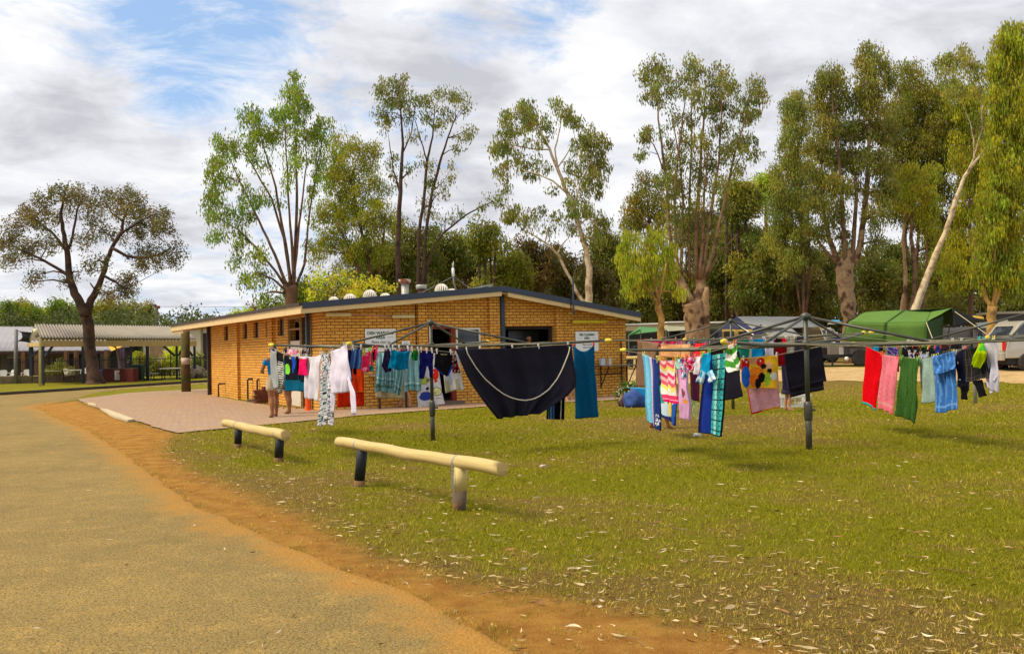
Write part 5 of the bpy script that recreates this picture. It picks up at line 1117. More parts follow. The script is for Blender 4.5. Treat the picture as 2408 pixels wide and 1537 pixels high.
def strip(L, R, line, col, nu, nv, amp, nf, ph, off, sag, th, seed, bot=0.0, flare=1.0):
    a, b_ = LINES[line]; Lr, Rr = resamp(L, nv+1), resamp(R, nv+1); n = Vector((-(b_.y-a.y), b_.x-a.x, 0)).normalized()
    if n.y > 0: n = -n
    a = a+n*off; b_ = b_+n*off
    V = np.zeros((nv+1, nu+1, 3))
    for i in range(nv+1):
        v = i/nv
        for j in range(nu+1):
            u = j/nu; px = Lr[i, 0]+(Rr[i, 0]-Lr[i, 0])*u; py = Lr[i, 1]+(Rr[i, 1]-Lr[i, 1])*u
            py += sag*4*u*(1-u)*(1-v)**2 + bot*v**3*(math.sin(u*6.28*nf*.5+ph)*.6+math.sin(u*9+ph*2)*.4)
            p = PL(px, py, a, b_)
            k = (.18+.82*v**.8)*flare
            d = amp*k*(math.sin(2*math.pi*nf*u+ph+.9*math.sin(v*2.6+ph)) + .45*math.sin(2*math.pi*nf*2.3*u+ph*3-v*2.2)) + .6*amp*mnoise.noise(Vector((u*3.2, v*3.4, seed)))
            d += amp*.5*math.sin(v*7+u*3+ph)*(1-v)
            V[i, j] = p + n*d
    fr = V.reshape(-1, 3); nn = np.array(n); bk = fr - nn*th; N = len(fr); w = nu+1
    q = [(i*w+j, (i+1)*w+j, (i+1)*w+j+1, i*w+j+1) for i in range(nv) for j in range(nu)]
    F = list(q) + [(x[3]+N, x[2]+N, x[1]+N, x[0]+N) for x in q]
    uu = [(j+.5)/nu for i in range(nv) for j in range(nu)]; vv = [(i+.5)/nv for i in range(nv) for j in range(nu)]
    uu, vv = np.array(uu), np.array(vv)
    C = np.zeros((len(q), 3)) + (c_lin(col) if not callable(col) else np.array(col(uu, vv)))
    rim = []; rc = []
    for j in range(nu): rim += [(j, j+1, j+1+N, j+N), (nv*w+j+1, nv*w+j, nv*w+j+N, nv*w+j+1+N)]; rc += [C[j], C[(nv-1)*nu+j]]
    for i in range(nv): rim += [((i+1)*w, i*w, i*w+N, (i+1)*w+N), (i*w+nu, (i+1)*w+nu, (i+1)*w+nu+N, i*w+nu+N)]; rc += [C[i*nu], C[i*nu+nu-1]]
    return np.concatenate([fr, bk]), F+rim, np.concatenate([C, C, np.array(rc)])
def cloth(name, label, cat, line, L, R, col, nu=16, nv=24, amp=.02, nf=2.0, ph=None, off=0.0, sag=1.5, th=.007, mt=None, group=None, pegs='w', peg_u=(.06, .94), extra=(), seed=None, bot=1.0, top=True):
    seed = seed if seed is not None else (sum(map(ord, label)) % 97); ph = seed*1.7 if ph is None else ph
    Vs, Fs, Cs = strip(L, R, line, col, nu, nv, amp, nf, ph, off, sag, th, seed, bot)
    for e in extra:
        e = dict(e); v2, f2, c2 = strip(e['L'], e['R'], line, e.get('col', col), e.get('nu', 8), e.get('nv', 12), e.get('amp', amp), e.get('nf', 1.3), ph+e.get('dph', 1), off+e.get('off', .0), e.get('sag', 0), th, seed+3, e.get('bot', .6))
        b_ = len(Vs); Vs = np.concatenate([Vs, v2]); Fs = Fs + [tuple(i+b_ for i in f) for f in f2]; Cs = np.concatenate([Cs, c2])
    o = mkobj(name, Vs, Fs, mt or cloth_m, None, True, cols=Cs); tag(o, label, cat, group)
    a, b2 = LINES[line]
    if top and line in HUNG: HUNG[line] += [(L[0][0], L[0][1]), (R[0][0], R[0][1])]
    if pegs:
        for k, u in enumerate(peg_u):
            px = L[0][0]+(R[0][0]-L[0][0])*u; py = L[0][1]+(R[0][1]-L[0][1])*u + sag*4*u*(1-u)
            nm = pegs if isinstance(pegs, str) else pegs[k]
            n_ = Vector((-(b2.y-a.y), b2.x-a.x, 0)).normalized(); n_ = -n_ if n_.y > 0 else n_; PEGS.append((PL(px, py, a+n_*off, b2+n_*off), a, b2, nm, label, 0, ('left', 'right')[k] if len(peg_u) == 2 else ('first', 'second', 'third', 'fourth', 'fifth')[k]))
    return o
def lab2(s): return s
# pattern helpers (u across, v down, arrays); colours are sRGB
def pat_stripes(colors, edges, axis='u', wob=0.0):
    cl = np.array([c_lin(c) for c in colors])
    def f(u, v):
        x = (u if axis == 'u' else v) + wob*np.sin((v if axis == 'u' else u)*7); return cl[np.searchsorted(np.array(edges), x)]
    return f
def h2(i, j): return (np.sin(i*127.1+j*311.7)*43758.5453) % 1
def pat_cells(colors, nu_, nv_, p=None, seed=0):
    cl = np.array([c_lin(c) for c in colors])
    def f(u, v):
        i = np.floor(u*nu_); j = np.floor(v*nv_); fu = u*nu_-i; fv = v*nv_-j; tri = (fu+fv > 1).astype(float)
        k = (h2(i*2+tri+seed, j+seed)*len(colors)).astype(int) % len(colors); return cl[k]
    return f
def pat_blobs(bg, items):
    """items: (u, v, ru, rv, colour)"""
    def f(u, v):
        C = np.zeros((len(u), 3))+c_lin(bg)
        for (cu, cv, ru, rv, c) in items:
            m_ = ((u-cu)/ru)**2+((v-cv)/rv)**2 < 1; C[m_] = c_lin(c)
        return C
    return f
BLK = (22, 22, 28); NAVY = (28, 30, 78); TEAL = (0, 108, 140); WHITE = (218, 212, 222); WHT2 = (226, 220, 226); HOT = (228, 10, 118)
# ---- hoist A, cord from the far left tip to the near tip
cloth('sheer_shawl', 'sheer white shawl hanging at the left end of the left hoist', 'shawl', 'A1', [(637, 822), (637, 870), (637, 889), (645, 912)], [(649, 826), (651, 860), (655, 885), (656, 911)], (178, 182, 184), 10, 26, .02, 1.3, mt=sheer_m, off=.03)
def pat_zebra(u, v):
    C = np.zeros((len(u), 3))+c_lin(BLK); s = np.sin((v*34+1.1*np.sin(u*3.1))*math.pi) > 0; C[s & (v > .22)] = c_lin((225, 222, 210)); return C
cloth('striped_dress', 'black dress with thin white wavy stripes on its skirt', 'dress', 'A1', [(648, 824), (649, 850), (651, 885), (655, 922)], [(668, 831), (668, 850), (669, 893), (661, 925)], pat_zebra, 20, 90, .03, 1.6)
cloth('rash_top', 'black swim top with a lime green fin shaped patch', 'swim top', 'A1', [(670, 834), (672, 860), (674, 892)], [(697, 838), (698, 860), (700, 894)],
      pat_blobs((20, 20, 30), [(.16, .56, .13, .22, (130, 215, 50)), (.72, .30, .12, .42, (20, 70, 180)), (.45, .08, .08, .05, (200, 195, 190))]), 26, 34, .02, 1.4, pegs='w')
cloth('navy_shorts', 'dark navy long shorts hanging left of the white singlet', 'shorts', 'A1', [(697, 838), (698, 862), (702, 893)], [(712, 838), (712, 864), (715, 899)], (26, 26, 40), 10, 22, .02, 1.2, off=-.03)
cloth('pink_tank', 'small hot pink top with a white waistband on the left hoist', 'top', 'A1', [(703, 837), (704, 860), (703, 881)], [(720, 837), (719, 860), (721, 883)],
      lambda u, v: np.where((v < .10)[:, None], c_lin((225, 210, 225)), c_lin((225, 15, 95))), 14, 26, .018, 1.5, off=.03)
cloth('white_singlet', 'crumpled white singlet left of the triangle print trousers', 'singlet', 'A1', [(718, 836), (719, 870), (719, 905), (719, 936)], [(756, 831), (752, 862), (750, 905), (749, 941)], WHITE, 20, 34, .035, 2.2, sag=5, bot=3, pegs='c')
TRI = [(20, 22, 26), (215, 212, 215), (196, 192, 200), (205, 205, 210), (120, 165, 170), (225, 222, 226), (150, 145, 155), (40, 42, 50), (206, 200, 210)]
cloth('patterned_trousers', 'long white trousers printed with small black and teal triangles', 'trousers', 'A1', [(756, 831), (754, 870), (752, 915), (751, 960)], [(777, 830), (778, 870), (780, 915), (782, 962)], pat_cells(TRI, 9, 44), 36, 88, .03, 1.6, off=.05,
      extra=[dict(L=[(751, 959), (747.5, 1001)], R=[(772.5, 959), (769, 999)], col=pat_cells(TRI, 9, 14, seed=3), nu=27, nv=28), dict(L=[(775, 959), (775.5, 997)], R=[(782, 959), (785.5, 1000)], col=pat_cells(TRI, 4, 14, seed=5), nu=12, nv=28)], bot=0)
cloth('white_blouse', 'white long sleeved blouse pinned at the near tip of the left hoist', 'blouse', 'A1', [(778, 826), (779, 860), (781, 895), (785, 925)], [(812, 810), (816, 850), (818, 890), (814, 921)], (222, 214, 232), 24, 34, .035, 2.4, sag=1, bot=2.5, off=.08,
      extra=[dict(L=[(815.5, 890), (823, 925), (823.5, 974)], R=[(819.5, 884), (832, 925), (836, 975)], amp=.02), dict(L=[(778, 896), (776, 935), (776, 968)], R=[(784, 905), (785, 940), (782, 972)], amp=.02)])
# ---- behind: teal beach cloth and small pink things on the inner round
cloth('teal_cloth', 'large dark teal cloth hanging low behind the black swim top', 'cloth', 'A4', [(668, 840), (670, 880), (673, 919)], [(719, 836), (719, 880), (719, 920)], (0, 88, 118), 20, 24, .03, 1.4, sag=0, pegs=None)
cloth('pink_patterned_top', 'small pink patterned top on the inner cord over the black swim top', 'top', 'A4', [(676, 818), (676, 834)], [(690, 822), (689, 834)], pat_cells([(228, 60, 100), (240, 150, 170), (230, 200, 210)], 5, 5), 10, 10, .01, 1, off=.03)
cloth('pink_shorts', 'tiny pink shorts beside the cream hat on the inner cord', 'shorts', 'A4', [(690, 822), (691, 834)], [(699, 822), (698, 833)], (232, 120, 160), 8, 8, .01, 1, off=.03)
cloth('beige_cap', 'small beige cloth cap hanging on the inner cord', 'cap', 'A4', [(699, 820), (701, 829)], [(711, 821), (710, 828)], (200, 175, 140), 8, 8, .02, 1, sag=-2)
cloth('brown_underwear', 'dark brown underwear hanging between the cap and the purple peg', 'underwear', 'A4', [(710, 824), (712, 835)], [(724, 824), (722, 836)], (50, 25, 22), 8, 8, .01, 1)
# ---- hoist A, cord from the near tip to the right tip
cloth('purple_trousers', 'dark purple trousers hanging beside the denim shorts', 'trousers', 'A2', [(814, 822), (815, 855), (820, 893)], [(828, 820), (828, 850), (828.5, 897)], (42, 32, 88), 12, 26, .02, 1.3, off=-.03)
def pat_denim(u, v):
    C = np.zeros((len(u), 3))+c_lin((52, 84, 140)); C[(abs(u-.35) < .08) | (abs(u-.78) < .07)] = c_lin((96, 130, 180)); C[abs(u-.55) < .035] = c_lin((20, 34, 80)); C[v < .08] = c_lin((30, 44, 90)); C[(v < .05) & (u < .5)] = c_lin((140, 165, 170)); return C
cloth('denim_shorts', 'small blue denim shorts with pale fade marks', 'shorts', 'A2', [(829, 818), (825, 845), (822, 865)], [(850, 816), (852, 840), (849, 868)], pat_denim, 24, 26, .02, 1.5, off=.04, extra=[dict(L=[(830, 866), (831, 878)], R=[(839, 866), (838, 881)], col=(22, 20, 26), off=-.02)])
cloth('coral_romper', 'hot pink and coral toddler romper', 'romper', 'A2', [(856, 829), (852, 850), (849, 875)], [(872, 823), (868, 850), (868, 874)], pat_blobs((226, 40, 88), [(.35, .12, .25, .08, (240, 130, 160)), (.4, .85, .35, .1, (250, 160, 190)), (.4, .10, .07, .03, (200, 20, 50))]), 16, 26, .02, 1.2, pegs='g')
cloth('coral_shirt', 'small coral striped shirt behind the toddler romper', 'shirt', 'A2', [(866, 826), (866, 840), (869, 858)], [(878, 820), (878, 838), (877, 861)], pat_stripes([(222, 78, 100), (235, 130, 140)]*3, [.18, .36, .54, .7, .85]), 12, 20, .02, 1.4, off=-.04, pegs='g')
cloth('pink_sleeve_top', 'black top with hot pink side hanging beside the coral clothes', 'top', 'A2', [(877, 821), (876, 838), (878, 850)], [(887, 816), (886, 830), (885, 846)], pat_stripes([(26, 14, 26), (240, 30, 90)], [.5]), 12, 16, .015, 1, off=.03, pegs='r')
cloth('teal_bikini', 'small crumpled teal swim bottoms below the coral shirt', 'swimwear', 'A2', [(863, 856), (861, 880)], [(876, 858), (879, 868)], (40, 130, 135), 10, 12, .03, 1, off=-.08, pegs=None, top=False)
# ---- towels on the inner rounds of hoist A
for k, (l, r_, lb) in enumerate(([(797, 842), (793, 900), (792, 956)], [(828, 842), (829, 900), (829, 955)], 'orange red towel hanging lower left of the pair'), ([(830, 840), (831, 882), (831, 922)], [(853, 838), (855, 880), (855.5, 955)], 'orange towel with a folded hem, right of the pair')) if False else []: pass
def pat_hem(base, hem, at=.82, w=.05):
    def f(u, v):
        C = np.zeros((len(u), 3))+c_lin(base); C[(abs(v-at) < w/2)] = c_lin(hem); return C
    return f
cloth('orange_towel', 'orange red bath towel behind the white blouse, long back layer below a folded front', 'towel', 'A3', [(796, 838), (794, 900), (792, 956)], [(855, 838), (856, 900), (857, 954)], (214, 44, 14), 20, 30, .025, 1.6, mt=terry_m, sag=0,
      extra=[dict(L=[(826, 838), (829, 922)], R=[(854, 838), (855.5, 922)], col=pat_hem((226, 66, 18), (240, 120, 50), .98, .03), off=.05, nu=14, nv=34)], pegs=None)
PT = (138, 182, 190)
def pat_pt(u, v):
    C = np.zeros((len(u), 3))+c_lin(PT); C *= (1+.12*np.sin(u*23))[:, None]; C[(abs(v-.80) < .018)] = c_lin((185, 212, 212)); C[(abs(v-.87) < .018)] = c_lin((100, 150, 160)); return C
for (l, r_, off, lb) in (([(884, 829), (883, 880), (881, 920)], [(930, 830), (931, 880), (932, 924)], -.03, 'pale teal towel at the far left of the pale teal row, long back layer'),
                        ([(887, 829), (884, 870), (883, 903)], [(909, 829), (909, 870), (908, 905)], .06, 'narrow pale teal towel in front at the left of the pale teal row'),
                        ([(910, 830), (910, 870), (910, 908)], [(931, 830), (932, 870), (932, 905)], .03, 'short pale teal towel second from the left of the pale teal row'),
                        ([(931, 831), (928, 880), (925, 918)], [(950, 831), (950, 880), (941, 934)], .05, 'twisted pale teal towel third from the left, hanging lowest'),
                        ([(952, 830), (952, 880), (951, 919)], [(989, 832), (990, 880), (990, 917)], .06, 'wide pale teal towel at the right of the pale teal row')):
    cloth('bath_towel', lb, 'towel', 'A3', l, r_, pat_pt, 26, 44, .035, 2.6, off=off, mt=terry_m, sag=1, bot=2.5, group='pale teal bath towels', pegs=None)
cloth('white_towel', 'cream white towel showing below the pale teal towels', 'towel', 'A3', [(884, 835), (883, 900), (883, 935)], [(952, 835), (952, 900), (952, 939)], (196, 178, 150), 20, 24, .02, 1.2, off=-.22, mt=terry_m, sag=0, pegs=None)
def pat_fish(u, v):
    C = np.zeros((len(u), 3))+c_lin((222, 216, 228))
    def ell(cu, cv, ru, rv, c, rot=0):
        a = (u-cu)*.50; b = (v-cv); x = a*math.cos(rot)+b*math.sin(rot); y = -a*math.sin(rot)+b*math.cos(rot); m_ = (x/ru)**2+(y/rv)**2 < 1; C[m_] = c_lin(c)
    ink = (40, 38, 60)
    ell(.34, .80, .125, .085, ink); ell(.34, .80, .112, .073, (56, 78, 176)); ell(.42, .66, .03, .035, ink, .7); ell(.10, .77, .02, .018, (235, 235, 240)); ell(.27, .84, .008, .008, ink); ell(.62, .87, .03, .02, (190, 190, 205))
    ell(.80, .74, .10, .085, (70, 62, 40)); ell(.80, .74, .088, .074, (222, 216, 160)); ell(.76, .69, .022, .02, (245, 240, 220)); ell(.84, .88, .04, .015, (70, 62, 40)); ell(.84, .88, .03, .01, (222, 216, 160)); ell(.72, .76, .03, .006, (70, 62, 40))
    ell(.80, .40, .085, .11, (226, 50, 30), .1); ell(.80, .53, .035, .035, (226, 50, 30)); ell(.72, .36, .02, .012, (250, 240, 235)); ell(.72, .36, .008, .007, ink)
    ell(.28, .50, .11, .075, (150, 160, 80)); ell(.28, .50, .10, .066, (198, 206, 96)); ell(.46, .50, .045, .03, (120, 125, 90), -.4)
    return C
cloth('fish_print_towel', 'white towel printed with blue, red and yellow cartoon fish behind the hoist post', 'towel', 'A3', [(989, 834), (984, 885), (980, 930), (983, 958)], [(1026, 830), (1034, 885), (1040, 925), (1046, 950)], pat_fish, 90, 110, .018, 1.2, off=.0, mt=terry_m, sag=1, pegs=None)
def pat_stain(u, v):
    C = np.zeros((len(u), 3))+c_lin((208, 202, 198)); m_ = (np.sin(u*7+v*3)*np.sin(v*6+1) > .45); C[m_] = c_lin((170, 172, 190)); C[(v > .7) & (np.sin(u*11) > .2)] = c_lin((190, 180, 150)); return C
cloth('white_stained_towel', 'off white cloth with grey and cream stains left of the black sheet', 'towel', 'A3', [(1036, 832), (1042, 875), (1047, 924)], [(1078, 832), (1084, 870), (1091, 914)], pat_stain, 22, 26, .03, 1.6, off=-.02, mt=cloth_m, bot=2, pegs=None)
cloth('dark_floral_top', 'dark navy floral top beside the teal singlet', 'top', 'A2', [(906, 818), (902, 840), (898, 860), (908, 877)], [(916, 818), (919, 840), (920, 860), (922, 871)], pat_cells([(28, 24, 52), (24, 20, 44), (38, 30, 66), (60, 40, 80)], 7, 16), 16, 34, .02, 1.2, off=.06)
cloth('teal_singlet', 'bright teal blue singlet hanging with a deep sagging neckline', 'singlet', 'A2', [(921, 815), (920, 832), (917, 850), (914, 867)], [(963, 821), (962, 836), (960, 852), (961, 868)], (0, 112, 150), 24, 26, .03, 1.8, sag=9, bot=2.5, off=.12)
cloth('floral_bikini', 'blue and cream floral swim top on the cord behind the teal singlet', 'swimwear', 'A2', [(938, 818), (940, 832)], [(960, 819), (958, 828)], pat_cells([(30, 60, 150), (210, 190, 150), (25, 45, 120), (160, 70, 60)], 6, 5), 12, 10, .02, 1, off=-.04, sag=2)
cloth('green_flannel', 'small bright green cloth pinned between teal singlet and navy leggings', 'cloth', 'A2', [(968, 821), (968, 836), (970, 846)], [(984, 822), (983, 836), (981, 847)], (20, 108, 38), 12, 14, .02, 1.3, off=.05)
cloth('navy_leggings', 'navy blue leggings hanging in front of the hoist post', 'leggings', 'A2', [(987, 822), (986, 842), (985.5, 860)], [(1019, 824), (1018.5, 842), (1018, 862)], (24, 26, 92), 18, 18, .025, 1.6, off=.04, bot=0,
      extra=[dict(L=[(985.5, 859), (984.5, 889)], R=[(1004, 857), (998, 892)]), dict(L=[(1006, 857), (1010, 886)], R=[(1018.5, 859), (1017.5, 890)])], peg_u=(.1, .5, .9))
def pat_bb(u, v):
    C = np.zeros((len(u), 3))+c_lin((22, 20, 24)); C[(v > .50) & (abs(u-.5) > .5-.30*(v-.40))] = c_lin((26, 70, 170)); C[(abs(v-.09) < .02) & (abs(u-.52) < .2)] = c_lin((150, 140, 100)); return C
cloth('black_blue_singlet', 'black singlet with blue side panels right of the navy leggings', 'singlet', 'A2', [(1025, 826), (1023, 845), (1021, 862), (1042, 882)], [(1062, 828), (1063, 848), (1064, 866), (1054, 884)], pat_bb, 28, 30, .02, 1.4, off=.04, sag=1)
cloth('red_floral_strap_top', 'black top with red and white flowers tucked against the black sheet', 'top', 'A2', [(1062, 832), (1062, 855), (1064, 877)], [(1073, 832), (1076, 850), (1082, 876)], pat_cells([(20, 18, 22), (26, 20, 24), (214, 50, 40), (220, 210, 200), (22, 22, 30)], 6, 14), 14, 28, .02, 1.2, off=.0)
# big black sheet with its cream cord
sheetL = [(1067, 820), (1078, 850), (1091, 878), (1112, 912), (1138, 949), (1167, 984)]
sheetR = [(1344, 809), (1350, 845), (1352, 880), (1350, 908), (1331, 930), (1262, 973)]
cloth('black_sheet', 'big black fitted sheet with a curved cream edging cord', 'sheet', 'A2', sheetL, sheetR, (40, 38, 48), 60, 44, .085, 3.2, off=.10, sag=3, bot=0, th=.006, pegs='w', peg_u=(.03, .22, .5, .72, .97))
a, b_ = LINES['A2']; nA = Vector((-(b_.y-a.y), b_.x-a.x, 0)).normalized(); nA = -nA if nA.y > 0 else nA
pts = [(1096, 816), (1100, 832), (1120, 865), (1141, 891), (1165, 912), (1184, 926), (1202, 934.6), (1220, 939.5), (1236, 941), (1254, 938), (1270, 930.6), (1291, 915), (1310, 891), (1322, 868), (1331, 846), (1338, 828), (1340, 815)]
b = MB(); b.tube([PL(x, y, a+nA*.20, b_+nA*.20) for x, y in resamp(pts, 50)], .0095, 6)
sh = bpy.data.objects['black_sheet']; b.build('edging_cord', mat('cream_cord', (.55, .50, .40), .8), sh, True)
cloth('teal_towel', 'plain teal towel pinned at the right tip of the left hoist', 'towel', 'A2', [(1347, 811), (1349, 860), (1352, 920), (1353, 984)], [(1398.5, 806.5), (1401, 860), (1405, 920), (1409, 980)], (14, 84, 122), 24, 34, .035, 1.6, off=.04, sag=17, mt=terry_m, pegs='r')
def pat_st2(u, v): return pat_stripes([(14, 30, 40), (60, 150, 120), (20, 26, 50), (150, 140, 200), (60, 110, 180), (24, 28, 60), (90, 160, 210), (22, 24, 60), (16, 18, 26), (16, 18, 26), (200, 195, 190), (16, 18, 26)], [.08, .12, .22, .28, .36, .42, .48, .56, .60, .78, .82])(u, v)
cloth('striped_towel', 'dark blue striped towel showing below the right side of the black sheet', 'towel', 'A2', [(1290, 840), (1286, 900), (1284, 984)], [(1330, 835), (1328, 900), (1326, 987)], pat_st2, 40, 24, .02, 1.2, off=-.20, mt=terry_m, pegs=None, top=False)
# ---- hoist B, outer cord
def pat_beach(u, v):
    C = pat_stripes([(96, 178, 220), (130, 200, 232), (110, 186, 226), (190, 205, 232), (214, 196, 226), (120, 24, 90), (60, 90, 160), (36, 60, 128), (34, 58, 120), (22, 34, 70)], [.12, .26, .42, .50, .56, .60, .68, .80, .93])(u, v)
    for (cu, cv) in ((.84, .80), (.80, .86), (.88, .87), (.83, .92)):
        m_ = (((u-cu)/.07)**2+((v-cv)/.022)**2 < 1) & (np.sin(np.arctan2((v-cv)*3, u-cu)*5) > -.4); C[m_] = c_lin((225, 225, 235))
    return C
cloth('striped_beach_towel', 'beach towel with light blue and navy vertical stripes and a white flower motif', 'towel', 'B1', [(1511, 831.5), (1516, 890), (1520, 950), (1523, 988)], [(1549, 848), (1551, 900), (1552, 960), (1551, 1013)], pat_beach, 40, 60, .02, 1.5, off=.04, mt=terry_m, sag=1, bot=0, pegs='y')
def pat_zig(u, v):
    cl = [c_lin(c) for c in ((240, 190, 190), (232, 90, 120), (244, 214, 110), (240, 225, 220), (228, 60, 110))]
    k = (np.floor((v*11+.55*np.abs(((u*2) % 1)-.5)*4*(v < .72))) % 5).astype(int); C = np.array(cl)[k]; C[v > .93] = c_lin((222, 30, 110)); return C
cloth('zigzag_sundress', 'pink, yellow and white zigzag striped sundress', 'dress', 'B1', [(1556, 848), (1556, 880), (1559, 915), (1564, 942)], [(1585, 847), (1588, 880), (1591, 915), (1594, 951)], pat_zig, 36, 60, .03, 1.8, off=.02, pegs='o')
cloth('graphic_towel', 'colourful towel with white, navy, red and yellow shapes behind the zigzag sundress', 'towel', 'B3', [(1552, 905), (1550, 940), (1552, 974)], [(1592, 905), (1592, 950), (1589, 1002)], pat_blobs((34, 44, 110), [(.3, .62, .42, .30, (190, 210, 225)), (.55, .35, .2, .2, (190, 40, 50)), (.6, .62, .1, .25, (230, 200, 70)), (.85, .5, .12, .6, (40, 90, 180)), (.8, .3, .08, .2, (220, 220, 225)), (.1, .3, .2, .3, (60, 160, 160))]), 34, 40, .02, 1.2, off=-.1, pegs=None)
cloth('baby_singlet', 'tiny pale green and blue baby singlet', 'singlet', 'B1', [(1589, 843), (1588, 855), (1591, 866)], [(1602, 842), (1601, 855), (1599, 868)], pat_stripes([(160, 200, 190), (70, 130, 190), (190, 220, 210)], [.4, .7]), 12, 14, .02, 1.2, off=.05, pegs='y')
cloth('bright_bikini', 'small blue and pink flowered swim top', 'swimwear', 'B1', [(1601, 842), (1603, 865), (1606, 890)], [(1614, 841), (1613, 862), (1611, 885)], pat_cells([(60, 160, 190), (230, 90, 150), (220, 225, 235), (200, 30, 90), (40, 70, 140)], 6, 12), 14, 28, .02, 1.2, off=.08, pegs='o')
cloth('lilac_nightdress', 'pale lilac nightdress with a faint orange and brown print', 'dress', 'B1', [(1592, 862), (1596, 900), (1601, 950), (1602, 983)], [(1618, 862), (1619, 900), (1622, 950), (1622, 988)], pat_blobs((214, 164, 204), [(.4, .50, .22, .12, (132, 74, 84)), (.55, .66, .16, .05, (226, 150, 60)), (.4, .18, .25, .07, (190, 100, 160))]), 24, 50, .03, 1.8, off=-.03, pegs=None, top=False)
cloth('crimson_top', 'crimson and pink floral top bunched on the cord', 'top', 'B1', [(1614, 838), (1614, 852), (1618, 868)], [(1630, 836), (1628, 852), (1625, 872)], pat_cells([(190, 14, 50), (170, 10, 40), (236, 60, 130), (240, 190, 215)], 5, 8), 14, 20, .03, 1.3, off=.10, pegs='r')
cloth('white_lace_shorts', 'white shorts hanging beside the light blue shirt', 'shorts', 'B1', [(1629, 840), (1627, 858), (1625, 874)], [(1651, 834), (1650, 860), (1648, 886)], pat_stripes([(226, 214, 222), (236, 226, 232), (238, 170, 190)], [.5, .95]), 18, 24, .03, 1.8, off=.04, bot=2, pegs=('p', 'y'))
cloth('blue_shirt', 'light blue shirt hung upside down with white trimmed sleeves', 'shirt', 'B1', [(1652, 833), (1651, 855), (1649, 884)], [(1668, 828), (1670, 850), (1669, 882)], (10, 146, 196), 14, 24, .02, 1.3, off=.08, sag=0, pegs='g',
      extra=[dict(L=[(1650, 870), (1643, 885), (1637, 897)], R=[(1656, 876), (1655, 890), (1650, 903)], col=pat_stripes([(150, 196, 220), (196, 214, 228), (40, 150, 190)], [.6, .9], 'v'), off=.02, nv=20), dict(L=[(1664, 876), (1666, 890), (1668, 901)], R=[(1671, 869), (1677, 880), (1683, 893)], col=pat_stripes([(150, 196, 220), (206, 214, 222), (40, 110, 160)], [.6, .9], 'v'), off=.02, nv=20)])
cloth('plum_dress', 'dark plum dress hanging behind the white shorts', 'dress', 'B3', [(1621, 850), (1622, 900), (1625, 938)], [(1644, 850), (1645, 900), (1646, 945)], (66, 20, 48), 14, 24, .02, 1.3, off=-.05, pegs=None)
def pat_geo(u, v):
    C = np.zeros((len(u), 3)); teal = [c_lin(c) for c in ((66, 176, 176), (96, 200, 190), (150, 214, 214), (50, 150, 150))]
    k = (np.floor((u-.36)/.64*5)).astype(int) % 4; C[:] = np.array(teal)[k]
    C[u < .40] = c_lin((28, 52, 140)); C[u < .10] = c_lin((24, 26, 80)); C[u > .965] = c_lin((16, 16, 26)); dk = c_lin((14, 26, 40))
    m_ = u >= .40; vv = v*8; f = vv % 1; uu = (u-.40)/.565*2; g_ = uu % 1
    C[m_ & (np.abs(f-.5) < .055)] = dk
    zz_ = np.abs(g_-.5)*2; C[m_ & (np.abs(zz_-np.abs(((vv*2) % 1)-.5)*1.3-.15) < .085)] = dk
    C[m_ & (np.abs(f) < .05) & (zz_ < .3)] = dk; C[v > .985] = c_lin((16, 18, 50)); return C
cloth('geometric_towel', 'long teal towel with dark hexagon line pattern and navy left side', 'towel', 'B1', [(1655, 838), (1652, 890), (1648, 950), (1644, 1016)], [(1705, 828), (1704, 890), (1702, 960), (1698, 1027)], pat_geo, 84, 160, .02, 1.3, off=-.02, mt=terry_m, sag=1, bot=0, pegs=None, top=False)
cloth('charcoal_towel', 'dark charcoal towel right of the teal hexagon towel', 'towel', 'B3', [(1704, 826), (1704, 880), (1703, 942)], [(1738, 824), (1741, 880), (1750, 930)], (34, 32, 44), 18, 28, .02, 1.2, off=.0, mt=terry_m, pegs=None)
def pat_gw(u, v):
    k = np.floor((v+.25*u*0-.18*np.sin(u*3))*4.2).astype(int) % 2; return np.where((k == 0)[:, None], c_lin((66, 138, 44)), c_lin((216, 214, 206)))
cloth('green_striped_hat', 'small green and white striped top pinned at the near tip of the nearest hoist', 'top', 'B1', [(1714, 815), (1708, 845), (1713, 868), (1719, 876)], [(1728, 808), (1733, 830), (1742, 852), (1743, 864)], pat_gw, 24, 36, .03, 1.3, off=.10, sag=-3, pegs='o')
# inner cord of hoist B
cloth('golden_towel', 'golden yellow towel with abstract red, blue and orange patches', 'towel', 'B2', [(1743, 843), (1743, 875), (1744, 912)], [(1831, 834), (1829, 875), (1828, 914)],
      pat_blobs((226, 172, 40), [(.10, .22, .14, .22, (196, 34, 34)), (.12, .62, .13, .36, (30, 90, 180)), (.33, .10, .10, .12, (206, 150, 110)), (.53, .16, .11, .14, (200, 36, 36)), (.42, .46, .18, .15, (222, 124, 30)), (.36, .74, .14, .22, (222, 112, 24)), (.56, .66, .10, .16, (26, 22, 24)), (.47, .84, .08, .16, (26, 22, 24)), (.73, .30, .10, .12, (206, 156, 116)), (.76, .46, .06, .08, (30, 26, 28)), (.72, .72, .08, .22, (150, 190, 50)), (.88, .62, .09, .12, (222, 218, 214)), (.60, .30, .08, .08, (30, 26, 28)), (.14, .12, .03, .04, (230, 225, 220)), (.52, .12, .025, .03, (230, 225, 220))]),
      60, 44, .02, 1.2, off=.12, mt=terry_m, sag=1)
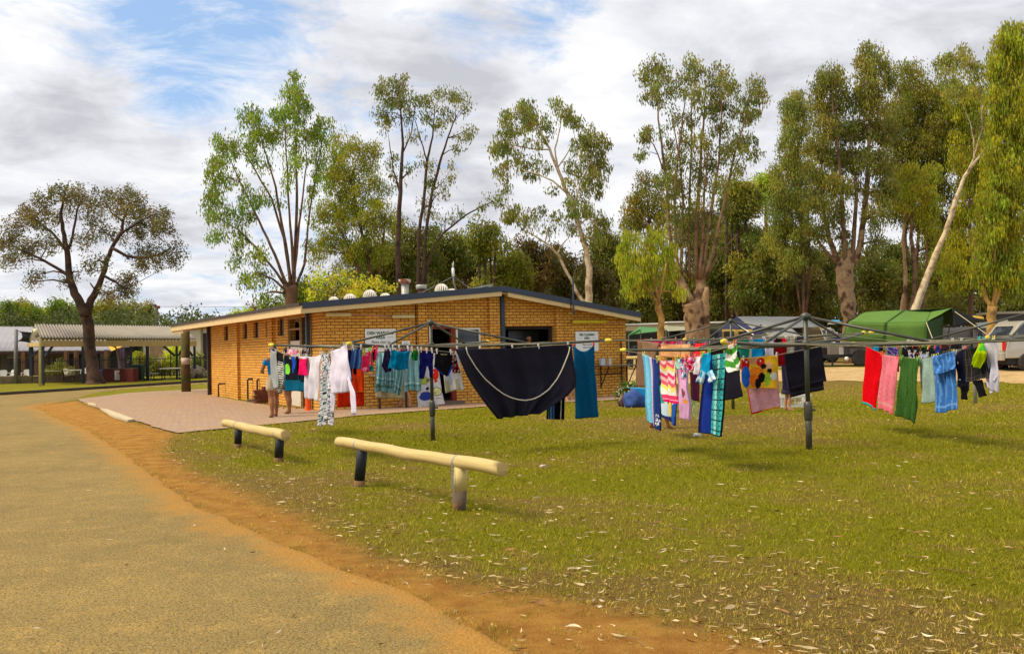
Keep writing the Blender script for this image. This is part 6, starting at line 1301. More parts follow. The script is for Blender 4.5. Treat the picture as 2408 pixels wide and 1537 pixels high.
cloth('pink_towel', 'pale pink towel with a red and orange hem under the golden towel', 'towel', 'B2', [(1744, 850), (1755, 905), (1766, 974)], [(1829, 842), (1830, 900), (1834, 958)], lambda u, v: np.where((v > .965)[:, None], np.where((u < .4)[:, None], c_lin((190, 40, 50)), c_lin((226, 150, 40))), np.where((u < .03)[:, None], c_lin((200, 60, 70)), c_lin((222, 160, 172)))), 30, 60, .02, 1.2, off=-.02, mt=terry_m, pegs=None, top=False)
cloth('black_towel', 'large charcoal black towel folded over the cord behind the nearest hoist post', 'towel', 'B2', [(1843, 833), (1852, 875), (1861, 916)], [(1932, 814), (1936, 850), (1942.5, 896)], pat_hem((34, 32, 40), (52, 50, 58), .93, .02), 30, 36, .02, 1.2, off=.10, mt=terry_m, sag=1,
      extra=[dict(L=[(1844, 835), (1851, 885), (1858, 934)], R=[(1931, 816), (1935, 870), (1938.5, 916)], off=-.12, nu=20, nv=20)], pegs=None)
# ---- hoist C
cloth('brown_towel', 'long taupe brown towel at the left tip of the far hoist', 'towel', 'C1', [(1500, 802), (1499, 840), (1498, 872), (1497, 908)], [(1517, 803), (1517, 840), (1517, 872), (1518, 911)], (126, 98, 76), 12, 24, .02, 1.2, mt=terry_m, pegs='r',
      extra=[dict(L=[(1504, 802), (1512, 826), (1516, 842)], R=[(1549, 806), (1545, 822), (1539, 843)], off=.04, nu=14, nv=12, col=(138, 108, 84))])
cloth('peach_towel', 'peach orange towel with a folded hem on the far hoist', 'towel', 'C1', [(1554, 809), (1554, 824), (1555, 838)], [(1623, 808), (1622, 824), (1621, 842)], pat_stripes([(216, 158, 108), (232, 180, 130), (216, 158, 108), (196, 132, 86), (222, 166, 116)], [.04, .08, .66, .72]), 30, 20, .02, 1.2, mt=terry_m, pegs='w')
C3 = [('lilac_pyjama', 'pale lilac pyjama top left of the hot pink shirt', 'pyjama top', 1516, 1531, 799, 808, (170, 170, 200)), ('hot_pink_shirt', 'hot pink shirt sagging behind the taupe brown towel', 'shirt', 1531, 1559, 798, 815, HOT), ('magenta_skirt', 'plain magenta skirt above the peach towel', 'skirt', 1564, 1590, 796, 812, (228, 10, 110)),
      ('pink_flower_top', 'pink flowered top above the right half of the peach towel', 'top', 1589, 1611, 797, 812, (210, 120, 150)), ('grey_blue_top', 'grey blue top with small white flecks on the far hoist', 'top', 1611, 1632, 798, 812, (70, 96, 124)), ('navy_vest', 'navy vest above the red towel', 'vest', 1632, 1657, 797, 811, (30, 34, 66)),
      ('red_towel_small', 'bright red pleated towel behind the white shorts', 'towel', 1630, 1661, 806, 842, None), ('black_tshirt', 'black t-shirt hung by its hem on the far hoist', 't-shirt', 1667, 1701, 803, 840, (40, 36, 36)), ('blue_swim_shorts', 'blue swim shorts above the black t-shirt', 'swim shorts', 1677, 1696, 797, 808, (20, 96, 160)), ('periwinkle_towel', 'periwinkle blue cloth peeping above the green towel', 'cloth', 1710, 1740, 795, 808, (70, 90, 170))]
for k, (nm, lb, ct, x0, x1, y0, y1, c) in enumerate(C3):
    cloth(nm, lb, ct, 'C3' if k != 6 else 'C1', [(x0, y0), (x0+.5, (y0+y1)/2), (x0-1, y1)], [(x1, y0), (x1-.5, (y0+y1)/2), (x1+1, y1)], c if c else pat_stripes([(206, 22, 36), (228, 50, 56)]*4, [.12, .25, .37, .5, .62, .75, .87]), 16, 14, .02, 1.6, off=.05*(k % 2), pegs=['r', 'w', 'w', 'r', 'w', 'g', 'b', 'w', 'w', 'r'][k])
cloth('green_towel', 'sea green towel on the far hoist left of the sky blue towel', 'towel', 'C2', [(1702, 805), (1703, 822), (1704, 841)], [(1765, 796), (1765, 820), (1764, 841)], pat_stripes([(28, 134, 112), (40, 152, 128), (24, 120, 100), (150, 200, 180)], [.3, .6, .97]), 26, 20, .02, 1.6, mt=terry_m, pegs='r')
cloth('sky_blue_towel', 'sky blue towel between the sea green and white towels', 'towel', 'C2', [(1766, 797), (1766, 820), (1766, 842)], [(1797, 795), (1797, 818), (1797, 840)], (18, 140, 196), 18, 20, .02, 1.3, mt=terry_m, pegs='w')
cloth('white_tshirt', 'white t-shirt with a violet collar on the far hoist', 't-shirt', 'C2', [(1798, 796), (1798, 815), (1798, 837)], [(1820, 794), (1820, 815), (1819, 836)], lambda u, v: np.where(((v < .16) & (abs(u-.55) < .3))[:, None], c_lin((90, 80, 170)), c_lin((206, 198, 208))), 16, 20, .02, 1.3)
cloth('dark_red_towel', 'dark red towel with a black insert', 'towel', 'C2', [(1820, 794), (1821, 825), (1831, 859)], [(1849, 794), (1849, 825), (1846, 859)], lambda u, v: np.where(((v < .32) & (u > .12) & (u < .62))[:, None], c_lin((40, 20, 24)), np.where(((v < .25) & (u > .68))[:, None], c_lin((216, 30, 34)), c_lin((128, 10, 20)))), 24, 26, .02, 1.2, mt=terry_m)
cloth('grey_ribbed_towel', 'pale grey ribbed towel', 'towel', 'C2', [(1850, 793), (1850, 812), (1850, 832)], [(1869, 792), (1869, 812), (1869, 830)], pat_stripes([(176, 170, 152), (150, 144, 128)]*5, [.1, .2, .3, .4, .5, .6, .7, .8, .9], 'v'), 12, 20, .015, 1.2, pegs='w')
cloth('slate_shirt', 'dark slate shirt left of the nearest hoist post', 'shirt', 'C2', [(1870, 792), (1869, 810), (1870, 830)], [(1892, 789), (1893, 810), (1892, 828)], (62, 56, 78), 14, 18, .02, 1.4)
cloth('indigo_trousers', 'indigo grey trousers hanging low left of the charcoal black towel', 'trousers', 'C2', [(1838, 835), (1838, 880), (1840, 916)], [(1853, 835), (1856, 880), (1858, 920)], (66, 60, 88), 12, 26, .02, 1.2, off=-.5, pegs=None, top=False)
cloth('blue_hanky', 'small blue cloth dangling from the right arm of the far hoist', 'cloth', 'C2', [(1957, 788), (1960, 798), (1966, 808)], [(1964, 786), (1968, 796), (1976, 806)], (16, 70, 130), 8, 10, .02, 1, pegs=None, top=False)
# ---- hoist D
cloth('red_towel', 'bright red towel with a narrow aqua hem', 'towel', 'D1', [(2039, 815), (2036, 860), (2030, 910), (2029, 944)], [(2075.5, 832), (2071, 880), (2063, 930), (2059, 966)], lambda u, v: np.where((v > .95)[:, None], c_lin((60, 170, 180)), c_lin((225, 8, 22))), 20, 50, .02, 1.2, off=.02, mt=terry_m, sag=1, bot=2, pegs=('r', 'o'))
cloth('pink_bath_towel', 'light pink bath towel with a decorative band near its hem', 'towel', 'D1', [(2076.5, 833), (2072, 880), (2067, 930), (2066, 960)], [(2112, 839), (2109, 880), (2103, 930), (2100.5, 973)], lambda u, v: np.where((abs(v-.885) < .02)[:, None], c_lin((232, 160, 160)), np.where((v > .91)[:, None], c_lin((238, 120, 134)), c_lin((240, 130, 146)))), 20, 50, .03, 2.2, off=.02, mt=terry_m, sag=1, bot=2, pegs='r')
cloth('olive_towel', 'long olive green towel reaching almost to the grass', 'towel', 'D1', [(2118, 841), (2116, 890), (2112, 940), (2108, 977)], [(2160.5, 843), (2160, 890), (2157, 945), (2153, 994)], lambda u, v: np.where((np.sin(u*40+np.sin(v*9)) > .75)[:, None], c_lin((50, 84, 38)), c_lin((64, 104, 46))), 30, 44, .03, 1.8, off=.02, mt=terry_m, sag=0, bot=3, pegs='g')
cloth('sage_towel', 'pale sage grey towel between olive and blue towels', 'towel', 'D1', [(2162, 844), (2163, 880), (2163, 920), (2164, 949)], [(2195, 839), (2197, 880), (2199, 920), (2201, 945)], (150, 174, 166), 20, 34, .03, 1.8, off=-.03, mt=terry_m, sag=1, pegs='w')
def pat_bl(u, v): C = np.zeros((len(u), 3))+c_lin((58, 112, 186)); C[np.sin(u*34+np.sin(v*8)) > .55] = c_lin((98, 148, 214)); C[(abs(v-.90) < .012)] = c_lin((110, 156, 216)); return C
cloth('blue_towel', 'mid blue ribbed towel folded over the cord with a short front flap', 'towel', 'D1', [(2196, 839), (2197, 880), (2200, 930), (2201, 971)], [(2243, 827), (2245, 870), (2248, 920), (2250.5, 963)], pat_bl, 34, 50, .025, 2.0, off=.02, mt=terry_m, sag=1, bot=2,
      extra=[dict(L=[(2194.5, 838), (2195, 862), (2197, 882)], R=[(2245, 825), (2245, 847), (2246, 868)], col=pat_bl, off=.09, nu=30, nv=20)], pegs=('y', 'y'))
cloth('navy_shirt', 'dark navy shirt with small white marks right of the blue towel', 'shirt', 'D1', [(2246, 829), (2248, 870), (2250, 910)], [(2268, 820), (2274, 870), (2284, 918)], pat_blobs((22, 24, 48), [(.35, .30, .06, .02, (210, 210, 215)), (.42, .75, .05, .03, (190, 190, 200))]), 18, 30, .03, 1.4, off=-.02, bot=3,
      extra=[dict(L=[(2258, 900), (2262, 938)], R=[(2275, 905), (2277, 940)], col=(20, 18, 26), off=.02)], pegs='w')
def pat_plaid(u, v): C = np.zeros((len(u), 3))+c_lin((34, 32, 34)); C[(np.sin(u*60) > .9) | (np.sin(v*80) > .92)] = c_lin((70, 66, 62)); return C
cloth('dark_jacket', 'charcoal checked jacket with hanging dark sleeve', 'jacket', 'D1', [(2267, 820), (2268, 860), (2272, 897)], [(2312, 812), (2316, 850), (2324, 888)], pat_plaid, 40, 40, .03, 1.6, off=.05, bot=3, sag=2,
      extra=[dict(L=[(2290, 896), (2300, 915), (2308, 934)], R=[(2306, 892), (2314, 910), (2322, 926)], col=(20, 20, 22), off=-.02)], pegs='r')
cloth('lime_rash_vest', 'neon lime swim vest bunched below the near end cap', 'swim vest', 'D1', [(2301, 797), (2300, 815), (2297, 830), (2289, 858)], [(2315, 799), (2315, 815), (2315, 832), (2301, 866)], lambda u, v: np.where(((v < .38) & (u > .45))[:, None], c_lin((90, 200, 60)), c_lin((196, 222, 10))), 18, 40, .04, 1.4, off=.14, pegs='t')
cloth('white_shirt', 'white shirt with a small blue emblem strip hanging at the right edge', 'shirt', 'D1', [(2314, 806), (2315, 850), (2320, 880), (2327, 907)], [(2338, 795), (2339, 840), (2344, 880), (2340, 925)], pat_blobs((212, 206, 222), [(.30, .62, .10, .06, (60, 80, 150))]), 20, 36, .04, 1.8, off=-.02, bot=3,
      extra=[dict(L=[(2320, 900), (2336, 930)], R=[(2340, 890), (2347, 885)], off=-.03)], pegs='y', top=False)
cloth('purple_check_hanky', 'small purple checked cloth above the pink bath towel', 'cloth', 'D2', [(2084, 810), (2086, 822), (2088, 835)], [(2112, 817), (2112, 828), (2112, 838)], lambda u, v: np.where(((np.sin(u*22) > .9) | (np.sin(v*16) > .9))[:, None], c_lin((110, 110, 180)), c_lin((52, 34, 104))), 24, 20, .01, 1.2, pegs='r')
cloth('maroon_trousers', 'maroon trousers showing as a sliver right of the light pink towel', 'trousers', 'D2', [(2107, 838), (2107, 860), (2107, 873)], [(2114, 838), (2114, 860), (2114, 874)], (110, 14, 34), 6, 16, .01, 1, off=-.2, pegs=None)
SM = [(2122, 2135, 812, 843, (22, 22, 30), 'black sock at the left of the small washing row', 'sock'), (2135, 2145, 803, 830, (30, 26, 30), 'black underpants hung highest in the small washing row', 'underpants'), (2137, 2152, 828, 842, None, 'white and navy striped underpants', 'underpants'), (2152, 2161, 829, 842, (100, 16, 26), 'dark red underpants in the small washing row', 'underpants'),
      (2146, 2164, 812, 829, (34, 26, 24), 'dark brown briefs above the dark red underpants', 'briefs'), (2164, 2182, 832, 842, (150, 160, 200), 'pale checked boxer shorts above the sage towel', 'boxer shorts'), (2166, 2184, 815, 831, (30, 28, 34), 'dark briefs with the lime peg', 'briefs'), (2184, 2200, 816, 832, (26, 34, 30), 'black briefs directly left of the blue towel', 'briefs'), (2214, 2232, 806, 824, (50, 30, 32), 'brown checked shorts above the blue towel', 'shorts'), (2238, 2262, 800, 820, (28, 28, 32), 'black shorts above the navy shirt', 'shorts'), (2200, 2213, 812, 828, (40, 60, 130), 'navy blue briefs above the left corner of the blue towel', 'briefs')]
for k, (x0, x1, y0, y1, c, lb, ct) in enumerate(SM):
    cloth(ct.replace(' ', '_'), lb, ct, 'D2', [(x0, y0), (x0-1, y1)], [(x1, y0+1), (x1, y1)], c if c else pat_stripes([(215, 212, 225), (40, 42, 90)]*3, [.16, .33, .5, .66, .83]), 10, 12, .02, 1.2, off=.04*(k % 3), pegs=['w', 'w', 'w', 'r', 'r', 'w', 'l', 'r', 'r', 'w', 'r'][k])
cloth('teal_beanie', 'round teal and black cap above the light pink towel', 'cap', 'D2', [(2054, 806), (2052, 815), (2058, 824)], [(2072, 808), (2074, 816), (2070, 825)], pat_stripes([(10, 110, 150), (24, 24, 34)], [.55], 'u'), 12, 12, .03, .7, sag=-2, pegs=None)
# ---- outer cords run through the tops of what hangs on them
def sagcord(parent, line, a, b_):
    pts = sorted(HUNG[line]); A, Bq = LINES[line]; w = [PL(x, y-.5, A, Bq) for x, y in pts]
    out = [a]; 
    for p in w:
        if (p-out[-1]).length > .12: out.append(p)
    cord(parent, out + [b_])
sagcord(HA, 'A1', tA[3], tA[0]); sagcord(HA, 'A2', tA[0], tA[1]); sagcord(HB, 'B1', tB[3], tB[0]); sagcord(HC, 'C1', tC[3], tC[0]); sagcord(HC, 'C2', tC[0], tC[1]); sagcord(HD, 'D1', tD[3], tD[0])
for H, tt in ((HA, tA), (HB, tB), (HC, tC), (HD, tD)):
    for k in ((1, 2), (2, 3)) if H in (HA, HC) else ((0, 1), (1, 2), (2, 3)):
        p, q = tt[k[0]], tt[k[1]]; cord(H, [p, p.lerp(q, .5)-Vector((0, 0, .09)), q])
for H, ln in ((HA, 'A3'), (HA, 'A4'), (HB, 'B2'), (HB, 'B3'), (HC, 'C3'), (HD, 'D2')):
    A, Bq = LINES[ln]; pts = sorted(HUNG.get(ln, [])); w = [PL(x, y-.5, A, Bq) for x, y in pts]
    if not w: w = [A.lerp(Bq, .5)]
    out = [A.copy()]
    for p in w:
        if (p-out[-1]).length > .2: out.append(p)
    b = MB(); b.tube(out+[Bq], .0038, 5); b.build('inner_cord', cordm, H)
# ---- pegs
PC = {'w': ('pale', (.62, .58, .56)), 'r': ('red', (.68, .05, .06)), 'y': ('yellow', (.75, .62, .05)), 'g': ('green', (.25, .60, .05)), 'o': ('orange', (.85, .22, .02)), 'p': ('pink', (.80, .25, .35)), 'b': ('blue', (.10, .12, .55)), 'c': ('cream', (.70, .62, .40)), 'l': ('lime', (.60, .72, .05)), 't': ('teal', (.05, .45, .45))}
for (p, a, b_, c, lb, off, wh_) in PEGS:
    nm, rgb = PC[c]; d = (b_-a); d.z = 0; d.normalize(); n = Vector((-d.y, d.x, 0)); n = -n if n.y > 0 else n
    tl = d*random.uniform(-.25, .25); up = (WZ+tl).normalized(); q = p+n*(off)
    b = MB(); w_ = .014
    b.bar(q+n*.010-up*.035, q+n*.006+up*.020, w_, .007, up=n); b.bar(q+n*.006+up*.020, q+n*.016+up*.045, w_, .007, up=n)
    b.bar(q-n*.017-up*.035, q-n*.013+up*.020, w_, .007, up=n); b.bar(q-n*.013+up*.020, q-n*.023+up*.045, w_, .007, up=n)
    tag(b.build('clothes_peg', mat('peg_'+nm, rgb, .45, .05)), '%s %s peg holding the %s' % (wh_, nm, ' '.join(lb.split()[:11])), 'clothes peg', 'pegs on the clothes hoists')
# ================================================================ PEOPLE
def skin_mesh(name, verts, edges, radii, mt, parent=None, sub=2, flat=None):
    me = bpy.data.meshes.new('sk'); me.from_pydata([tuple(v) for v in verts], edges, []); o = bpy.data.objects.new('sk', me); COL.objects.link(o)
    md = o.modifiers.new('s', 'SKIN'); md.use_smooth_shade = True; md.branch_smoothing = .4
    for i, r in enumerate(radii):
        s = me.skin_vertices[0].data[i]; s.radius = (r, r) if not isinstance(r, tuple) else r; s.use_root = (i == 0)
    sb = o.modifiers.new('u', 'SUBSURF'); sb.levels = sub; sb.render_levels = sub
    bpy.context.view_layer.update(); dg = bpy.context.evaluated_depsgraph_get(); m2 = bpy.data.meshes.new_from_object(o.evaluated_get(dg))
    V = [tuple(v.co) for v in m2.vertices]; F = [tuple(p.vertices) for p in m2.polygons]
    bpy.data.objects.remove(o); bpy.data.meshes.remove(me); bpy.data.meshes.remove(m2)
    if flat: V = [flat(v) for v in V]
    return V, F
skin_t = mat('tanned_skin', (.25, .098, .040), .6, .08, 6, spec=.3); skin_p = mat('pink_skin', (.52, .25, .15), .55, .08, 6, spec=.3)
def person(label, base, yaw, H, skinm, shirt=None, shorts=None, larm=None, rarm=None, hair=None, lean=0.0, stride=.0, shoes=None, beard=None, headturn=0, shirt_long=False, skirt=False, legs_bend=0.0, sex=0):
    s = H/1.76
    cy, sy = math.cos(yaw), math.sin(yaw); bx, by, bz = base
    def W(p):                       # local (right, forward, up)
        x, y, z = p[0]*s, p[1]*s, p[2]*s; x += lean*z*.5
        return (bx + x*cy - y*sy, by + x*sy + y*cy, bz + z)
    t = thing('person', label, 'person', (bx, by, bz))
    la = larm or [(-.25, .0, 1.13), (-.26, .08, .88)]; ra = rarm or [(.25, .0, 1.13), (.26, .08, .88)]
    st = stride
    J = {'pel': ((0, 0, .97), (.135, .10)), 'wai': ((0, .0, 1.10), (.125, .095)), 'che': ((0, .0, 1.27), (.15, .105)), 'uch': ((0, -.01, 1.41), (.13, .085)), 'nek': ((0, 0, 1.50), .056), 'hb': ((0, .012, 1.575), (.068, .078)), 'hm': ((0, .012, 1.655), (.076, .092)), 'ht': ((0, .0, 1.715), (.06, .072)),
         'nos': ((0, .10, 1.62), .013), 'chi': ((0, .062, 1.555), .035), 'el': ((-.080, .0, 1.625), .014), 'er': ((.080, .0, 1.625), .014)}
    for sd_, k in ((-1, 'l'), (1, 'r')):
        f = st*sd_*.5
        J['hip'+k] = ((sd_*.095, 0, .90), .092); J['thi'+k] = ((sd_*.10, f*.35+.01, .70), .096); J['kne'+k] = ((sd_*.10, f*.6+.03+legs_bend, .49), .062); J['cal'+k] = ((sd_*.102, f*.8-.02, .34), .071)
        J['ank'+k] = ((sd_*.105, f-.01, .085), .036); J['hee'+k] = ((sd_*.105, f-.05, .035), .030); J['bal'+k] = ((sd_*.115, f+.10, .026), (.042, .024)); J['toe'+k] = ((sd_*.115, f+.165, .018), (.036, .014))
        a = la if k == 'l' else ra; sh = (sd_*.185, -.005, 1.41)
        J['sho'+k] = (sh, .060); e, w = Vector(a[0]), Vector(a[1]); m1 = Vector(sh).lerp(e, .5); J['upa'+k] = (tuple(m1), .048); J['elb'+k] = (tuple(e), .039); J['for'+k] = (tuple(e.lerp(w, .4)), .038); J['wri'+k] = (tuple(w), .026)
        d = (w-e).normalized(); J['pal'+k] = (tuple(w+d*.06), (.036, .020))
        side = d.cross(Vector((0, 1, 0))); side = side.normalized() if side.length > .1 else Vector((1, 0, 0)); cur = side.cross(d).normalized()
        for q, (off, ln_) in enumerate(((-.028, .055), (-.010, .068), (.009, .064), (.027, .05))):
            b0 = w+d*.085+side*off; J['f%d%s1' % (q, k)] = (tuple(b0), .011); J['f%d%s2' % (q, k)] = (tuple(b0+d*ln_*.5+cur*.006), .0095); J['f%d%s3' % (q, k)] = (tuple(b0+d*ln_*.85+cur*.026), .008)
        b0 = w+d*.03-side*.034*sd_; J['th%s1' % k] = (tuple(b0), .013); J['th%s2' % k] = (tuple(b0+d*.03-side*.02*sd_+cur*.014), .010); J['th%s3' % k] = (tuple(b0+d*.055-side*.022*sd_+cur*.026), .0085)
    E = [('pel', 'wai'), ('wai', 'che'), ('che', 'uch'), ('uch', 'nek'), ('nek', 'hb'), ('hb', 'hm'), ('hm', 'ht'), ('hb', 'chi'), ('hm', 'nos'), ('hm', 'el'), ('hm', 'er')]
    for k in 'lr':
        E += [('pel', 'hip'+k), ('hip'+k, 'thi'+k), ('thi'+k, 'kne'+k), ('kne'+k, 'cal'+k), ('cal'+k, 'ank'+k), ('ank'+k, 'hee'+k), ('ank'+k, 'bal'+k), ('bal'+k, 'toe'+k), ('uch', 'sho'+k), ('sho'+k, 'upa'+k), ('upa'+k, 'elb'+k), ('elb'+k, 'for'+k), ('for'+k, 'wri'+k), ('wri'+k, 'pal'+k)]
        for q in range(4): E += [('pal'+k, 'f%d%s1' % (q, k)), ('f%d%s1' % (q, k), 'f%d%s2' % (q, k)), ('f%d%s2' % (q, k), 'f%d%s3' % (q, k))]
        E += [('pal'+k, 'th%s1' % k), ('th%s1' % k, 'th%s2' % k), ('th%s2' % k, 'th%s3' % k)]
    def build(names, edges, name, mt, grow=0.0, over={}, sub=2):
        names = list(names); ix = {n: i for i, n in enumerate(names)}
        def rr(n):
            r = over.get(n, J[n][1]); r = r if isinstance(r, tuple) else (r, r); return tuple(max(.006, (v+grow)*s) for v in r)
        V, F = skin_mesh(name, [W(J[n][0]) for n in names], [(ix[a], ix[b_]) for a, b_ in edges if a in ix and b_ in ix], [rr(n) for n in names], mt, sub=sub)
        return mkobj(name, V, F, mt, t, True)
    body = build(['pel']+[n for n in J if n != 'pel'], E, 'body', skinm, sub=1)
    def has(*k): return [n for n in J if any(n.startswith(x) for x in k)]
    if shirt:
        nm = ['che', 'uch', 'wai', 'pel', 'shol', 'shor', 'upal', 'upar'] + (['elbl', 'elbr', 'forl', 'forr'] if shirt_long else [])
        J2 = dict(J); sv = J['pel']; 
        build(nm, E, 'shirt', shirt, .020, {'pel': (.135, .10), 'upal': .056, 'upar': .056})
        J = J2
    if shorts:
        if skirt:
            b = MB(); b.lathe(W((0, 0, .62)), [(.23*s, 0), (.20*s, .18*s), (.165*s, .36*s), (.15*s, .45*s)], 18); b.build('skirt', shorts, t, True)
        else:
            Jk = dict(J); 
            for k in 'lr': J['thi'+k] = ((J['thi'+k][0][0]*1.02, J['thi'+k][0][1], .62), .095)
            build(['pel', 'hipl', 'hipr', 'thil', 'thir', 'wai'], E, 'shorts', shorts, .022, {'wai': (.11, .085), 'hipl': .10, 'hipr': .10}); J = Jk
    if hair:
        c = Vector(W((0, -.012, 1.665))); b = MB(); b.lathe(c-Vector((0, 0, .035*s)), [(.083*s, -.03*s), (.096*s, .01*s), (.094*s, .05*s), (.07*s, .095*s), (.03*s, .115*s), (.004, .12*s)], 14); o = b.build('hair', hair, t, True)
    # eyes and mouth
    fw = Vector(W((0, 1, 0)))-Vector(W((0, 0, 0))); fw.normalize()
    for sd_ in (-1, 1):
        b = MB(); b.lathe(W((sd_*.030, .088, 1.640)), [(.004, -.006*s), (.011*s, -.003*s), (.013*s, .002*s), (.003, .006*s)], 8, fw); b.build('eye', mat('eye_dark', (.03, .02, .02), .3), t, True)
    b = MB(); b.bar(W((-.024, .090, 1.582)), W((.024, .090, 1.582)), .008*s, .008*s); b.build('mouth', mat('lips', (.30, .09, .07), .6), t)
    if beard:
        V, F = skin_mesh('beard', [W((0, .070, 1.555)), W((-.045, .055, 1.575)), W((.045, .055, 1.575)), W((-.062, .02, 1.60)), W((.062, .02, 1.60))], [(0, 1), (0, 2), (1, 3), (2, 4)], [.038*s, .028*s, .028*s, .02*s, .02*s], beard); mkobj('beard', V, F, beard, t, True)
    if shoes:
        for sd_ in (-1, 1):
            f = st*sd_*.5; b = MB(); p = [W((sd_*.11+dx, f+dy, .0)) for dx, dy in ((-.04, -.09), (.04, -.09), (.052, .08), (.03, .19), (-.025, .19), (-.045, .08))]
            b.prism(p, (0, 0, .018)); b.tube([W((sd_*.11-.045, f+.05, .02)), W((sd_*.11, f+.13, .055)), W((sd_*.11+.05, f+.05, .02))], .010*s, 6); b.build('sandal', shoes, t, bevel=.004)
    return t
thongs = mat('dark_thongs', (.06, .02, .015), .8); khaki = mat('khaki_cloth', (.42, .34, .22), .9, .1, 8); bluet = mat('bright_blue_cloth', (.0, .17, .42), .9, .12, 6); navyt = mat('navy_cloth', (.015, .04, .12), .9, .1)
greys = mat('dark_grey_cloth', (.05, .05, .055), .9, .1); hairb = mat('dark_hair', (.015, .011, .009), .8, .3, 20); tealc = mat('teal_dress_cloth', (.02, .16, .17), .9, .1); indig = mat('indigo_cloth', (.055, .045, .10), .9, .1); blackc = mat('black_shirt_cloth', (.015, .014, .016), .9, .1)
g0 = G(645, 981); person('person in a bright blue t-shirt and khaki shorts walking with back turned', tuple(g0), math.radians(32), 1.78, skin_t, bluet, khaki, larm=[(-.29, .03, 1.12), (-.17, .27, 1.10)], hair=hairb, stride=.34, shoes=thongs)
g0 = G(680, 973); person('person in dark grey shorts half hidden behind the teal cloth', tuple(g0), math.radians(60), 1.76, skin_t, navyt, greys, hair=hairb, shoes=mat('black_white_sandal', (.03, .03, .03), .7), stride=.2, larm=[(-.27, .06, 1.15), (-.2, .28, 1.1)], lean=-.06)
g0 = G(952, 958); person('person with bare legs and thongs standing behind the pale teal towels', tuple(g0), math.radians(78), 1.62, skin_p, whiteb if False else mat('pale_green_cloth', (.30, .36, .20), .9), khaki, hair=mat('brown_hair', (.10, .05, .02), .8, .3), shoes=mat('red_thongs', (.25, .02, .02), .8), stride=.36)
g0 = G(1337, 942); person('person whose bare foot shows between black sheet and teal towel', tuple(g0), math.radians(200), 1.45, skin_p, mat('grey_cloth', (.15, .15, .16), .9), greys, hair=hairb, stride=.1, lean=-.12)
ub = FW(1262, 800)[0]; pb = B(ub, .48, .20); person('bald bearded person in a black shirt standing in the dark service opening', tuple(pb), math.radians(180+24), 1.80, skin_p, blackc, greys, beard=mat('ginger_beard', (.22, .07, .03), .9, .3, 30), larm=[(-.27, .05, 1.14), (-.2, .3, 1.05)], rarm=[(.27, .05, 1.14), (.2, .3, 1.05)])
g0 = G(1552, 1008); person('child with bare feet standing behind the striped beach towel and zigzag sundress', tuple(g0), math.radians(-70), 1.20, skin_t, tealc, tealc, skirt=True, hair=hairb, stride=.42, rarm=[(.24, .1, 1.15), (.2, .2, .92)], larm=[(-.24, .12, 1.12), (-.22, .25, .95)])
g0 = G(1853, 966); person('barefoot child in indigo clothes beside the white laundry basket', tuple(g0), math.radians(-95), 1.12, skin_p, indig, indig, skirt=True, hair=mat('brown_hair', (.10, .05, .02), .8, .3), stride=.1, larm=[(-.25, .12, 1.12), (-.2, .3, 1.0)])

# ================================================================ THINGS ON THE LAWN
# log rails
logm = mat('yellow_treated_log', (.62, .48, .20), .75, .10, 3, .35, 16, dirt=((.38, .27, .12), 3.2, .66)); 
def log_mat(d):
    m_ = bpy.data.materials.new('painted_log'); m_.use_nodes = True; nt = m_.node_tree; N = nt.nodes; K = nt.links; b_ = N['Principled BSDF']; b_.inputs['Roughness'].default_value = .7
    t_ = N.new('ShaderNodeTexCoord'); mp = N.new('ShaderNodeMapping'); K.new(t_.outputs['Object'], mp.inputs[0]); mp.inputs['Rotation'].default_value = (0, 0, -math.atan2(d.y, d.x)); m2 = N.new('ShaderNodeMapping'); K.new(mp.outputs[0], m2.inputs[0]); m2.inputs['Scale'].default_value = (.9, 16, 16)
    def ns(v, s, dt=8): n = N.new('ShaderNodeTexNoise'); n.inputs['Scale'].default_value = s; n.inputs['Detail'].default_value = dt; n.inputs['Roughness'].default_value = .7; K.new(v, n.inputs[0]); return n.outputs[0]
    def rm(v, a, c, A, B):
        x = N.new('ShaderNodeMapRange'); x.inputs[1].default_value = a; x.inputs[2].default_value = c; K.new(v, x.inputs[0]); y = N.new('ShaderNodeMix'); y.data_type = 'RGBA'; K.new(x.outputs[0], y.inputs[0])
        for s, q in ((6, A), (7, B)):
            if isinstance(q, tuple): y.inputs[s].default_value = (*q, 1)
            else: K.new(q, y.inputs[s])
        return y.outputs[2]
    g = ns(m2.outputs[0], 1.6); c = rm(g, .3, .7, (.44, .31, .10), (.60, .46, .19)); c = rm(g, .60, .68, c, (.36, .24, .09)); c = rm(ns(t_.outputs['Object'], 5), .60, .72, c, (.42, .30, .14)); c = rm(ns(m2.outputs[0], 4.5, 4), .66, .72, c, (.13, .09, .06))
    K.new(c, b_.inputs[0]); bp = N.new('ShaderNodeBump'); bp.inputs['Strength'].default_value = .5; bp.inputs['Distance'].default_value = .012; K.new(g, bp.inputs['Height']); K.new(bp.outputs[0], b_.inputs['Normal']); return m_
logend = mat('log_end_grain', (.55, .38, .14), .85, .15, 12); postb = mat('black_painted_post', (.016, .018, .024), .6, .3, 10, .3, 30, dirt=((.12, .07, .04), 5, .66)); earth = mat('earth_stained_wood', (.20, .11, .05), .95, .3, 6, .5, 20); strap = mat('galv_strap', (.40, .38, .34), .4, .15, 8, metal=.6)
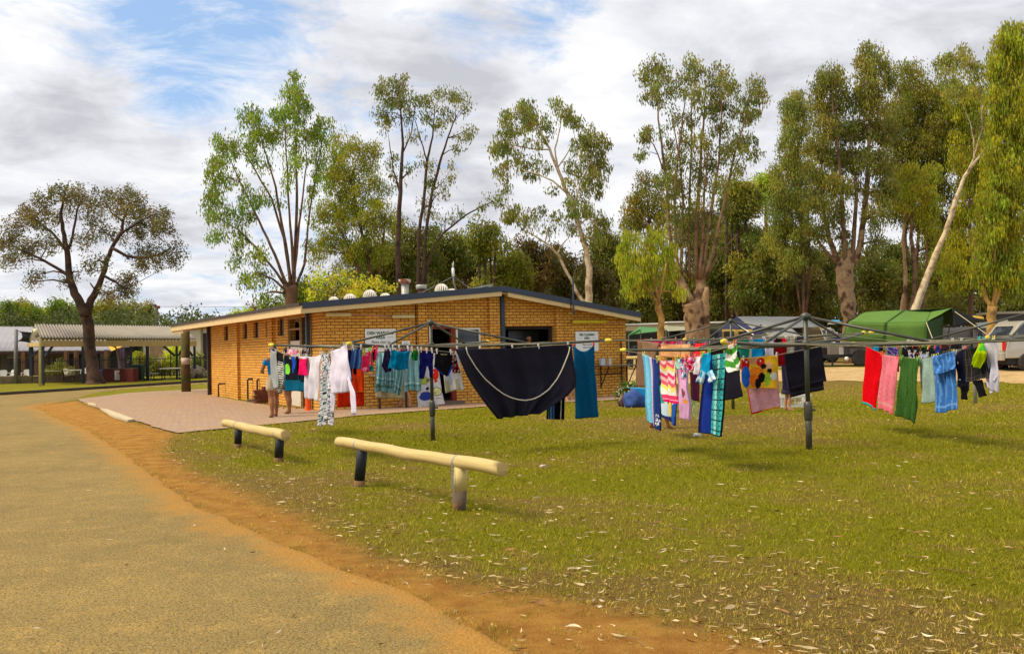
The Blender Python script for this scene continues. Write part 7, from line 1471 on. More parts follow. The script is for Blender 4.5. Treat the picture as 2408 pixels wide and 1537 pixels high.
def log_rail(label, pa, pb, ra, rb, posts, nose=0):
    """pa, pb: pixel of log ends; posts: (top px, base px, width px, cream)"""
    t = None
    gA, gB_ = [G(*p[1]) for p in posts]; d = (gB_-gA); d.z = 0; n = d.normalized()
    A = PL(pa[0], pa[1], gA, gB_); Bq = PL(pb[0], pb[1], gA, gB_); ra = ra*A.y/FPX; rb = rb*Bq.y/FPX
    t = thing('log_rail', label, 'log rail', tuple((gA+gB_)/2), 'log barriers between road and lawn')
    L_ = Bq-A; pts = []; rr = []; N_ = 24
    for i in range(N_+1):
        f = i/N_; p = A+L_*f+Vector((0, 0, .006*math.sin(f*9)+.004*math.sin(f*23))); pts.append(p); rr.append((ra+(rb-ra)*f)*(1+.018*math.sin(f*17)+.012*math.sin(f*41)))
    pts = [A-L_.normalized()*.004]+pts+[Bq+L_.normalized()*.004]; rr = [rr[0]*.93]+rr+[rr[-1]*.95]
    b = MB(); b.tube(pts, rr, 20, cap=True); lg = b.build('log', log_mat(L_), t, True)
    for e_, q, r_ in ((A-L_.normalized()*.0045, -1, ra*.90), (Bq+L_.normalized()*.0045, 1, rb*.92)):
        b = MB(); b.lathe(e_, [(r_, 0), (r_*.98, .002), (.01, .003)], 20, L_.normalized()*q); b.build('end_grain', logend, lg)
    for (pt, pbp, wpx, creamtop) in posts:
        g0 = G(*pbp); r_ = wpx*.5*g0.y/FPX; u = (Vector((g0.x, g0.y, 0))-Vector((A.x, A.y, 0))).dot(n)/(Vector((Bq.x, Bq.y, 0))-Vector((A.x, A.y, 0))).dot(n); ztop = (A+L_*u).z - (ra+(rb-ra)*u)*.75
        top = PL(pt[0], pt[1], gA, gB_); top.z = ztop; mid = .17 if creamtop else .075
        b = MB(); b.tube([g0-Vector((0, 0, .08)), g0.lerp(top, mid/ztop if not creamtop else .46)], r_*1.04, 16); b.build('post_foot', earth if not creamtop else mat('grey_worn_post', (.13, .09, .065), .9, .3, 7, dirt=((.30, .14, .05), 4, .55)), t, True)
        b = MB(); b.tube([g0.lerp(top, (mid/ztop if not creamtop else .46)), top], r_, 16); b.build('post', postb if not creamtop else logm, t, True)
        c = A+L_*u; r2 = (ra+(rb-ra)*u)*1.03; ln = L_.normalized(); b = MB(); up2 = ln.cross(Vector((0, 1, 0))).normalized(); a2 = ln.cross(up2).normalized(); ring = []
        for k in range(25):
            th = 2*math.pi*k/24; ring.append(c + (up2*math.cos(th)+a2*math.sin(th))*r2)
        w_ = .018 if g0.y > 9 else .02
        for p, q in zip(ring[:-1], ring[1:]): b.bar(p, q, .004, w_*1.6, up=ln)
        if creamtop: b.bar(c+Vector((-.05, -.085, -.02)), c+Vector((-.05, -.085, -.26)), .022, .005, up=(0, 1, 0))
        b.build('strap', strap, t)
log_rail('shorter cream log rail on two black posts, beside the paving', (528, 994), (672, 1024), 8.5, 12.5, [((561, 1004), (559, 1052), 17, False), ((658, 1024), (655, 1086), 21, False)])
log_rail('longer cream log rail nearest, with one black and one cream post', (797, 1038), (1181, 1103), 11.5, 17, [((852, 1052), (844, 1142), 25, False), ((1084, 1098), (1079, 1198), 31, True)])
# laundry basket
c = G(1864, 957); t = thing('laundry_basket', 'white slatted plastic laundry basket behind the nearest hoist post', 'basket', tuple(c)); wp = mat('white_plastic', (.68, .66, .60), .45, .06, 5)
a1, a2, hb = .42, .24, .30; b = MB()
for k in range(44):
    th = 2*math.pi*k/44; sx = math.copysign(abs(math.cos(th))**.5, math.cos(th)); syy = math.copysign(abs(math.sin(th))**.5, math.sin(th)); b.bar(c+Vector((sx*a1*.86, syy*a2*.86, .03)), c+Vector((sx*a1, syy*a2, hb-.05)), .03, .006, up=(sx, syy, 0))
for (z, f, w_) in ((hb-.025, 1.02, .06), (.03, .86, .06)):
    pr = []
    for k in range(45):
        th = 2*math.pi*k/44; pr.append(c+Vector((math.copysign(abs(math.cos(th))**.5, math.cos(th))*a1*f, math.copysign(abs(math.sin(th))**.5, math.sin(th))*a2*f, z)))
    for p, q in zip(pr[:-1], pr[1:]): b.bar(p, q, .012, w_)
b.prism([c+Vector((x*a1*.8, y*a2*.8, .012)) for x, y in ((-1, -1), (1, -1), (1, 1), (-1, 1))], (0, 0, .01)); b.build('basket_body', wp, t)
def lump(name, label, cat, c, size, mt, seed=0, parent=None, amp=.22):
    bm = bmesh.new(); bmesh.ops.create_icosphere(bm, subdivisions=3, radius=1.0)
    for v in bm.verts:
        n_ = mnoise.noise(v.co*1.7+Vector((seed, 0, 0)))*amp*1.6 + mnoise.noise(v.co*4.5+Vector((0, seed, 0)))*amp*.6; v.co *= 1+n_; v.co.z = max(v.co.z, -.55)
    V = [(c[0]+v.co.x*size[0], c[1]+v.co.y*size[1], c[2]+(v.co.z+.55)*size[2]) for v in bm.verts]; bm.verts.index_update(); F = [tuple(v.index for v in f.verts) for f in bm.faces]; bm.free()
    o = mkobj(name, V, F, mt, parent, True); tag(o, label, cat); return o
lump('washing_pile', 'small heap of cream and brown washing in the white laundry basket', 'washing', c+Vector((-.08, 0, .14)), (.30, .18, .18), mat('cream_cloth', (.45, .36, .18), .95, .4, 14), 3)
bluebag = mat('blue_bag_cloth', (.03, .07, .24), .8, .3, 8, .5, 18); lump('laundry_bag', 'crumpled dark blue laundry bag on the grass beside the flowering bush', 'bag', G(1492, 957), (.30, .26, .28), bluebag, 1)
lump('backpack', 'small dark maroon and olive bundle left of the blue laundry bag', 'bag', G(1471, 956), (.19, .17, .22), mat('maroon_olive_cloth', (.07, .03, .03), .9, .2, dirt=((.20, .18, .06), 6, .52)), 5)
g0 = G(1510, 956); t = thing('bucket', 'bright sky blue plastic tub beside the blue laundry bag', 'tub', tuple(g0)); b = MB(); q = g0
b.prism([q+Vector((-.19, 0, 0)), q+Vector((.17, 0, 0)), q+Vector((.22, 0, .46)), q+Vector((-.26, 0, .50))], (0, .3, 0)); b.build('tub_body', mat('sky_blue_plastic', (.01, .30, .62), .4, .05), t, bevel=.02)
# racquet
g0 = G(1634, 985); c = PL(1640, 966, g0, g0+Vector((1, 0, 0))); t = thing('racquet', 'pale green racquet leaning behind the lilac nightdress', 'racquet', tuple(g0)); b = MB(); ring = [c+Vector((.10*math.cos(k*.2618), .02*math.sin(k*.2618), .155*math.sin(k*.2618))) for k in range(25)]; b.tube(ring, .008, 5); b.build('frame', mat('pale_green_plastic', (.30, .50, .30), .5), t, True)
b = MB(); 
for k in range(-4, 5): x = k*.021; h = .155*math.sqrt(max(0, 1-(x/.10)**2)); b.tube([c+Vector((x, 0, -h)), c+Vector((x, 0, h))], .0012, 3)
for k in range(-6, 7): z = k*.022; w_ = .10*math.sqrt(max(0, 1-(z/.155)**2)); b.tube([c+Vector((-w_, 0, z)), c+Vector((w_, 0, z))], .0012, 3)
b.build('strings', mat('string_white', (.6, .62, .5), .6), t); b = MB(); b.tube([c+Vector((-.055, 0, .13)), c+Vector((-.12, .02, .30))], .012, 6); b.build('handle', mat('teal_grip', (.03, .30, .32), .6), t)
lump('crumpled_tissue', 'crumpled white tissue on the lawn below the hexagon towel', 'tissue', G(1640, 1025), (.07, .05, .035), wp, 9, amp=.5)
lump('sandal_strap', 'small pale torn paper scrap on the lawn under the long log rail', 'paper scrap', G(1277, 1098), (.055, .035, .02), mat('pale_scrap', (.55, .42, .32), .9), 12, amp=.6)
# bush with white flowers at the building corner
def shrub(label, px, pyb, rx, ry, c, seed, depth=None, flowers=None, name='shrub', lf=(.10, .045)):
    g0 = G(px, pyb) if depth is None else None; d = g0.y if g0 is not None else depth
    o = tree(label, d, [[(px, pyb, 3), (px, pyb-ry, 3)]], [(px-rx*.5, pyb-ry*.6, rx*.6, ry*.6), (px+rx*.5, pyb-ry*.6, rx*.6, ry*.6), (px, pyb-ry*1.2, rx*.7, ry*.7), (px, pyb-ry*.5, rx, ry*.5)], c, bk_brown, name, 'shrub', dens=1.6, leaf=lf, droop=.1, seed=seed, clumpr=9)
    if flowers:
        V = []; r = random.Random(seed)
        for _ in range(flowers):
            p = P(px+r.uniform(-1, 1)*rx, pyb-ry*r.uniform(.2, 1.6), d-.35-r.random()*.2); s_ = .014
            V += [p+Vector((-s_, 0, -s_)), p+Vector((s_, 0, -s_)), p+Vector((s_, 0, s_)), p+Vector((-s_, 0, s_))]
        mkobj('flowers', [tuple(v) for v in V], np.arange(len(V)).reshape(-1, 4), whitef, o)
    return o
shrub('dark green shrub with small white flowers at the right corner of the brick block', 1478, 942, 28, 24, (.045, .085, .018), 61, flowers=60)
# ================================================================ LEFT BACKGROUND: picnic area
def corr(rows_n, A, Bq, C_, D_, amp=.065, waves=60, mt=None, name='roof', parent=None):
    """corrugated sheet: A-B ridge, D-C eave (A above D)"""
    V = []; n = waves*4; 
    nrm = (Bq-A).cross(D_-A).normalized(); nrm = -nrm if nrm.z < 0 else nrm
    for r in range(2):
        for i in range(n+1):
            f = i/n; p = (A.lerp(Bq, f) if r == 0 else D_.lerp(C_, f)) + nrm*amp*math.sin(2*math.pi*i/4); V.append(tuple(p))
    F = [(i, i+1, n+1+i+1, n+1+i) for i in range(n)]; o = mkobj(name, V, F, mt, parent, True)
    md = o.modifiers.new('solid', 'SOLIDIFY'); md.thickness = .02; return o
greyroof = mat('weathered_corrugated_iron', (.29, .25, .20), .55, .14, 1.2, dirt=((.30, .22, .15), 2.0, .62)); blueroof = mat('pale_blue_corrugated_iron', (.44, .42, .46), .5, .1, 1.0); creamb = mat('cream_beam', (.50, .34, .13), .7, .15, 2); dsteel = mat('dark_blue_steel', (.022, .03, .038), .5, .2)
A_ = P(81, 763.5, 60.5); B_ = P(432, 768.5, 69); C_ = P(461, 797, 66.5); D_ = P(95, 794.5, 57.5); E_ = P(68, 800, 63.5); F2 = P(425, 800, 72)
t = thing('picnic_shelter', 'long open picnic shelter with beige corrugated iron roof and dark steel posts', 'shelter', (D_.x, D_.y, 0))
rf = corr(2, A_, B_, C_, D_, waves=56, mt=greyroof, name='roof', parent=t); corr(2, B_, A_, E_, F2, waves=40, mt=greyroof, name='roof', parent=t)
b = MB(); b.prism([A_-Vector((0, 0, .1)), D_-Vector((-.05, 0, .05)), E_-Vector((-.05, 0, .05))], Vector((.06, 0, 0))); b.build('gable_end', mat('grey_gable', (.20, .16, .12), .8, .2, 1), t)
b = MB(); b.bar(D_-Vector((0, 0, .32)), C_-Vector((0, 0, .30)), .12, .36); b.build('beam', creamb, t); b = MB(); b.bar(E_-Vector((0, -.05, .28)), F2-Vector((0, 0, .26)), .12, .3); b.bar(D_-Vector((0, -.1, .35)), E_-Vector((0, .1, .3)), .12, .25); b.build('beam', creamb, t)
def rz(px): return PL(px, 806, D_, C_)
for (px, pyb, wd, q) in ((99, 903, .11, 0), (193, 897, .13, 0), (306, 896, .13, 0), (345, 896, .17, 0), (414, 892, .13, 0), (456, 889, .13, 0)):
    tp = rz(px); b = MB(); b.bar(Vector((tp.x, tp.y+.1, 0)), Vector((tp.x, tp.y+.1, tp.z-.1)), wd, wd, up=(0, 1, 0)); b.build('post', dsteel, t)
for (px, dx) in ((103, 22), (409, -30), (419, 14), (451, -22)):
    tp = rz(px); tq = rz(px+dx); b = MB(); b.bar(Vector((tp.x, tp.y+.1, tp.z-.85)), Vector((tq.x, tq.y+.1, tp.z-.08)), .12, .12); b.build('brace', dsteel, t)
b = MB(); q = P(73, 806, 63.5); b.bar(Vector((q.x, q.y, 0)), Vector((q.x, q.y, E_.z-.2)), .2, .2, up=(0, 1, 0)); b.bar(Vector((q.x, q.y, 1.7)), Vector((q.x+1.1, q.y-.4, 2.4)), .12, .12); b.build('post', dsteel, t)
# cream light pole
g0 = G(94, 908); t = thing('light_pole', 'slim cream light pole with angled floodlight at the end of the picnic shelter', 'light pole', tuple(g0)); d = g0.y; b = MB(); b.tube([g0, P(94, 797, d), P(89, 790, d), P(86, 785, d)], .075, 8); b.build('pole', mat('cream_pole', (.55, .45, .22), .6), t, True)
b = MB(); b.tube([P(88, 792, d), P(85, 783, d)], .13, 8); b.build('lamp_base', mat('grey_lamp', (.25, .20, .13), .6), t, True); b = MB(); b.tube([P(86, 784, d), P(82, 773, d)], [.14, .12], 8); b.build('lamp_glass', mat('lamp_glass', (.70, .66, .35), .4), t, True)
# shade sail
g0 = G(37, 902); d = g0.y; t = thing('sail_pole', 'grey steel pole holding the black shade sail at the far left', 'pole', tuple(g0)); b = MB(); b.tube([g0, P(38, 774, d)], .12, 10); b.build('shaft', mat('grey_steel_pole', (.17, .17, .17), .5, .2), t, True)
pts = [P(40, 776, d), P(50, 779, d+.5), P(74, 781, d+2), P(73, 795, d+2), P(71, 806, d+2), P(55, 803, d+1), P(40, 802, d), P(50, 797, d+.4), P(54, 790, d+.5), P(50, 782, d+.4)]
b = MB(); b.add(pts, [tuple(range(len(pts)))]); tag(b.build('shade_sail', mat('black_shade_cloth', (.018, .018, .022), .8, .2), solid=.02), 'black shade sail stretched between grey pole and picnic shelter', 'shade sail')
b = MB(); pts = [P(-20, 775, d), P(38, 801, d), P(36, 803, d), P(-20, 796, d)]; b.add([P(-30, 776, d), P(37, 801, d), P(37, 803, d), P(-30, 797, d)], [(0, 1, 2, 3)]); 
# pale blue roofed building behind
R0, R1 = P(-60, 768, 88), P(238, 771, 90); E0_, E1_ = P(-60, 826, 78), P(262, 824.5, 81)
t = thing('pool_building', 'long low building with pale blue corrugated roof and brown piers', 'building', (E0_.x, E0_.y, 0)); corr(2, R0, R1, E1_, E0_, waves=110, mt=blueroof, name='roof', parent=t)
b = MB(); b.bar(E0_-Vector((0, -.1, .12)), E1_-Vector((0, -.1, .12)), .1, .22); b.build('gutter', mat('dark_red_gutter', (.07, .03, .025), .7), t)
pier = mat('brown_brick_pier', (.14, .065, .03), .9, .2, 4)
for (a_, c_) in ((49, 58), (80, 89), (150, 157), (173, 180), (-12, -4), (244.6, 252.5)):
    p, q = P(a_, 830, 79), P(c_, 830, 79); b = MB(); b.prism([Vector((p.x, 79, 0)), Vector((q.x, 79, 0)), Vector((q.x, 79.4, 0)), Vector((p.x, 79.4, 0))], (0, 0, E0_.z-.1)); b.build('pier', pier, t)
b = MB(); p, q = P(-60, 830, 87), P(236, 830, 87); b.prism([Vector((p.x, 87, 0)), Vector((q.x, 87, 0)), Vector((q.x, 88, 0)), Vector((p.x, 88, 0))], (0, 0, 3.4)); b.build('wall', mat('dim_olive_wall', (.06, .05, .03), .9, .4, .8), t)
for (a_, c_, y0, y1) in ((18, 49, 831, 840), (58, 79, 831, 840), (98, 116, 831, 836)):
    b = MB(); p, q, r_, s_ = P(a_, y0, 82), P(c_, y0, 82), P(c_, y1, 81), P(a_-3, y1, 81); b.prism([p, q, r_, s_], (0, 0, -.05)); b.build('awning', mat('cream_awning', (.50, .36, .20), .8), t)
for (a_, c_) in ((100, 112), (118, 126), (130, 148)): b = MB(); p, q = P(a_, 840, 84), P(c_, 840, 84); b.prism([Vector((p.x, 84, 0)), Vector((q.x, 84, 0)), Vector((q.x, 84.2, 0)), Vector((p.x, 84.2, 0))], (0, 0, 1.9)); b.build('door', mat('tan_door', (.26, .17, .10), .8), t)
b = MB(); b.tube([P(59, 790, 82), P(59, 787, 82)], .05, 6); b.tube([P(175, 790, 83), P(175, 787, 83)], .05, 6)
# low paling fence
t0 = P(-40, 884, 62); pal = mat('grey_palings', (.24, .18, .10), .95, .35, 3); t = thing('paling_fence', 'low weathered timber paling fence along the lawn at the far left', 'fence', (t0.x, 62, 0))
r_ = random.Random(3); b = MB(); x0, x1 = P(-60, 884, 62).x, P(212, 884, 65).x; n = 84
for k in range(n):
    f = k/n; x = x0+(x1-x0)*f; y = 62+3*f; b.prism([Vector((x, y, 0)), Vector((x+.118, y, 0)), Vector((x+.118, y+.025, 0)), Vector((x, y+.025, 0))], (0, 0, .50+r_.uniform(-.04, .03)))
b.build('palings', pal, t); b = MB(); b.bar(Vector((x0, 62.06, .42)), Vector((x1, 65.06, .42)), .05, .09); b.build('rail', pal, t)
# black pool fence
t = thing('pool_fence', 'black tubular steel pool fence behind the picnic tables', 'fence', (P(60, 850, 68).x, 68, 0)); fm = mat('black_fence', (.012, .014, .014), .5); xa, xb = P(20, 850, 68).x, P(512, 840, 74).x; b = MB(); n = 132
for k in range(n+1):
    f = k/n; x = xa+(xb-xa)*f; y = 68+6*f; b.bar(Vector((x, y, .05)), Vector((x, y, 1.55)), .022, .022, up=(0, 1, 0))
b.build('balusters', fm, t); b = MB()
for z in (.15, 1.36): b.bar(Vector((xa, 68, z)), Vector((xb, 74, z)), .045, .05)
b.build('rails', fm, t); 
for k in range(0, n+1, 20):
    f = k/n; x = xa+(xb-xa)*f; y = 68+6*f; b = MB(); b.bar(Vector((x, y, 0)), Vector((x, y, 1.6)), .07, .07, up=(0, 1, 0)); b.build('fence_post', fm, t)
# plastic chairs
cw = mat('white_chair_plastic', (.55, .52, .46), .5, .05)
def plastic_chair(label, px, d, yaw):
    q = P(px, 880, d); c = Vector((q.x, d, zg(q.x, d))); ca, sa = math.cos(yaw), math.sin(yaw)
    def W(x, y, z): return c+Vector((x*ca-y*sa, x*sa+y*ca, z))
    t = thing('plastic_chair', label, 'chair', tuple(c), 'white plastic chairs behind the paling fence'); b = MB(); b.prism([W(-.23, -.22, .42), W(.23, -.22, .42), W(.21, .2, .42), W(-.21, .2, .42)], (0, 0, .03)); b.build('seat', cw, t)
    b = MB(); b.prism([W(-.22, .2, .44), W(.22, .2, .44), W(.24, .28, .78), W(.15, .30, .86), (W(-.15, .30, .86)), W(-.24, .28, .78)], W(0, .02, 0)-W(0, 0, 0)); b.build('backrest', cw, t)
    for sx in (-1, 1):
        b = MB(); b.tube([W(sx*.25, .26, .64), W(sx*.27, -.18, .63), W(sx*.25, -.24, .45)], .025, 5); b.build('armrest', cw, t)
        for sy_ in (-.22, .2): b = MB(); b.bar(W(sx*.21, sy_, .42), W(sx*.25, sy_*1.15, 0), .045, .045, up=(0, 1, 0)); b.build('leg', cw, t)
for k, (px, d, yw, lb) in enumerate(((6, 66, .3, 'white plastic chair at the extreme left edge behind the paling fence'), (24, 67, -.4, 'white plastic chair left of the grey sail pole'), (62, 66.5, .2, 'white plastic chair right of the grey sail pole'), (163, 68, 2.6, 'white plastic chair right of the beige picnic table'), (201, 67.5, .1, 'white plastic chair directly left of the big dark tree trunk'))): plastic_chair(lb, px, d, yw)
t = thing('outdoor_table', 'white plastic table among the chairs behind the paling fence', 'table', tuple(Vector((P(181, 880, 68.3).x, 68.3, 0)))); c = Vector((P(180, 880, 68.3).x, 68.3, 0)); b = MB(); b.box(c+Vector((0, 0, .72)), (1.3, .8, .05)); b.build('tabletop', cw, t)
for sx in (-.55, .55):
    for sy_ in (-.3, .3): b = MB(); b.bar(c+Vector((sx, sy_, 0)), c+Vector((sx, sy_, .7)), .06, .06, up=(0, 1, 0)); b.build('leg', cw, t)
# picnic tables
def picnic(label, px, pyb, w, topm, frm, d=None, bl=None):
    g0 = G(px, pyb); c = g0; t = thing('picnic_table', label, 'picnic table', tuple(c), None); b = MB(); b.box(c+Vector((0, 0, .75)), (w, .8, .06)); b.build('tabletop', topm, t, bevel=.01)
    for sx in (-1, 1): b = MB(); b.box(c+Vector((sx*(w*.5+.40), 0, .45)), (.34, .8, .05)); b.build('bench_seat', topm, t, bevel=.01)
    for sy_ in (-.25, .25):
        b = MB(); 
        for sx in (-1, 1): b.tube([c+Vector((sx*w*.28, sy_, .72)), c+Vector((sx*w*.38, sy_, .62)), c+Vector((sx*w*.38, sy_, .08)), c+Vector((sx*(w*.5+.05), sy_, .03)), c+Vector((sx*(w*.5+.48), sy_, .03)), c+Vector((sx*(w*.5+.56), sy_, .12)), c+Vector((sx*(w*.5+.52), sy_, .40)), c+Vector((sx*(w*.5+.35), sy_, .43))], .032, 6)
        b.build('frame', frm, t, True)
picnic('beige topped picnic table under the left end of the shelter', 128, 899, 1.25, mat('beige_top', (.55, .42, .24), .7), mat('brown_frame_tube', (.10, .06, .035), .7)); picnic('pale topped picnic table with looping black frame left of the porch post', 402, 893, 1.3, mat('pale_top', (.52, .46, .40), .7), fm)
# barbecue with sign
g0, g1 = G(242, 897), G(313, 898); rb_ = brick_mat('maroon_brick', (.16, .028, .018), (.11, .020, .016), (.09, .04, .03), .23, .086, .008)
t = thing('brick_barbecue', 'dark red brick barbecue block with metal top beside the green bin', 'barbecue', tuple((g0+g1)/2)); hq = (P(277, 866.7, g0.y).z); V = []; UV = []; F = []
def qd(pts, uv): b_ = len(V); V.extend([tuple(p) for p in pts]); F.append((b_, b_+1, b_+2, b_+3)); UV.extend(uv)
W3 = (g1-g0).length; bk = Vector((0, .9, 0)); up = Vector((0, 0, hq)); qd([g0, g1, g1+up, g0+up], [(0, 0), (W3, 0), (W3, hq), (0, hq)]); qd([g1, g1+bk, g1+bk+up, g1+up], [(0, 0), (.9, 0), (.9, hq), (0, hq)]); qd([g0+bk, g0, g0+up, g0+bk+up], [(0, 0), (.9, 0), (.9, hq), (0, hq)]); qd([g1+bk, g0+bk, g0+bk+up, g1+bk+up], [(0, 0), (W3, 0), (W3, hq), (0, hq)])
mkobj('brick_base', V, F, rb_, t, uvs=UV); b = MB(); b.prism([g0+up+Vector((-.03, -.03, 0)), g1+up+Vector((.03, -.03, 0)), g1+bk+up, g0+bk+up], (0, 0, .04)); b.build('hotplate', mat('hotplate', (.12, .06, .05), .6), t)
sy0 = g0.lerp(g1, .55)+Vector((0, -.03, 0)); t = thing('no_dogs_sign', 'white no dogs sign with red circle on the brick barbecue', 'sign', tuple(sy0)); sw, sh = 20/FPX*sy0.y, 22/FPX*sy0.y; cz = hq-.08-sh/2; b = MB(); b.box(Vector((sy0.x, sy0.y-.01, cz)), (sw, .012, sh)); b.build('board', mat('sign_cream', (.60, .56, .46), .6), t)
redm = mat('sign_red', (.55, .02, .02), .6); cc = Vector((sy0.x, sy0.y-.024, cz+sh*.16)); ring = [cc+Vector((sh*.19*math.cos(k*.2618), 0, sh*.19*math.sin(k*.2618))) for k in range(25)]; b = MB(); b.tube(ring, .014, 5); b.bar(cc+Vector((-.11*sh*1.2, 0, .13*sh)), cc+Vector((.13*sh, 0, -.13*sh)), .012, .026); b.build('prohibition_ring', redm, t)
dogp = [(-.10, -.09), (-.07, -.09), (-.06, -.01), (.03, -.01), (.05, -.09), (.08, -.09), (.07, .03), (.11, .06), (.10, .09), (.06, .11), (.04, .05), (-.07, .04), (-.11, .09), (-.12, .08), (-.09, .01)]
b = MB(); b.prism([cc+Vector((x*sh*1.05, .008, z*sh*1.05)) for x, z in dogp], (0, -.004, 0)); b.build('dog_symbol', black_ink, t)
XA = Vector((1, 0, 0)); text_mesh('DOGS', .10, green_ink, t, (sy0.x, sy0.y-.022, cz-sh*.20), XA, WZ, bold=.002, xs=.9) if False else None
b = MB()
for k, w_ in enumerate((.72, .80, .66, .74)): b.box(Vector((sy0.x, sy0.y-.02, cz-sh*.14-k*sh*.085)), (sw*w_, .004, .022))
b.build('print_lines', mat('faint_print', (.12, .14, .10), .7), t)
b = MB(); b.box(Vector((sy0.x, sy0.y-.012, cz+sh*.56)), (sw, .012, .09)); tag(b.build('maroon_plate', mat('maroon_plate', (.16, .03, .03), .6)), 'narrow maroon plate directly above the no dogs sign', 'plate')
# wheelie bin
g0 = G(327, 896); t = thing('wheelie_bin', 'dark green wheelie bin beside the brick barbecue', 'bin', tuple(g0)); gb = mat('bin_green', (.012, .028, .018), .5, .1); b = MB(); b.add([g0+Vector(v) for v in ((-.24, -.25, .08), (.24, -.25, .08), (.24, .25, .08), (-.24, .25, .08), (-.30, -.34, .98), (.30, -.34, .98), (.30, .34, .98), (-.30, .34, .98))], [(3, 2, 1, 0), (0, 1, 5, 4), (1, 2, 6, 5), (2, 3, 7, 6), (3, 0, 4, 7), (4, 5, 6, 7)]); b.build('bin_body', gb, t, bevel=.02)
b = MB(); b.prism([g0+Vector((-.33, -.37, .985)), g0+Vector((.33, -.37, .985)), g0+Vector((.33, .37, 1.02)), g0+Vector((-.33, .37, 1.02))], (0, 0, .05)); b.build('lid', gb, t, bevel=.01)
for sx in (-.27, .27): b = MB(); b.lathe(g0+Vector((sx, .25, .10)), [(.10, -.03), (.10, .03)], 12, (1, 0, 0)); b.build('wheel', mat('rubber', (.012, .012, .012), .8), t)
g0 = G(238, 893); b = MB(); b.lathe(g0, [(.2, 0), (.22, .1), (.22, .62), (.19, .70)], 14); b.lathe(g0+Vector((0, 0, .0)), [(.225, .02), (.225, .12)], 14); tag(b.build('blue_drum', mat('blue_drum', (.02, .10, .42), .5, .1)), 'small blue drum between the tree trunk and the brick barbecue', 'drum')
lump('boulder', 'big grey brown boulder right of the porch post', 'boulder', G(461, 889), (.58, .5, .52), mat('boulder_rock', (.34, .26, .17), .95, .35, 2, .9, 6, dirt=((.07, .05, .035), 1.6, .52)), 4, amp=.28)
lump('boulder', 'small flat boulder at the right foot of the big boulder', 'boulder', G(484, 887), (.35, .3, .10), mat('boulder_rock', (.34, .26, .17), .95, .35, 2, .9, 6), 8)
# weatherboard house
def wb_mat():
    m_ = bpy.data.materials.new('weatherboard'); m_.use_nodes = True; nt = m_.node_tree; N = nt.nodes; b_ = N['Principled BSDF']; b_.inputs['Roughness'].default_value = .7
    t_ = N.new('ShaderNodeTexCoord'); s_ = N.new('ShaderNodeSeparateXYZ'); nt.links.new(t_.outputs['Object'], s_.inputs[0]); f_ = M_('FRACT', M_('MULTIPLY', s_.outputs[2], 5.5, nt=nt), nt=nt)
    r = N.new('ShaderNodeValToRGB'); nt.links.new(f_, r.inputs[0]); r.color_ramp.elements[0].color = (.30, .20, .12, 1); r.color_ramp.elements[0].position = .04; r.color_ramp.elements[1].position = .12; r.color_ramp.elements[1].color = (.66, .56, .42, 1); nt.links.new(r.outputs[0], b_.inputs['Base Color']); return m_
wbm = wb_mat(); q0, q1 = P(300, 800, 84), P(560, 800, 84); ht = P(460, 769, 84).z; t = thing('weatherboard_house', 'cream weatherboard house behind the pool fence', 'house', (q0.x, 84, 0)); b = MB(); b.prism([Vector((q0.x, 84, 0)), Vector((q1.x, 84, 0)), Vector((q1.x, 90, 0)), Vector((q0.x, 90, 0))], (0, 0, ht)); b.build('wall', wbm, t)
b = MB(); b.prism([Vector((q0.x-.3, 83.5, ht+.01)), Vector((q1.x+.3, 83.5, ht+.01)), Vector((q1.x+.3, 90.5, ht+.01)), Vector((q0.x-.3, 90.5, ht+.01))], (0, 0, .14)); b.build('roof', mat('green_grey_roof', (.10, .12, .09), .6), t)
def hq_(name, a_, c_, y0, y1, mt, out=.06, par=None):
    p, q, r_ = P(a_, y0, 84), P(c_, y0, 84), P(c_, y1, 84); b = MB(); b.box(Vector(((p.x+q.x)/2, 84-out/2-.003, (p.z+r_.z)/2)), (q.x-p.x, out, p.z-r_.z)); return b.build(name, mt, par or t)
hq_('corner_trim', 472, 477, 772, 868, mat('tan_trim', (.30, .22, .11), .8), .05); d_ = hq_('door', 477.5, 489, 783, 870, mat('dark_door', (.025, .02, .025), .6)); hq_('door_frame', 489.5, 493, 780, 870, mat('tan_trim', (.30, .22, .11), .8)); w1 = hq_('window', 316, 336, 812, 834, mat('olive_glass', (.06, .07, .03), .3)); hq_('window_frame', 312, 341, 808, 811, whitef, .1, None)
hq_('brick_panel', 352, 386, 807, 838, mat('tan_brick_panel', (.30, .19, .11), .9, .2, 3), .04)
t = thing('shed', 'dark open shed under the yellow shade sail', 'shed', tuple(Vector((P(275, 850, 82).x, 82, 0)))); hb_ = P(262, 826, 82); hc_ = P(302, 826, 82); b = MB(); b.prism([Vector((hb_.x, 82, 0)), Vector((hc_.x, 82, 0)), Vector((hc_.x, 84, 0)), Vector((hb_.x, 84, 0))], (0, 0, 2.3)); b.build('wall', mat('dark_shed_wall', (.035, .025, .025), .9, .3, 2), t); b = MB(); b.prism([Vector((hb_.x-.2, 81.8, 2.31)), Vector((hc_.x+.2, 81.8, 2.31)), Vector((hc_.x+.2, 84.2, 2.5)), Vector((hb_.x-.2, 84.2, 2.5))], (0, 0, .08)); b.build('roof', mat('dark_shed_roof', (.08, .07, .065), .7), t)
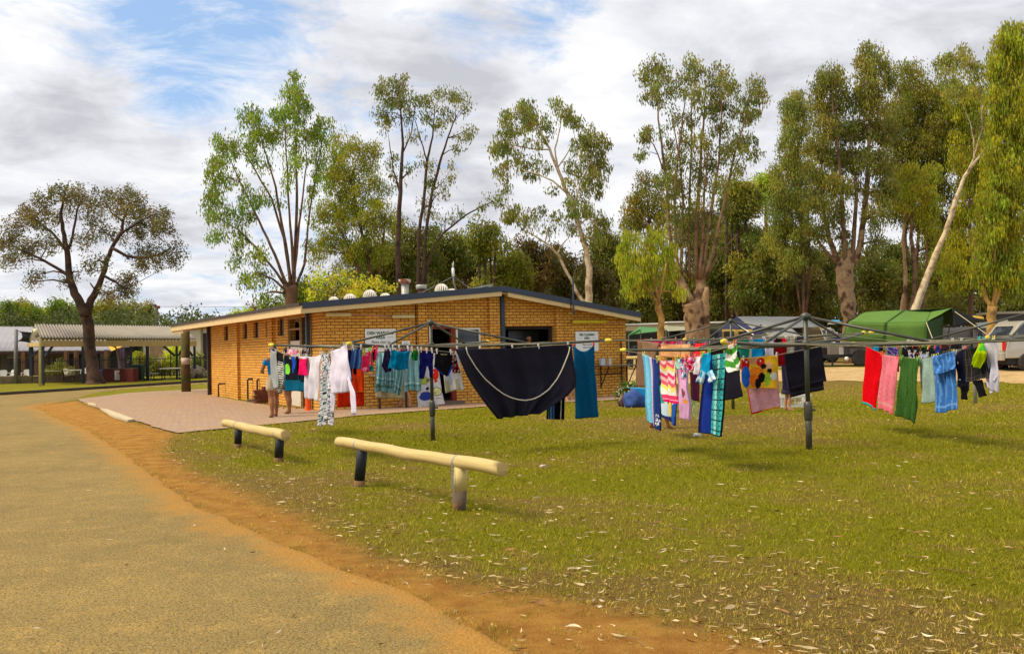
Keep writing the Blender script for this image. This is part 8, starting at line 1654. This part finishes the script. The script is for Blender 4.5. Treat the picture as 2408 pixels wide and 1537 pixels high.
# yellow sail, leaning lamp, purple posts
b = MB(); b.add([P(254, 814, 76), P(291, 813.5, 78), P(263, 825, 74)], [(0, 1, 2)]); tag(b.build('shade_sail', mat('yellow_sail', (.75, .40, .02), .7), solid=.03), 'yellow triangular shade sail behind the picnic shelter', 'shade sail')
t = thing('play_posts', 'row of dark purple posts under the yellow shade sail', 'posts', tuple(Vector((P(285, 850, 76).x, 76, 0))))
for px in (279, 284, 290): q = P(px, 818, 76); b = MB(); b.bar(Vector((q.x, 76, 0)), Vector((q.x, 76, q.z)), .14, .14, up=(0, 1, 0)); b.build('post', mat('purple_post', (.10, .05, .09), .6), t)
g0 = G(284, 893); t = thing('leaning_lamp', 'thin leaning white pole with a small lamp head behind the barbecue', 'lamp', tuple(g0)); b = MB(); b.tube([g0, P(282, 866, g0.y), P(275, 821, g0.y), P(269, 813, g0.y)], .055, 6); b.build('pole', mat('pale_pole', (.50, .40, .28), .6), t, True); b = MB(); b.tube([P(270, 814, g0.y), P(257, 809, g0.y)], .09, 6); b.build('lamp_head', mat('pale_pole', (.5, .4, .28), .6), t, True)
shrub('bright yellow green shrub behind the pool fence left of the porch post', 408, 872, 22, 36, LIME, 81, depth=77, lf=(.16, .07)); shrub('olive garden shrub behind the green bin', 345, 874, 30, 22, OLIVE, 82, depth=77, lf=(.16, .07)); shrub('green garden shrub in front of the cream house right of the porch post', 462, 866, 12, 16, GREEN, 83, depth=79, lf=(.16, .07)); shrub('dark low shrub behind the pale topped picnic table', 385, 880, 26, 16, DARK, 84, depth=77, lf=(.16, .07)); shrub('yellow green climbing shrub with orange flowers left of the steel posts', 322, 848, 12, 12, BRIGHT, 85, depth=78, lf=(.16, .07)); shrub('shrubs seen under the pale blue roof behind the picnic table', 140, 884, 34, 16, OLIVE, 86, depth=76, lf=(.16, .07))
# power pole and wires
t = thing('power_pole', 'distant power pole with reddish insulators against the sky', 'power pole', tuple(Vector((P(368, 860, 110).x, 110, 0)))); q = P(368, 722, 110); b = MB(); b.tube([Vector((q.x, 110, 0)), q], .14, 8); b.build('pole', mat('pole_wood', (.09, .08, .06), .9), t, True); b = MB(); b.tube([q, P(364.5, 718, 110)], .11, 6); b.tube([P(368, 726, 110), P(372.5, 723, 110)], .11, 6); b.tube([P(364.5, 720, 110), P(364, 716, 110)], .2, 6); b.tube([P(372.5, 725, 110), P(372.5, 719, 110)], .2, 6); b.build('insulators', mat('red_insulator', (.22, .06, .03), .6), t)
for (ya, yb2, lb) in ((720.5, 722, 'upper power line running right from the distant pole'), (744, 745.5, 'lower power line running right from the distant pole')):
    b = MB(); pts = [P(370+ (330*k/20), ya+(yb2-ya)*k/20, 110+k) for k in range(21)]; b.tube(pts, .018, 4); tag(b.build('power_line', mat('wire', (.08, .08, .09), .6)), lb, 'power line')

# ================================================================ RIGHT BACKGROUND: camp ground
tyre = mat('tyre_rubber', (.035, .032, .028), .85, .2, dirt=((.10, .07, .04), 6, .6)); rimm = mat('steel_rim', (.22, .21, .20), .4, .2, metal=.6); chassis = mat('black_chassis', (.02, .02, .02), .7)
def wheel(c, r, w, parent, ax=(0, 1, 0), hub=rimm):
    b = MB(); b.lathe(c, [(r*.62, -w/2), (r*.93, -w/2), (r, -w/2+.03), (r, w/2-.03), (r*.93, w/2), (r*.62, w/2)], 24, ax); wh = b.build('wheel', tyre, parent, True)
    b = MB(); b.lathe(c, [(r*.60, -w/2+.01), (r*.62, -w/2+.03), (r*.40, -w/2+.05), (r*.2, -w/2+.02), (.02, -w/2+.0)], 16, ax); b.lathe(c, [(.02, w/2), (r*.2, w/2-.02), (r*.4, w/2-.05), (r*.62, w/2-.03), (r*.6, w/2-.01)], 16, ax); b.build('rim', hub, wh)
    return wh
# camper trailer
dT = 43.0; yT = dT; zT = lambda px: zg(P(px, 840, yT).x, yT)
t = thing('camper_trailer', 'grey off-road camper trailer with one large wheel below the green tent', 'trailer', (P(2025, 840, yT).x, yT, zT(2025))); tg = mat('trailer_grey', (.17, .15, .125), .6, .2, 3, dirt=((.10, .06, .04), 4, .6))
def bx(px0, py0, px1, py1, d0, dep, name, mt, par=None, bev=.01):
    a_, c_ = P(px0, py0, d0), P(px1, py1, d0); a2 = P(px0, py1, d0); b = MB(); b.prism([Vector((a_.x, d0, c_.z)), Vector((c_.x, d0, c_.z)), Vector((c_.x, d0+dep, c_.z)), Vector((a_.x, d0+dep, c_.z))], (0, 0, a_.z-c_.z)); return b.build(name, mt, par or t, bevel=bev)
bx(1950, 808, 2078, 834, yT, 1.9, 'trailer_box', tg); bx(1920, 834, 2078, 839, yT-.01, 1.8, 'chassis_rail', chassis); bx(1976, 803.5, 2076, 806.5, yT-.06, 2.0, 'white_trim', whitef); bx(1973.5, 816, 1984, 833, yT-.03, .05, 'hatch', mat('pale_hatch', (.40, .38, .34), .6)); bx(1985, 815, 1999, 833, yT-.03, .05, 'toolbox', mat('dark_hatch', (.05, .05, .05), .6))
bx(1928, 838, 1978, 841, yT-.03, .3, 'drawbar', chassis); bx(2000, 811, 2043, 816, yT-.12, .3, 'mudguard', chassis)
cw_ = P(2023, 842, yT-.10); wheel(cw_, 19.5/FPX*yT, .25, t); b = MB(); q = P(1957, 841, yT); b.bar(q, Vector((q.x, q.y, zT(1957))), .06, .06, up=(0, 1, 0)); b.build('jockey_stand', chassis, t); b = MB(); q = P(1991, 843, yT-.25); b.lathe(q, [(.01, -.05), (.085, -.04), (.09, .04), (.01, .05)], 14, (0, 1, 0)); b.build('water_cap', whitef, t, True)
bx(1926, 817, 1952, 833, yT+.3, .6, 'spare_gear', mat('dark_gear', (.025, .02, .018), .8, .3))
# green tent
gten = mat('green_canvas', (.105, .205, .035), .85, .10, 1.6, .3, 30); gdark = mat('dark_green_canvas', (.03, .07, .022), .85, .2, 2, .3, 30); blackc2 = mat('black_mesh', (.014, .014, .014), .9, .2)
t = thing('green_tent', 'large green canvas tent folded out over the camper trailer', 'tent', (P(2100, 850, yT).x, yT, zT(2100)))
def grid(c00, c10, c11, c01, n=10, m_=8, sag=0., nz_=.02, up=Vector((0, 0, -1))):
    rows = []
    for i in range(m_+1):
        v = i/m_; row = []
        for j in range(n+1):
            u = j/n; p = c00.lerp(c10, u).lerp(c01.lerp(c11, u), v); p = p+up*sag*16*u*(1-u)*v*(1-v)*.25 + Vector((0, 1, .5))*nz_*mnoise.noise(p*1.5); row.append(p)
        rows.append(row)
    return rows
def tentpanel(name, pts, mt, sag=.05, par=None, n=12, m_=8, nz_=.05):
    b = MB(); b.sheet(grid(*pts, n=n, m_=m_, sag=sag, nz_=nz_)); o = b.build(name, mt, par or t, True); md = o.modifiers.new('s', 'SOLIDIFY'); md.thickness = .015; return o
yF, yR, yBk = yT-.4, yT+1.2, yT+3.2
a0, a1, a2, a3 = P(2037, 733.5, yR), P(2127, 729, yR), P(2190, 733, yR), P(2240, 724, yR-.2)
e0, e1, e2 = P(1996, 757, yF), P(2083, 760, yF), P(2180, 757, yF)
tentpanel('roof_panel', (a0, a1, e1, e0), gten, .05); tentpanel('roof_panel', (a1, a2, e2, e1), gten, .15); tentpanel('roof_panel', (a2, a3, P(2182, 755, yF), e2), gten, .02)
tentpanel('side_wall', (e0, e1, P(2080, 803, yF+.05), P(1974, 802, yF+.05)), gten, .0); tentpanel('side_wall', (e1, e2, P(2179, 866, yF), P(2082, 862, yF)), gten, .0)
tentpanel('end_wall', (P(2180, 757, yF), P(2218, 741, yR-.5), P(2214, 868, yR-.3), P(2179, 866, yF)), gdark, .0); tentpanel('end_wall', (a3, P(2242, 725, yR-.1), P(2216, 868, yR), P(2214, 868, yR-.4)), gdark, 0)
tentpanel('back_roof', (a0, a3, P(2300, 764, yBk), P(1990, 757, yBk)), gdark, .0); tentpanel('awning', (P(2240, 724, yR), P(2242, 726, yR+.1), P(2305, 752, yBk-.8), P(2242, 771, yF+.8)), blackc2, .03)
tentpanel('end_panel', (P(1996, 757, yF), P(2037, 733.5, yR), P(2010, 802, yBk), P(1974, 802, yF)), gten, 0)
b = MB(); 
for p, q in ((a1, e1), (e1, P(2081, 803, yF-.02))): b.tube([p+Vector((0, -.03, .02)), q+Vector((0, -.03, .01))], .022, 5)
b.build('seam', gdark, t); b = MB(); b.tube([P(1977, 798, yF-.03), P(2082, 799, yF-.04)], .015, 4); b.tube([P(1978, 793, yF-.03), P(2082, 794, yF-.04)], .012, 4); b.build('hem_rope', gdark, t)
ropem = mat('guy_rope', (.62, .55, .34), .8)
for (p, q) in (((2178, 757), (2207, 832)), ((2245, 732), (2318, 784)), ((2318, 784), (2358, 828))): b = MB(); b.tube([P(p[0], p[1], yF-.05), P(q[0], q[1], yF-1.0)], .016, 4); b.build('guy_rope', ropem, t)
# grey and blue tent
y4 = 46.0; greyc = mat('grey_canvas', (.30, .295, .275), .85, .1, 1.5, .2, 30); bluec = mat('navy_canvas', (.035, .038, .095), .85, .1); yelc = mat('yellow_canvas', (.50, .33, .07), .8, .1); tanc = mat('tan_canvas', (.16, .11, .045), .85, .2)
t = thing('family_tent', 'big family tent with grey roof, navy gable and yellow window wall', 'tent', (P(1780, 860, y4).x, y4, zg(P(1780, 860, y4).x, y4)))
tentpanel('roof_panel', (P(1733, 744.5, y4+1), P(1887, 744.5, y4+2), P(1929, 769, y4+.6), P(1769, 773, y4-1)), greyc, .08); tentpanel('gable', (P(1732, 744, y4+1), P(1734, 745, y4+1), P(1770, 773.5, y4-1), P(1697, 774, y4-.8)), bluec, 0)
tentpanel('side_flap', (P(1770, 772, y4-1.0), P(1790, 762, y4-.7), P(1796, 783, y4-1), P(1770, 792, y4-1.2)), bluec, 0); tentpanel('front_wall', (P(1697, 774, y4-.85), P(1770, 774, y4-1), P(1770, 845, y4-1), P(1697, 845, y4-.85)), yelc, 0); tentpanel('side_flap', (P(1690, 776, y4-.7), P(1697, 774, y4-.9), P(1696, 845, y4-.9), P(1689, 845, y4-.7)), bluec, 0)
for (a_, c_) in ((1702, 1727), (1737, 1765)): bx(a_, 779, c_, 800, y4-1.08, .03, 'window', mat('tent_window', (.02, .018, .016), .5), t, 0)
tentpanel('lower_roof', (P(1790, 774, y4-.4), P(1860, 770, y4), P(1890, 796, y4-1), P(1780, 798, y4-1)), greyc, .1); tentpanel('side_wall', (P(1885, 770, y4+.3), P(1932, 769, y4+.5), P(1935, 835, y4+.5), P(1890, 835, y4+.3)), tanc, 0); tentpanel('back_wall', (P(1770, 770, y4+1.5), P(1900, 765, y4+2), P(1900, 845, y4+2), P(1770, 845, y4+1.5)), mat('dark_canvas', (.06, .055, .045), .9), 0)
for (p, q) in (((1928, 769), (1958, 838)), ((1715, 754), (1772, 787))): b = MB(); b.tube([P(p[0], p[1], y4-.9), P(q[0], q[1], y4-1.9)], .014 if p[0] > 1800 else .045, 5); b.build('guy_rope' if p[0] > 1800 else 'frame_pole', ropem if p[0] > 1800 else mat('pale_tube', (.5, .5, .5), .4), t)
tentpanel('awning', (P(1950, 757, y4+6), P(1980, 757, y4+6), P(1978, 762, y4+5), P(1946, 762, y4+5)), greyc, 0)
b = MB(); b.sheet(grid(P(1950, 757.5, 53), P(1977, 757.5, 53), P(1974, 752.5, 54), P(1956, 752.5, 54), n=6, m_=3, nz_=.05)); o = b.build('blue_tarp', mat('cyan_tarp', (.02, .30, .50), .5), smooth=True, solid=.03); tag(o, 'small cyan tarpaulin on the roof behind the white wagon', 'tarpaulin')
# cars
def car(name, label, px_rear, px_front, py_roof, py_base, d, paint, glassm, wheels=True, tall=True, yawd=0.0, facing=1, detail=True):
    """side-on vehicle from px_rear to px_front (facing = direction of the nose in x)"""
    A = P(px_rear, py_base, d); Bq = P(px_front, py_base, d); L = abs(Bq.x-A.x); h = P(px_rear, py_roof, d).z - A.z; sx = 1 if Bq.x > A.x else -1; gz = zg((A.x+Bq.x)/2, d)
    base = Vector((A.x, d, gz)); W_ = 1.85; ux = Vector((math.cos(yawd)*sx, math.sin(yawd), 0)); uy = Vector((-math.sin(yawd)*1, math.cos(yawd), 0))
    def Wp(l, w, z): return base + ux*l*L + uy*w + Vector((0, 0, z*h))
    t = thing(name, label, 'car', tuple(base)); prof = [(.0, .26), (.0, .42), (.012, .52), (.035, .60), (.145, .93), (.185, .985), (.35, 1.0), (.55, .985), (.66, .92), (.745, .66), (.80, .62), (.96, .56), (.995, .46), (1.0, .28)]
    b = MB(); n = len(prof)
    tum = lambda z: W_/2 - (0 if z < .6 else (z-.6)*.42)
    VL = [Wp(l, W_/2-tum(z), z) for l, z in prof] + [Wp(l, W_/2+tum(z), z) for l, z in prof]
    F = [tuple(range(n))[::-1] if sx > 0 else tuple(range(n)), tuple(range(n, 2*n)) if sx > 0 else tuple(range(n, 2*n))[::-1]]
    for i in range(n): j = (i+1) % n; F.append((i, j, n+j, n+i) if sx > 0 else (i, n+i, n+j, j))
    b.add(VL, F); b.build('body', paint, t, bevel=.04)
    def sidewin(pts, nm='side_window'):
        b = MB(); q = [Wp(l, W_/2-tum(z)-.006, z) for l, z in pts]; b.add(q, [tuple(range(len(q)))]); b.build(nm, glassm, t, solid=.012)
    sidewin([(.095, .64), (.160, .90), (.235, .93), (.24, .65)]); sidewin([(.26, .65), (.255, .93), (.45, .935), (.46, .65)]); sidewin([(.48, .65), (.47, .935), (.60, .925), (.69, .67)])
    b = MB(); q = [Wp(.046, .28, .64), Wp(.046, W_-.28, .64), Wp(.130, W_-.36, .89), Wp(.130, .36, .89)]; b.add([v-ux*.02 for v in q], [(0, 1, 2, 3)]); b.build('rear_window', glassm, t, solid=.012)
    b = MB(); b.box(Wp(-.02, W_/2, .30), (.18, W_-.1, .16*h), (ux, uy, WZ)); b.build('bumper', paint, t, bevel=.04)
    b = MB(); b.box(Wp(.5, W_/2, .20), (L*.96, W_-.16, .12*h), (ux, uy, WZ)); b.build('sill', chassis, t)
    for wv in (.10, W_-.10):
        b = MB(); b.box(Wp(-.002, wv, .52), (.09, .15, .22*h), (ux, uy, WZ)); b.build('tail_light', mat('tail_red', (.55, .01, .01), .25, .05, coat=.5), t, bevel=.02)
        b = MB(); b.box(Wp(.985, wv+(.12 if wv < 1 else -.12), .47), (.08, .3, .08*h), (ux, uy, WZ)); b.build('headlight', mat('headlight', (.6, .6, .6), .2), t, bevel=.02)
        for l in (.19, .80): wheel(Wp(l, wv+(-.02 if wv < 1 else .02), 0)+Vector((0, 0, .36)), .36, .22, t, ax=tuple(uy))
    return t
silver = mat('silver_paint', (.46, .42, .34), .3, .05, 1, metal=.35, coat=.4, dirt=((.32, .25, .16), 2, .6)); whitep = mat('white_paint', (.66, .65, .62), .3, .04, 1, coat=.4); darkp = mat('dark_paint', (.02, .02, .022), .3, .1, coat=.4)
cg = mat('car_glass', (.015, .02, .028), .06, .1, spec=.9)
car('silver_four_wheel_drive', 'silver four wheel drive at the right edge with a red tail light', 2367, 2640, 741, 862, 38, silver, cg, yawd=.10); car('white_wagon', 'white wagon parked behind the camper trailer', 1994, 1800, 763, 846, 51, whitep, cg); car('dark_car', 'dark car parked under the green awning with a red tail light', 1478, 1580, 793, 846, 58, darkp, cg)
# annexe and tents at the far right
t = thing('grey_annexe', 'grey canvas annexe behind the golden trunked gum', 'tent', (P(2260, 860, 50).x, 50, zg(P(2260, 860, 50).x, 50))); tentpanel('wall', (P(2180, 772, 50), P(2290, 768, 50), P(2290, 850, 50), P(2180, 850, 50)), mat('grey_brown_canvas', (.20, .18, .165), .9, .1, 1), 0); tentpanel('roof', (P(2290, 760, 51), P(2370, 752, 52), P(2380, 770, 49.5), P(2288, 772, 49.5)), greyc, .1); tentpanel('wall', (P(2288, 772, 49.6), P(2400, 770, 49.6), P(2400, 850, 49.6), P(2288, 850, 49.6)), mat('grey_brown_canvas', (.20, .18, .165), .9, .1, 1), 0); tentpanel('flap', (P(2303, 768, 49.4), P(2305, 768, 49.4), P(2314, 800, 49.2), P(2298, 800, 49.2)), mat('charcoal_canvas', (.03, .03, .045), .9), 0)
b = MB(); b.sheet(grid(P(2265, 740, 56), P(2312, 744, 56), P(2314, 750, 55), P(2268, 742, 55), n=8, m_=3, nz_=.04, sag=.2)); tag(b.build('yellow_awning', mat('yellow_awning', (.75, .46, .02), .7), smooth=True, solid=.03), 'yellow awning edge seen behind the green tent peak', 'awning'); b = MB(); b.sheet(grid(P(1986, 738, 60), P(2000, 734, 60), P(2002, 745, 59), P(1986, 747, 59), n=4, m_=3, nz_=.05)); tag(b.build('yellow_tarp', mat('yellow_awning', (.75, .46, .02), .7), smooth=True, solid=.03), 'small yellow tarpaulin left of the green tent beside the flaking trunk', 'tarpaulin')
t = thing('annexe_roof', 'dark caravan with pale roof rails at the upper right behind the silver car', 'caravan', tuple(Vector((P(2390, 860, 55).x, 55, .4)))); bx(2345, 737, 2470, 760, 55, 2.2, 'caravan_body', mat('dark_caravan_body', (.07, .06, .05), .7), t); bx(2340, 733, 2470, 735.5, 54.9, 2.3, 'roof_rail', mat('pale_rail', (.4, .33, .24), .6), t)  # caravan body in one even dark brown
def crate(lb, px0, py0, px1, py1, d, mt, nm='crate', cat='crate'):
    a_, c_ = P(px0, py0, d), P(px1, py1, d); b = MB(); b.prism([Vector((a_.x, d, c_.z)), Vector((c_.x, d, c_.z)), Vector((c_.x, d+.5, c_.z)), Vector((a_.x, d+.5, c_.z))], (0, 0, a_.z-c_.z)); tag(b.build(nm, mt, bevel=.015), lb, cat)
crate('green storage box at the lower left of the silver car', 2340, 843, 2371, 856, 41, mat('green_box', (.03, .18, .09), .6)); crate('brown wooden box stacked on the green storage box', 2339, 828, 2368, 842.5, 41.05, mat('tan_box', (.30, .18, .09), .8)); crate('dark navy storage box behind the silver car', 2338, 815, 2362, 827.5, 41.1, mat('navy_box', (.03, .03, .09), .7))
lump('teal_ball', 'teal ball resting beside the tail light of the silver car', 'ball', P(2365, 827, 40.7), (.28, .28, .28), mat('teal_ball', (.02, .35, .38), .5), 2, amp=.0)
for (px, py, lb) in ((2372, 868, 'child bicycle lying on the sand below the silver car'), (2402, 867, 'second bicycle lying at the right edge of the sand')):
    c = G(px, py); t = thing('bicycle', lb, 'bicycle', tuple(c))
    for q, dx in enumerate((-.32, .32)):
        cc = c+Vector((dx, 0, .10)); ring = [cc+Vector((.26*math.cos(k*.314), .24*math.sin(k*.314)*.9, .09*math.sin(k*.314))) for k in range(21)]; b = MB(); b.tube(ring, .025, 6); wv = b.build('wheel', tyre, t, True); b = MB()
        for k in range(0, 20, 2): b.tube([cc, ring[k]], .004, 3)
        b.build('spokes', rimm, wv)
    b = MB(); b.tube([c+Vector((-.32, 0, .12)), c+Vector((-.05, .1, .22)), c+Vector((.25, .05, .2)), c+Vector((.32, 0, .12))], .02, 6); b.tube([c+Vector((-.05, .1, .22)), c+Vector((-.02, -.15, .15)), c+Vector((.25, .05, .2))], .02, 6); b.build('frame', mat('pink_frame' if px < 2390 else 'rust_frame', (.55, .12, .20) if px < 2390 else (.25, .08, .03), .5), t); b = MB(); b.tube([c+Vector((.28, -.2, .26)), c+Vector((.26, .22, .26))], .016, 5); b.build('handlebar', chassis, t); b = MB(); b.box(c+Vector((-.10, .18, .26)), (.22, .10, .05)); b.build('saddle', chassis, t, bevel=.02)
# caravans, awning and rail in the left of the camp
creamc = mat('caravan_cream', (.56, .46, .26), .5, .06, 1); whiter = mat('caravan_white_roof', (.74, .70, .60), .4, .04)
def caravan(lb, px0, px1, pyr, d, wallm):
    a_, c_ = P(px0, pyr, d), P(px1, pyr, d); gz = zg(a_.x, d); t = thing('caravan', lb, 'caravan', (a_.x, d, gz)); L = c_.x-a_.x; h = a_.z-gz
    b = MB(); b.prism([Vector((a_.x+.1, d, gz+.45)), Vector((c_.x-.05, d, gz+.4)), Vector((c_.x, d, gz+h*.55)), Vector((c_.x-.2, d, gz+h-.12)), Vector((a_.x+.2, d, gz+h-.12)), Vector((a_.x, d, gz+h*.6))], (0, 2.3, 0)); b.build('body', wallm, t, bevel=.06)
    b = MB(); b.prism([Vector((a_.x+.1, d-.05, gz+h-.115)), Vector((c_.x-.1, d-.05, gz+h-.115)), Vector((c_.x-.1, d+2.35, gz+h-.115)), Vector((a_.x+.1, d+2.35, gz+h-.115))], (0, 0, .14)); b.build('roof', whiter, t, bevel=.05)
    for f in (.2, .62):
        b = MB(); b.box(Vector((a_.x+L*f, d-.012, gz+h*.66)), (L*.2, .03, h*.22)); w_ = b.build('window', cg, t, bevel=.02); b = MB()
        for dz in (-.5, .5): b.box(Vector((a_.x+L*f, d-.03, gz+h*.66+dz*h*.23)), (L*.21, .03, .05))
        b.build('window_frame', whiter, w_)
    b = MB(); b.box(Vector((a_.x+L*.86, d-.01, gz+h*.55)), (L*.12, .025, h*.6)); b.build('door', whiter, t)
    wheel(Vector((a_.x+L*.45, d+.1, gz+.33)), .33, .2, t); wheel(Vector((a_.x+L*.45, d+2.1, gz+.33)), .33, .2, t)
caravan('cream caravan directly right of the brick block above the green tarpaulin', 1466, 1560, 762, 66, creamc); caravan('cream caravan with white roof behind the thin trunked pepper tree', 1562, 1622, 757, 70, creamc); caravan('caravan with white roof between great pollard trunk and family tent', 1655, 1718, 757.5, 68, mat('dull_green_wall', (.20, .19, .10), .7))  # the last caravan has dull green walls
greentarp = mat('green_tarp', (.07, .22, .06), .6, .12, 2)
t = thing('tarp_shelter', 'sagging green tarpaulin shelter in front of the cream caravan', 'awning', (P(1520, 860, 60).x, 60, 0)); tentpanel('tarp', (P(1505, 768, 62), P(1565, 773, 62), P(1560, 777, 58), P(1478, 787, 58)), greentarp, .35); tentpanel('tarp_edge', (P(1478, 787, 58), P(1505, 773, 58.2), P(1503, 779, 58.2), P(1478, 791, 58)), greentarp, .1)
for (px, py) in ((1506, 775), (1566, 775), (1478, 788)): q = P(px, py, 58.1); b = MB(); b.tube([Vector((q.x, q.y, 0)), q], .04, 6); b.build('pole', grey, t)
tentpanel('shade_backing', (P(1470, 778, 63), P(1600, 776, 63), P(1600, 845, 63), P(1470, 845, 63)), mat('painted_tarp_shade', (.02, .022, .016), .9, .4, 1.5), 0)  # dark sheet put in for the shade under the green tarpaulin
t = thing('tarp_shelter', 'grey green tarpaulin shelter left of the great pollard trunk', 'awning', (P(1600, 860, 60).x, 60, 0)); tentpanel('tarp', (P(1565, 766, 63), P(1612, 768, 63), P(1622, 776, 59), P(1570, 779, 59)), mat('pale_tarp', (.30, .30, .20), .7, .1), .3)
for px in (1572, 1618): q = P(px, 778, 59.1); b = MB(); b.tube([Vector((q.x, q.y, 0)), q], .04, 6); b.build('pole', grey, t)
tentpanel('shade_backing', (P(1600, 776, 64), P(1700, 772, 64), P(1700, 850, 64), P(1600, 850, 64)), mat('painted_tarp_shade', (.02, .022, .016), .9, .4, 1.5), 0)  # another dark sheet, standing for the shade beneath the camp shelters
g0, g1 = Vector((P(1455, 840, 56).x, 56, 0)), Vector((P(1640, 840, 56).x, 56, 0)); t = thing('log_rail', 'cream horizontal rail edging the sandy track beside the brick block', 'log rail', tuple(g0)); zr = P(1485, 840.5, 56).z; b = MB(); b.tube([g0+Vector((0, 0, zr)), g1+Vector((0, 0, zr))], .085, 10); b.build('rail', logm, t, True)
for f in (.2, .5, .8): q = g0.lerp(g1, f); b = MB(); b.tube([q, q+Vector((0, 0, zr-.05))], .07, 8); b.build('post', logm, t, True)
q = G(2294, 948); b = MB(); b.tube([q-Vector((0, 0, .1)), q+Vector((0, 0, 1.15))], .045, 10); b.lathe(q+Vector((0, 0, 1.15)), [(.05, 0), (.05, .03), (.01, .05)], 10); tag(b.build('steel_post', mat('pale_steel_post', (.30, .30, .28), .5, .1, metal=.3), smooth=True), 'short pale grey steel post in the lawn behind the dark jacket', 'post')
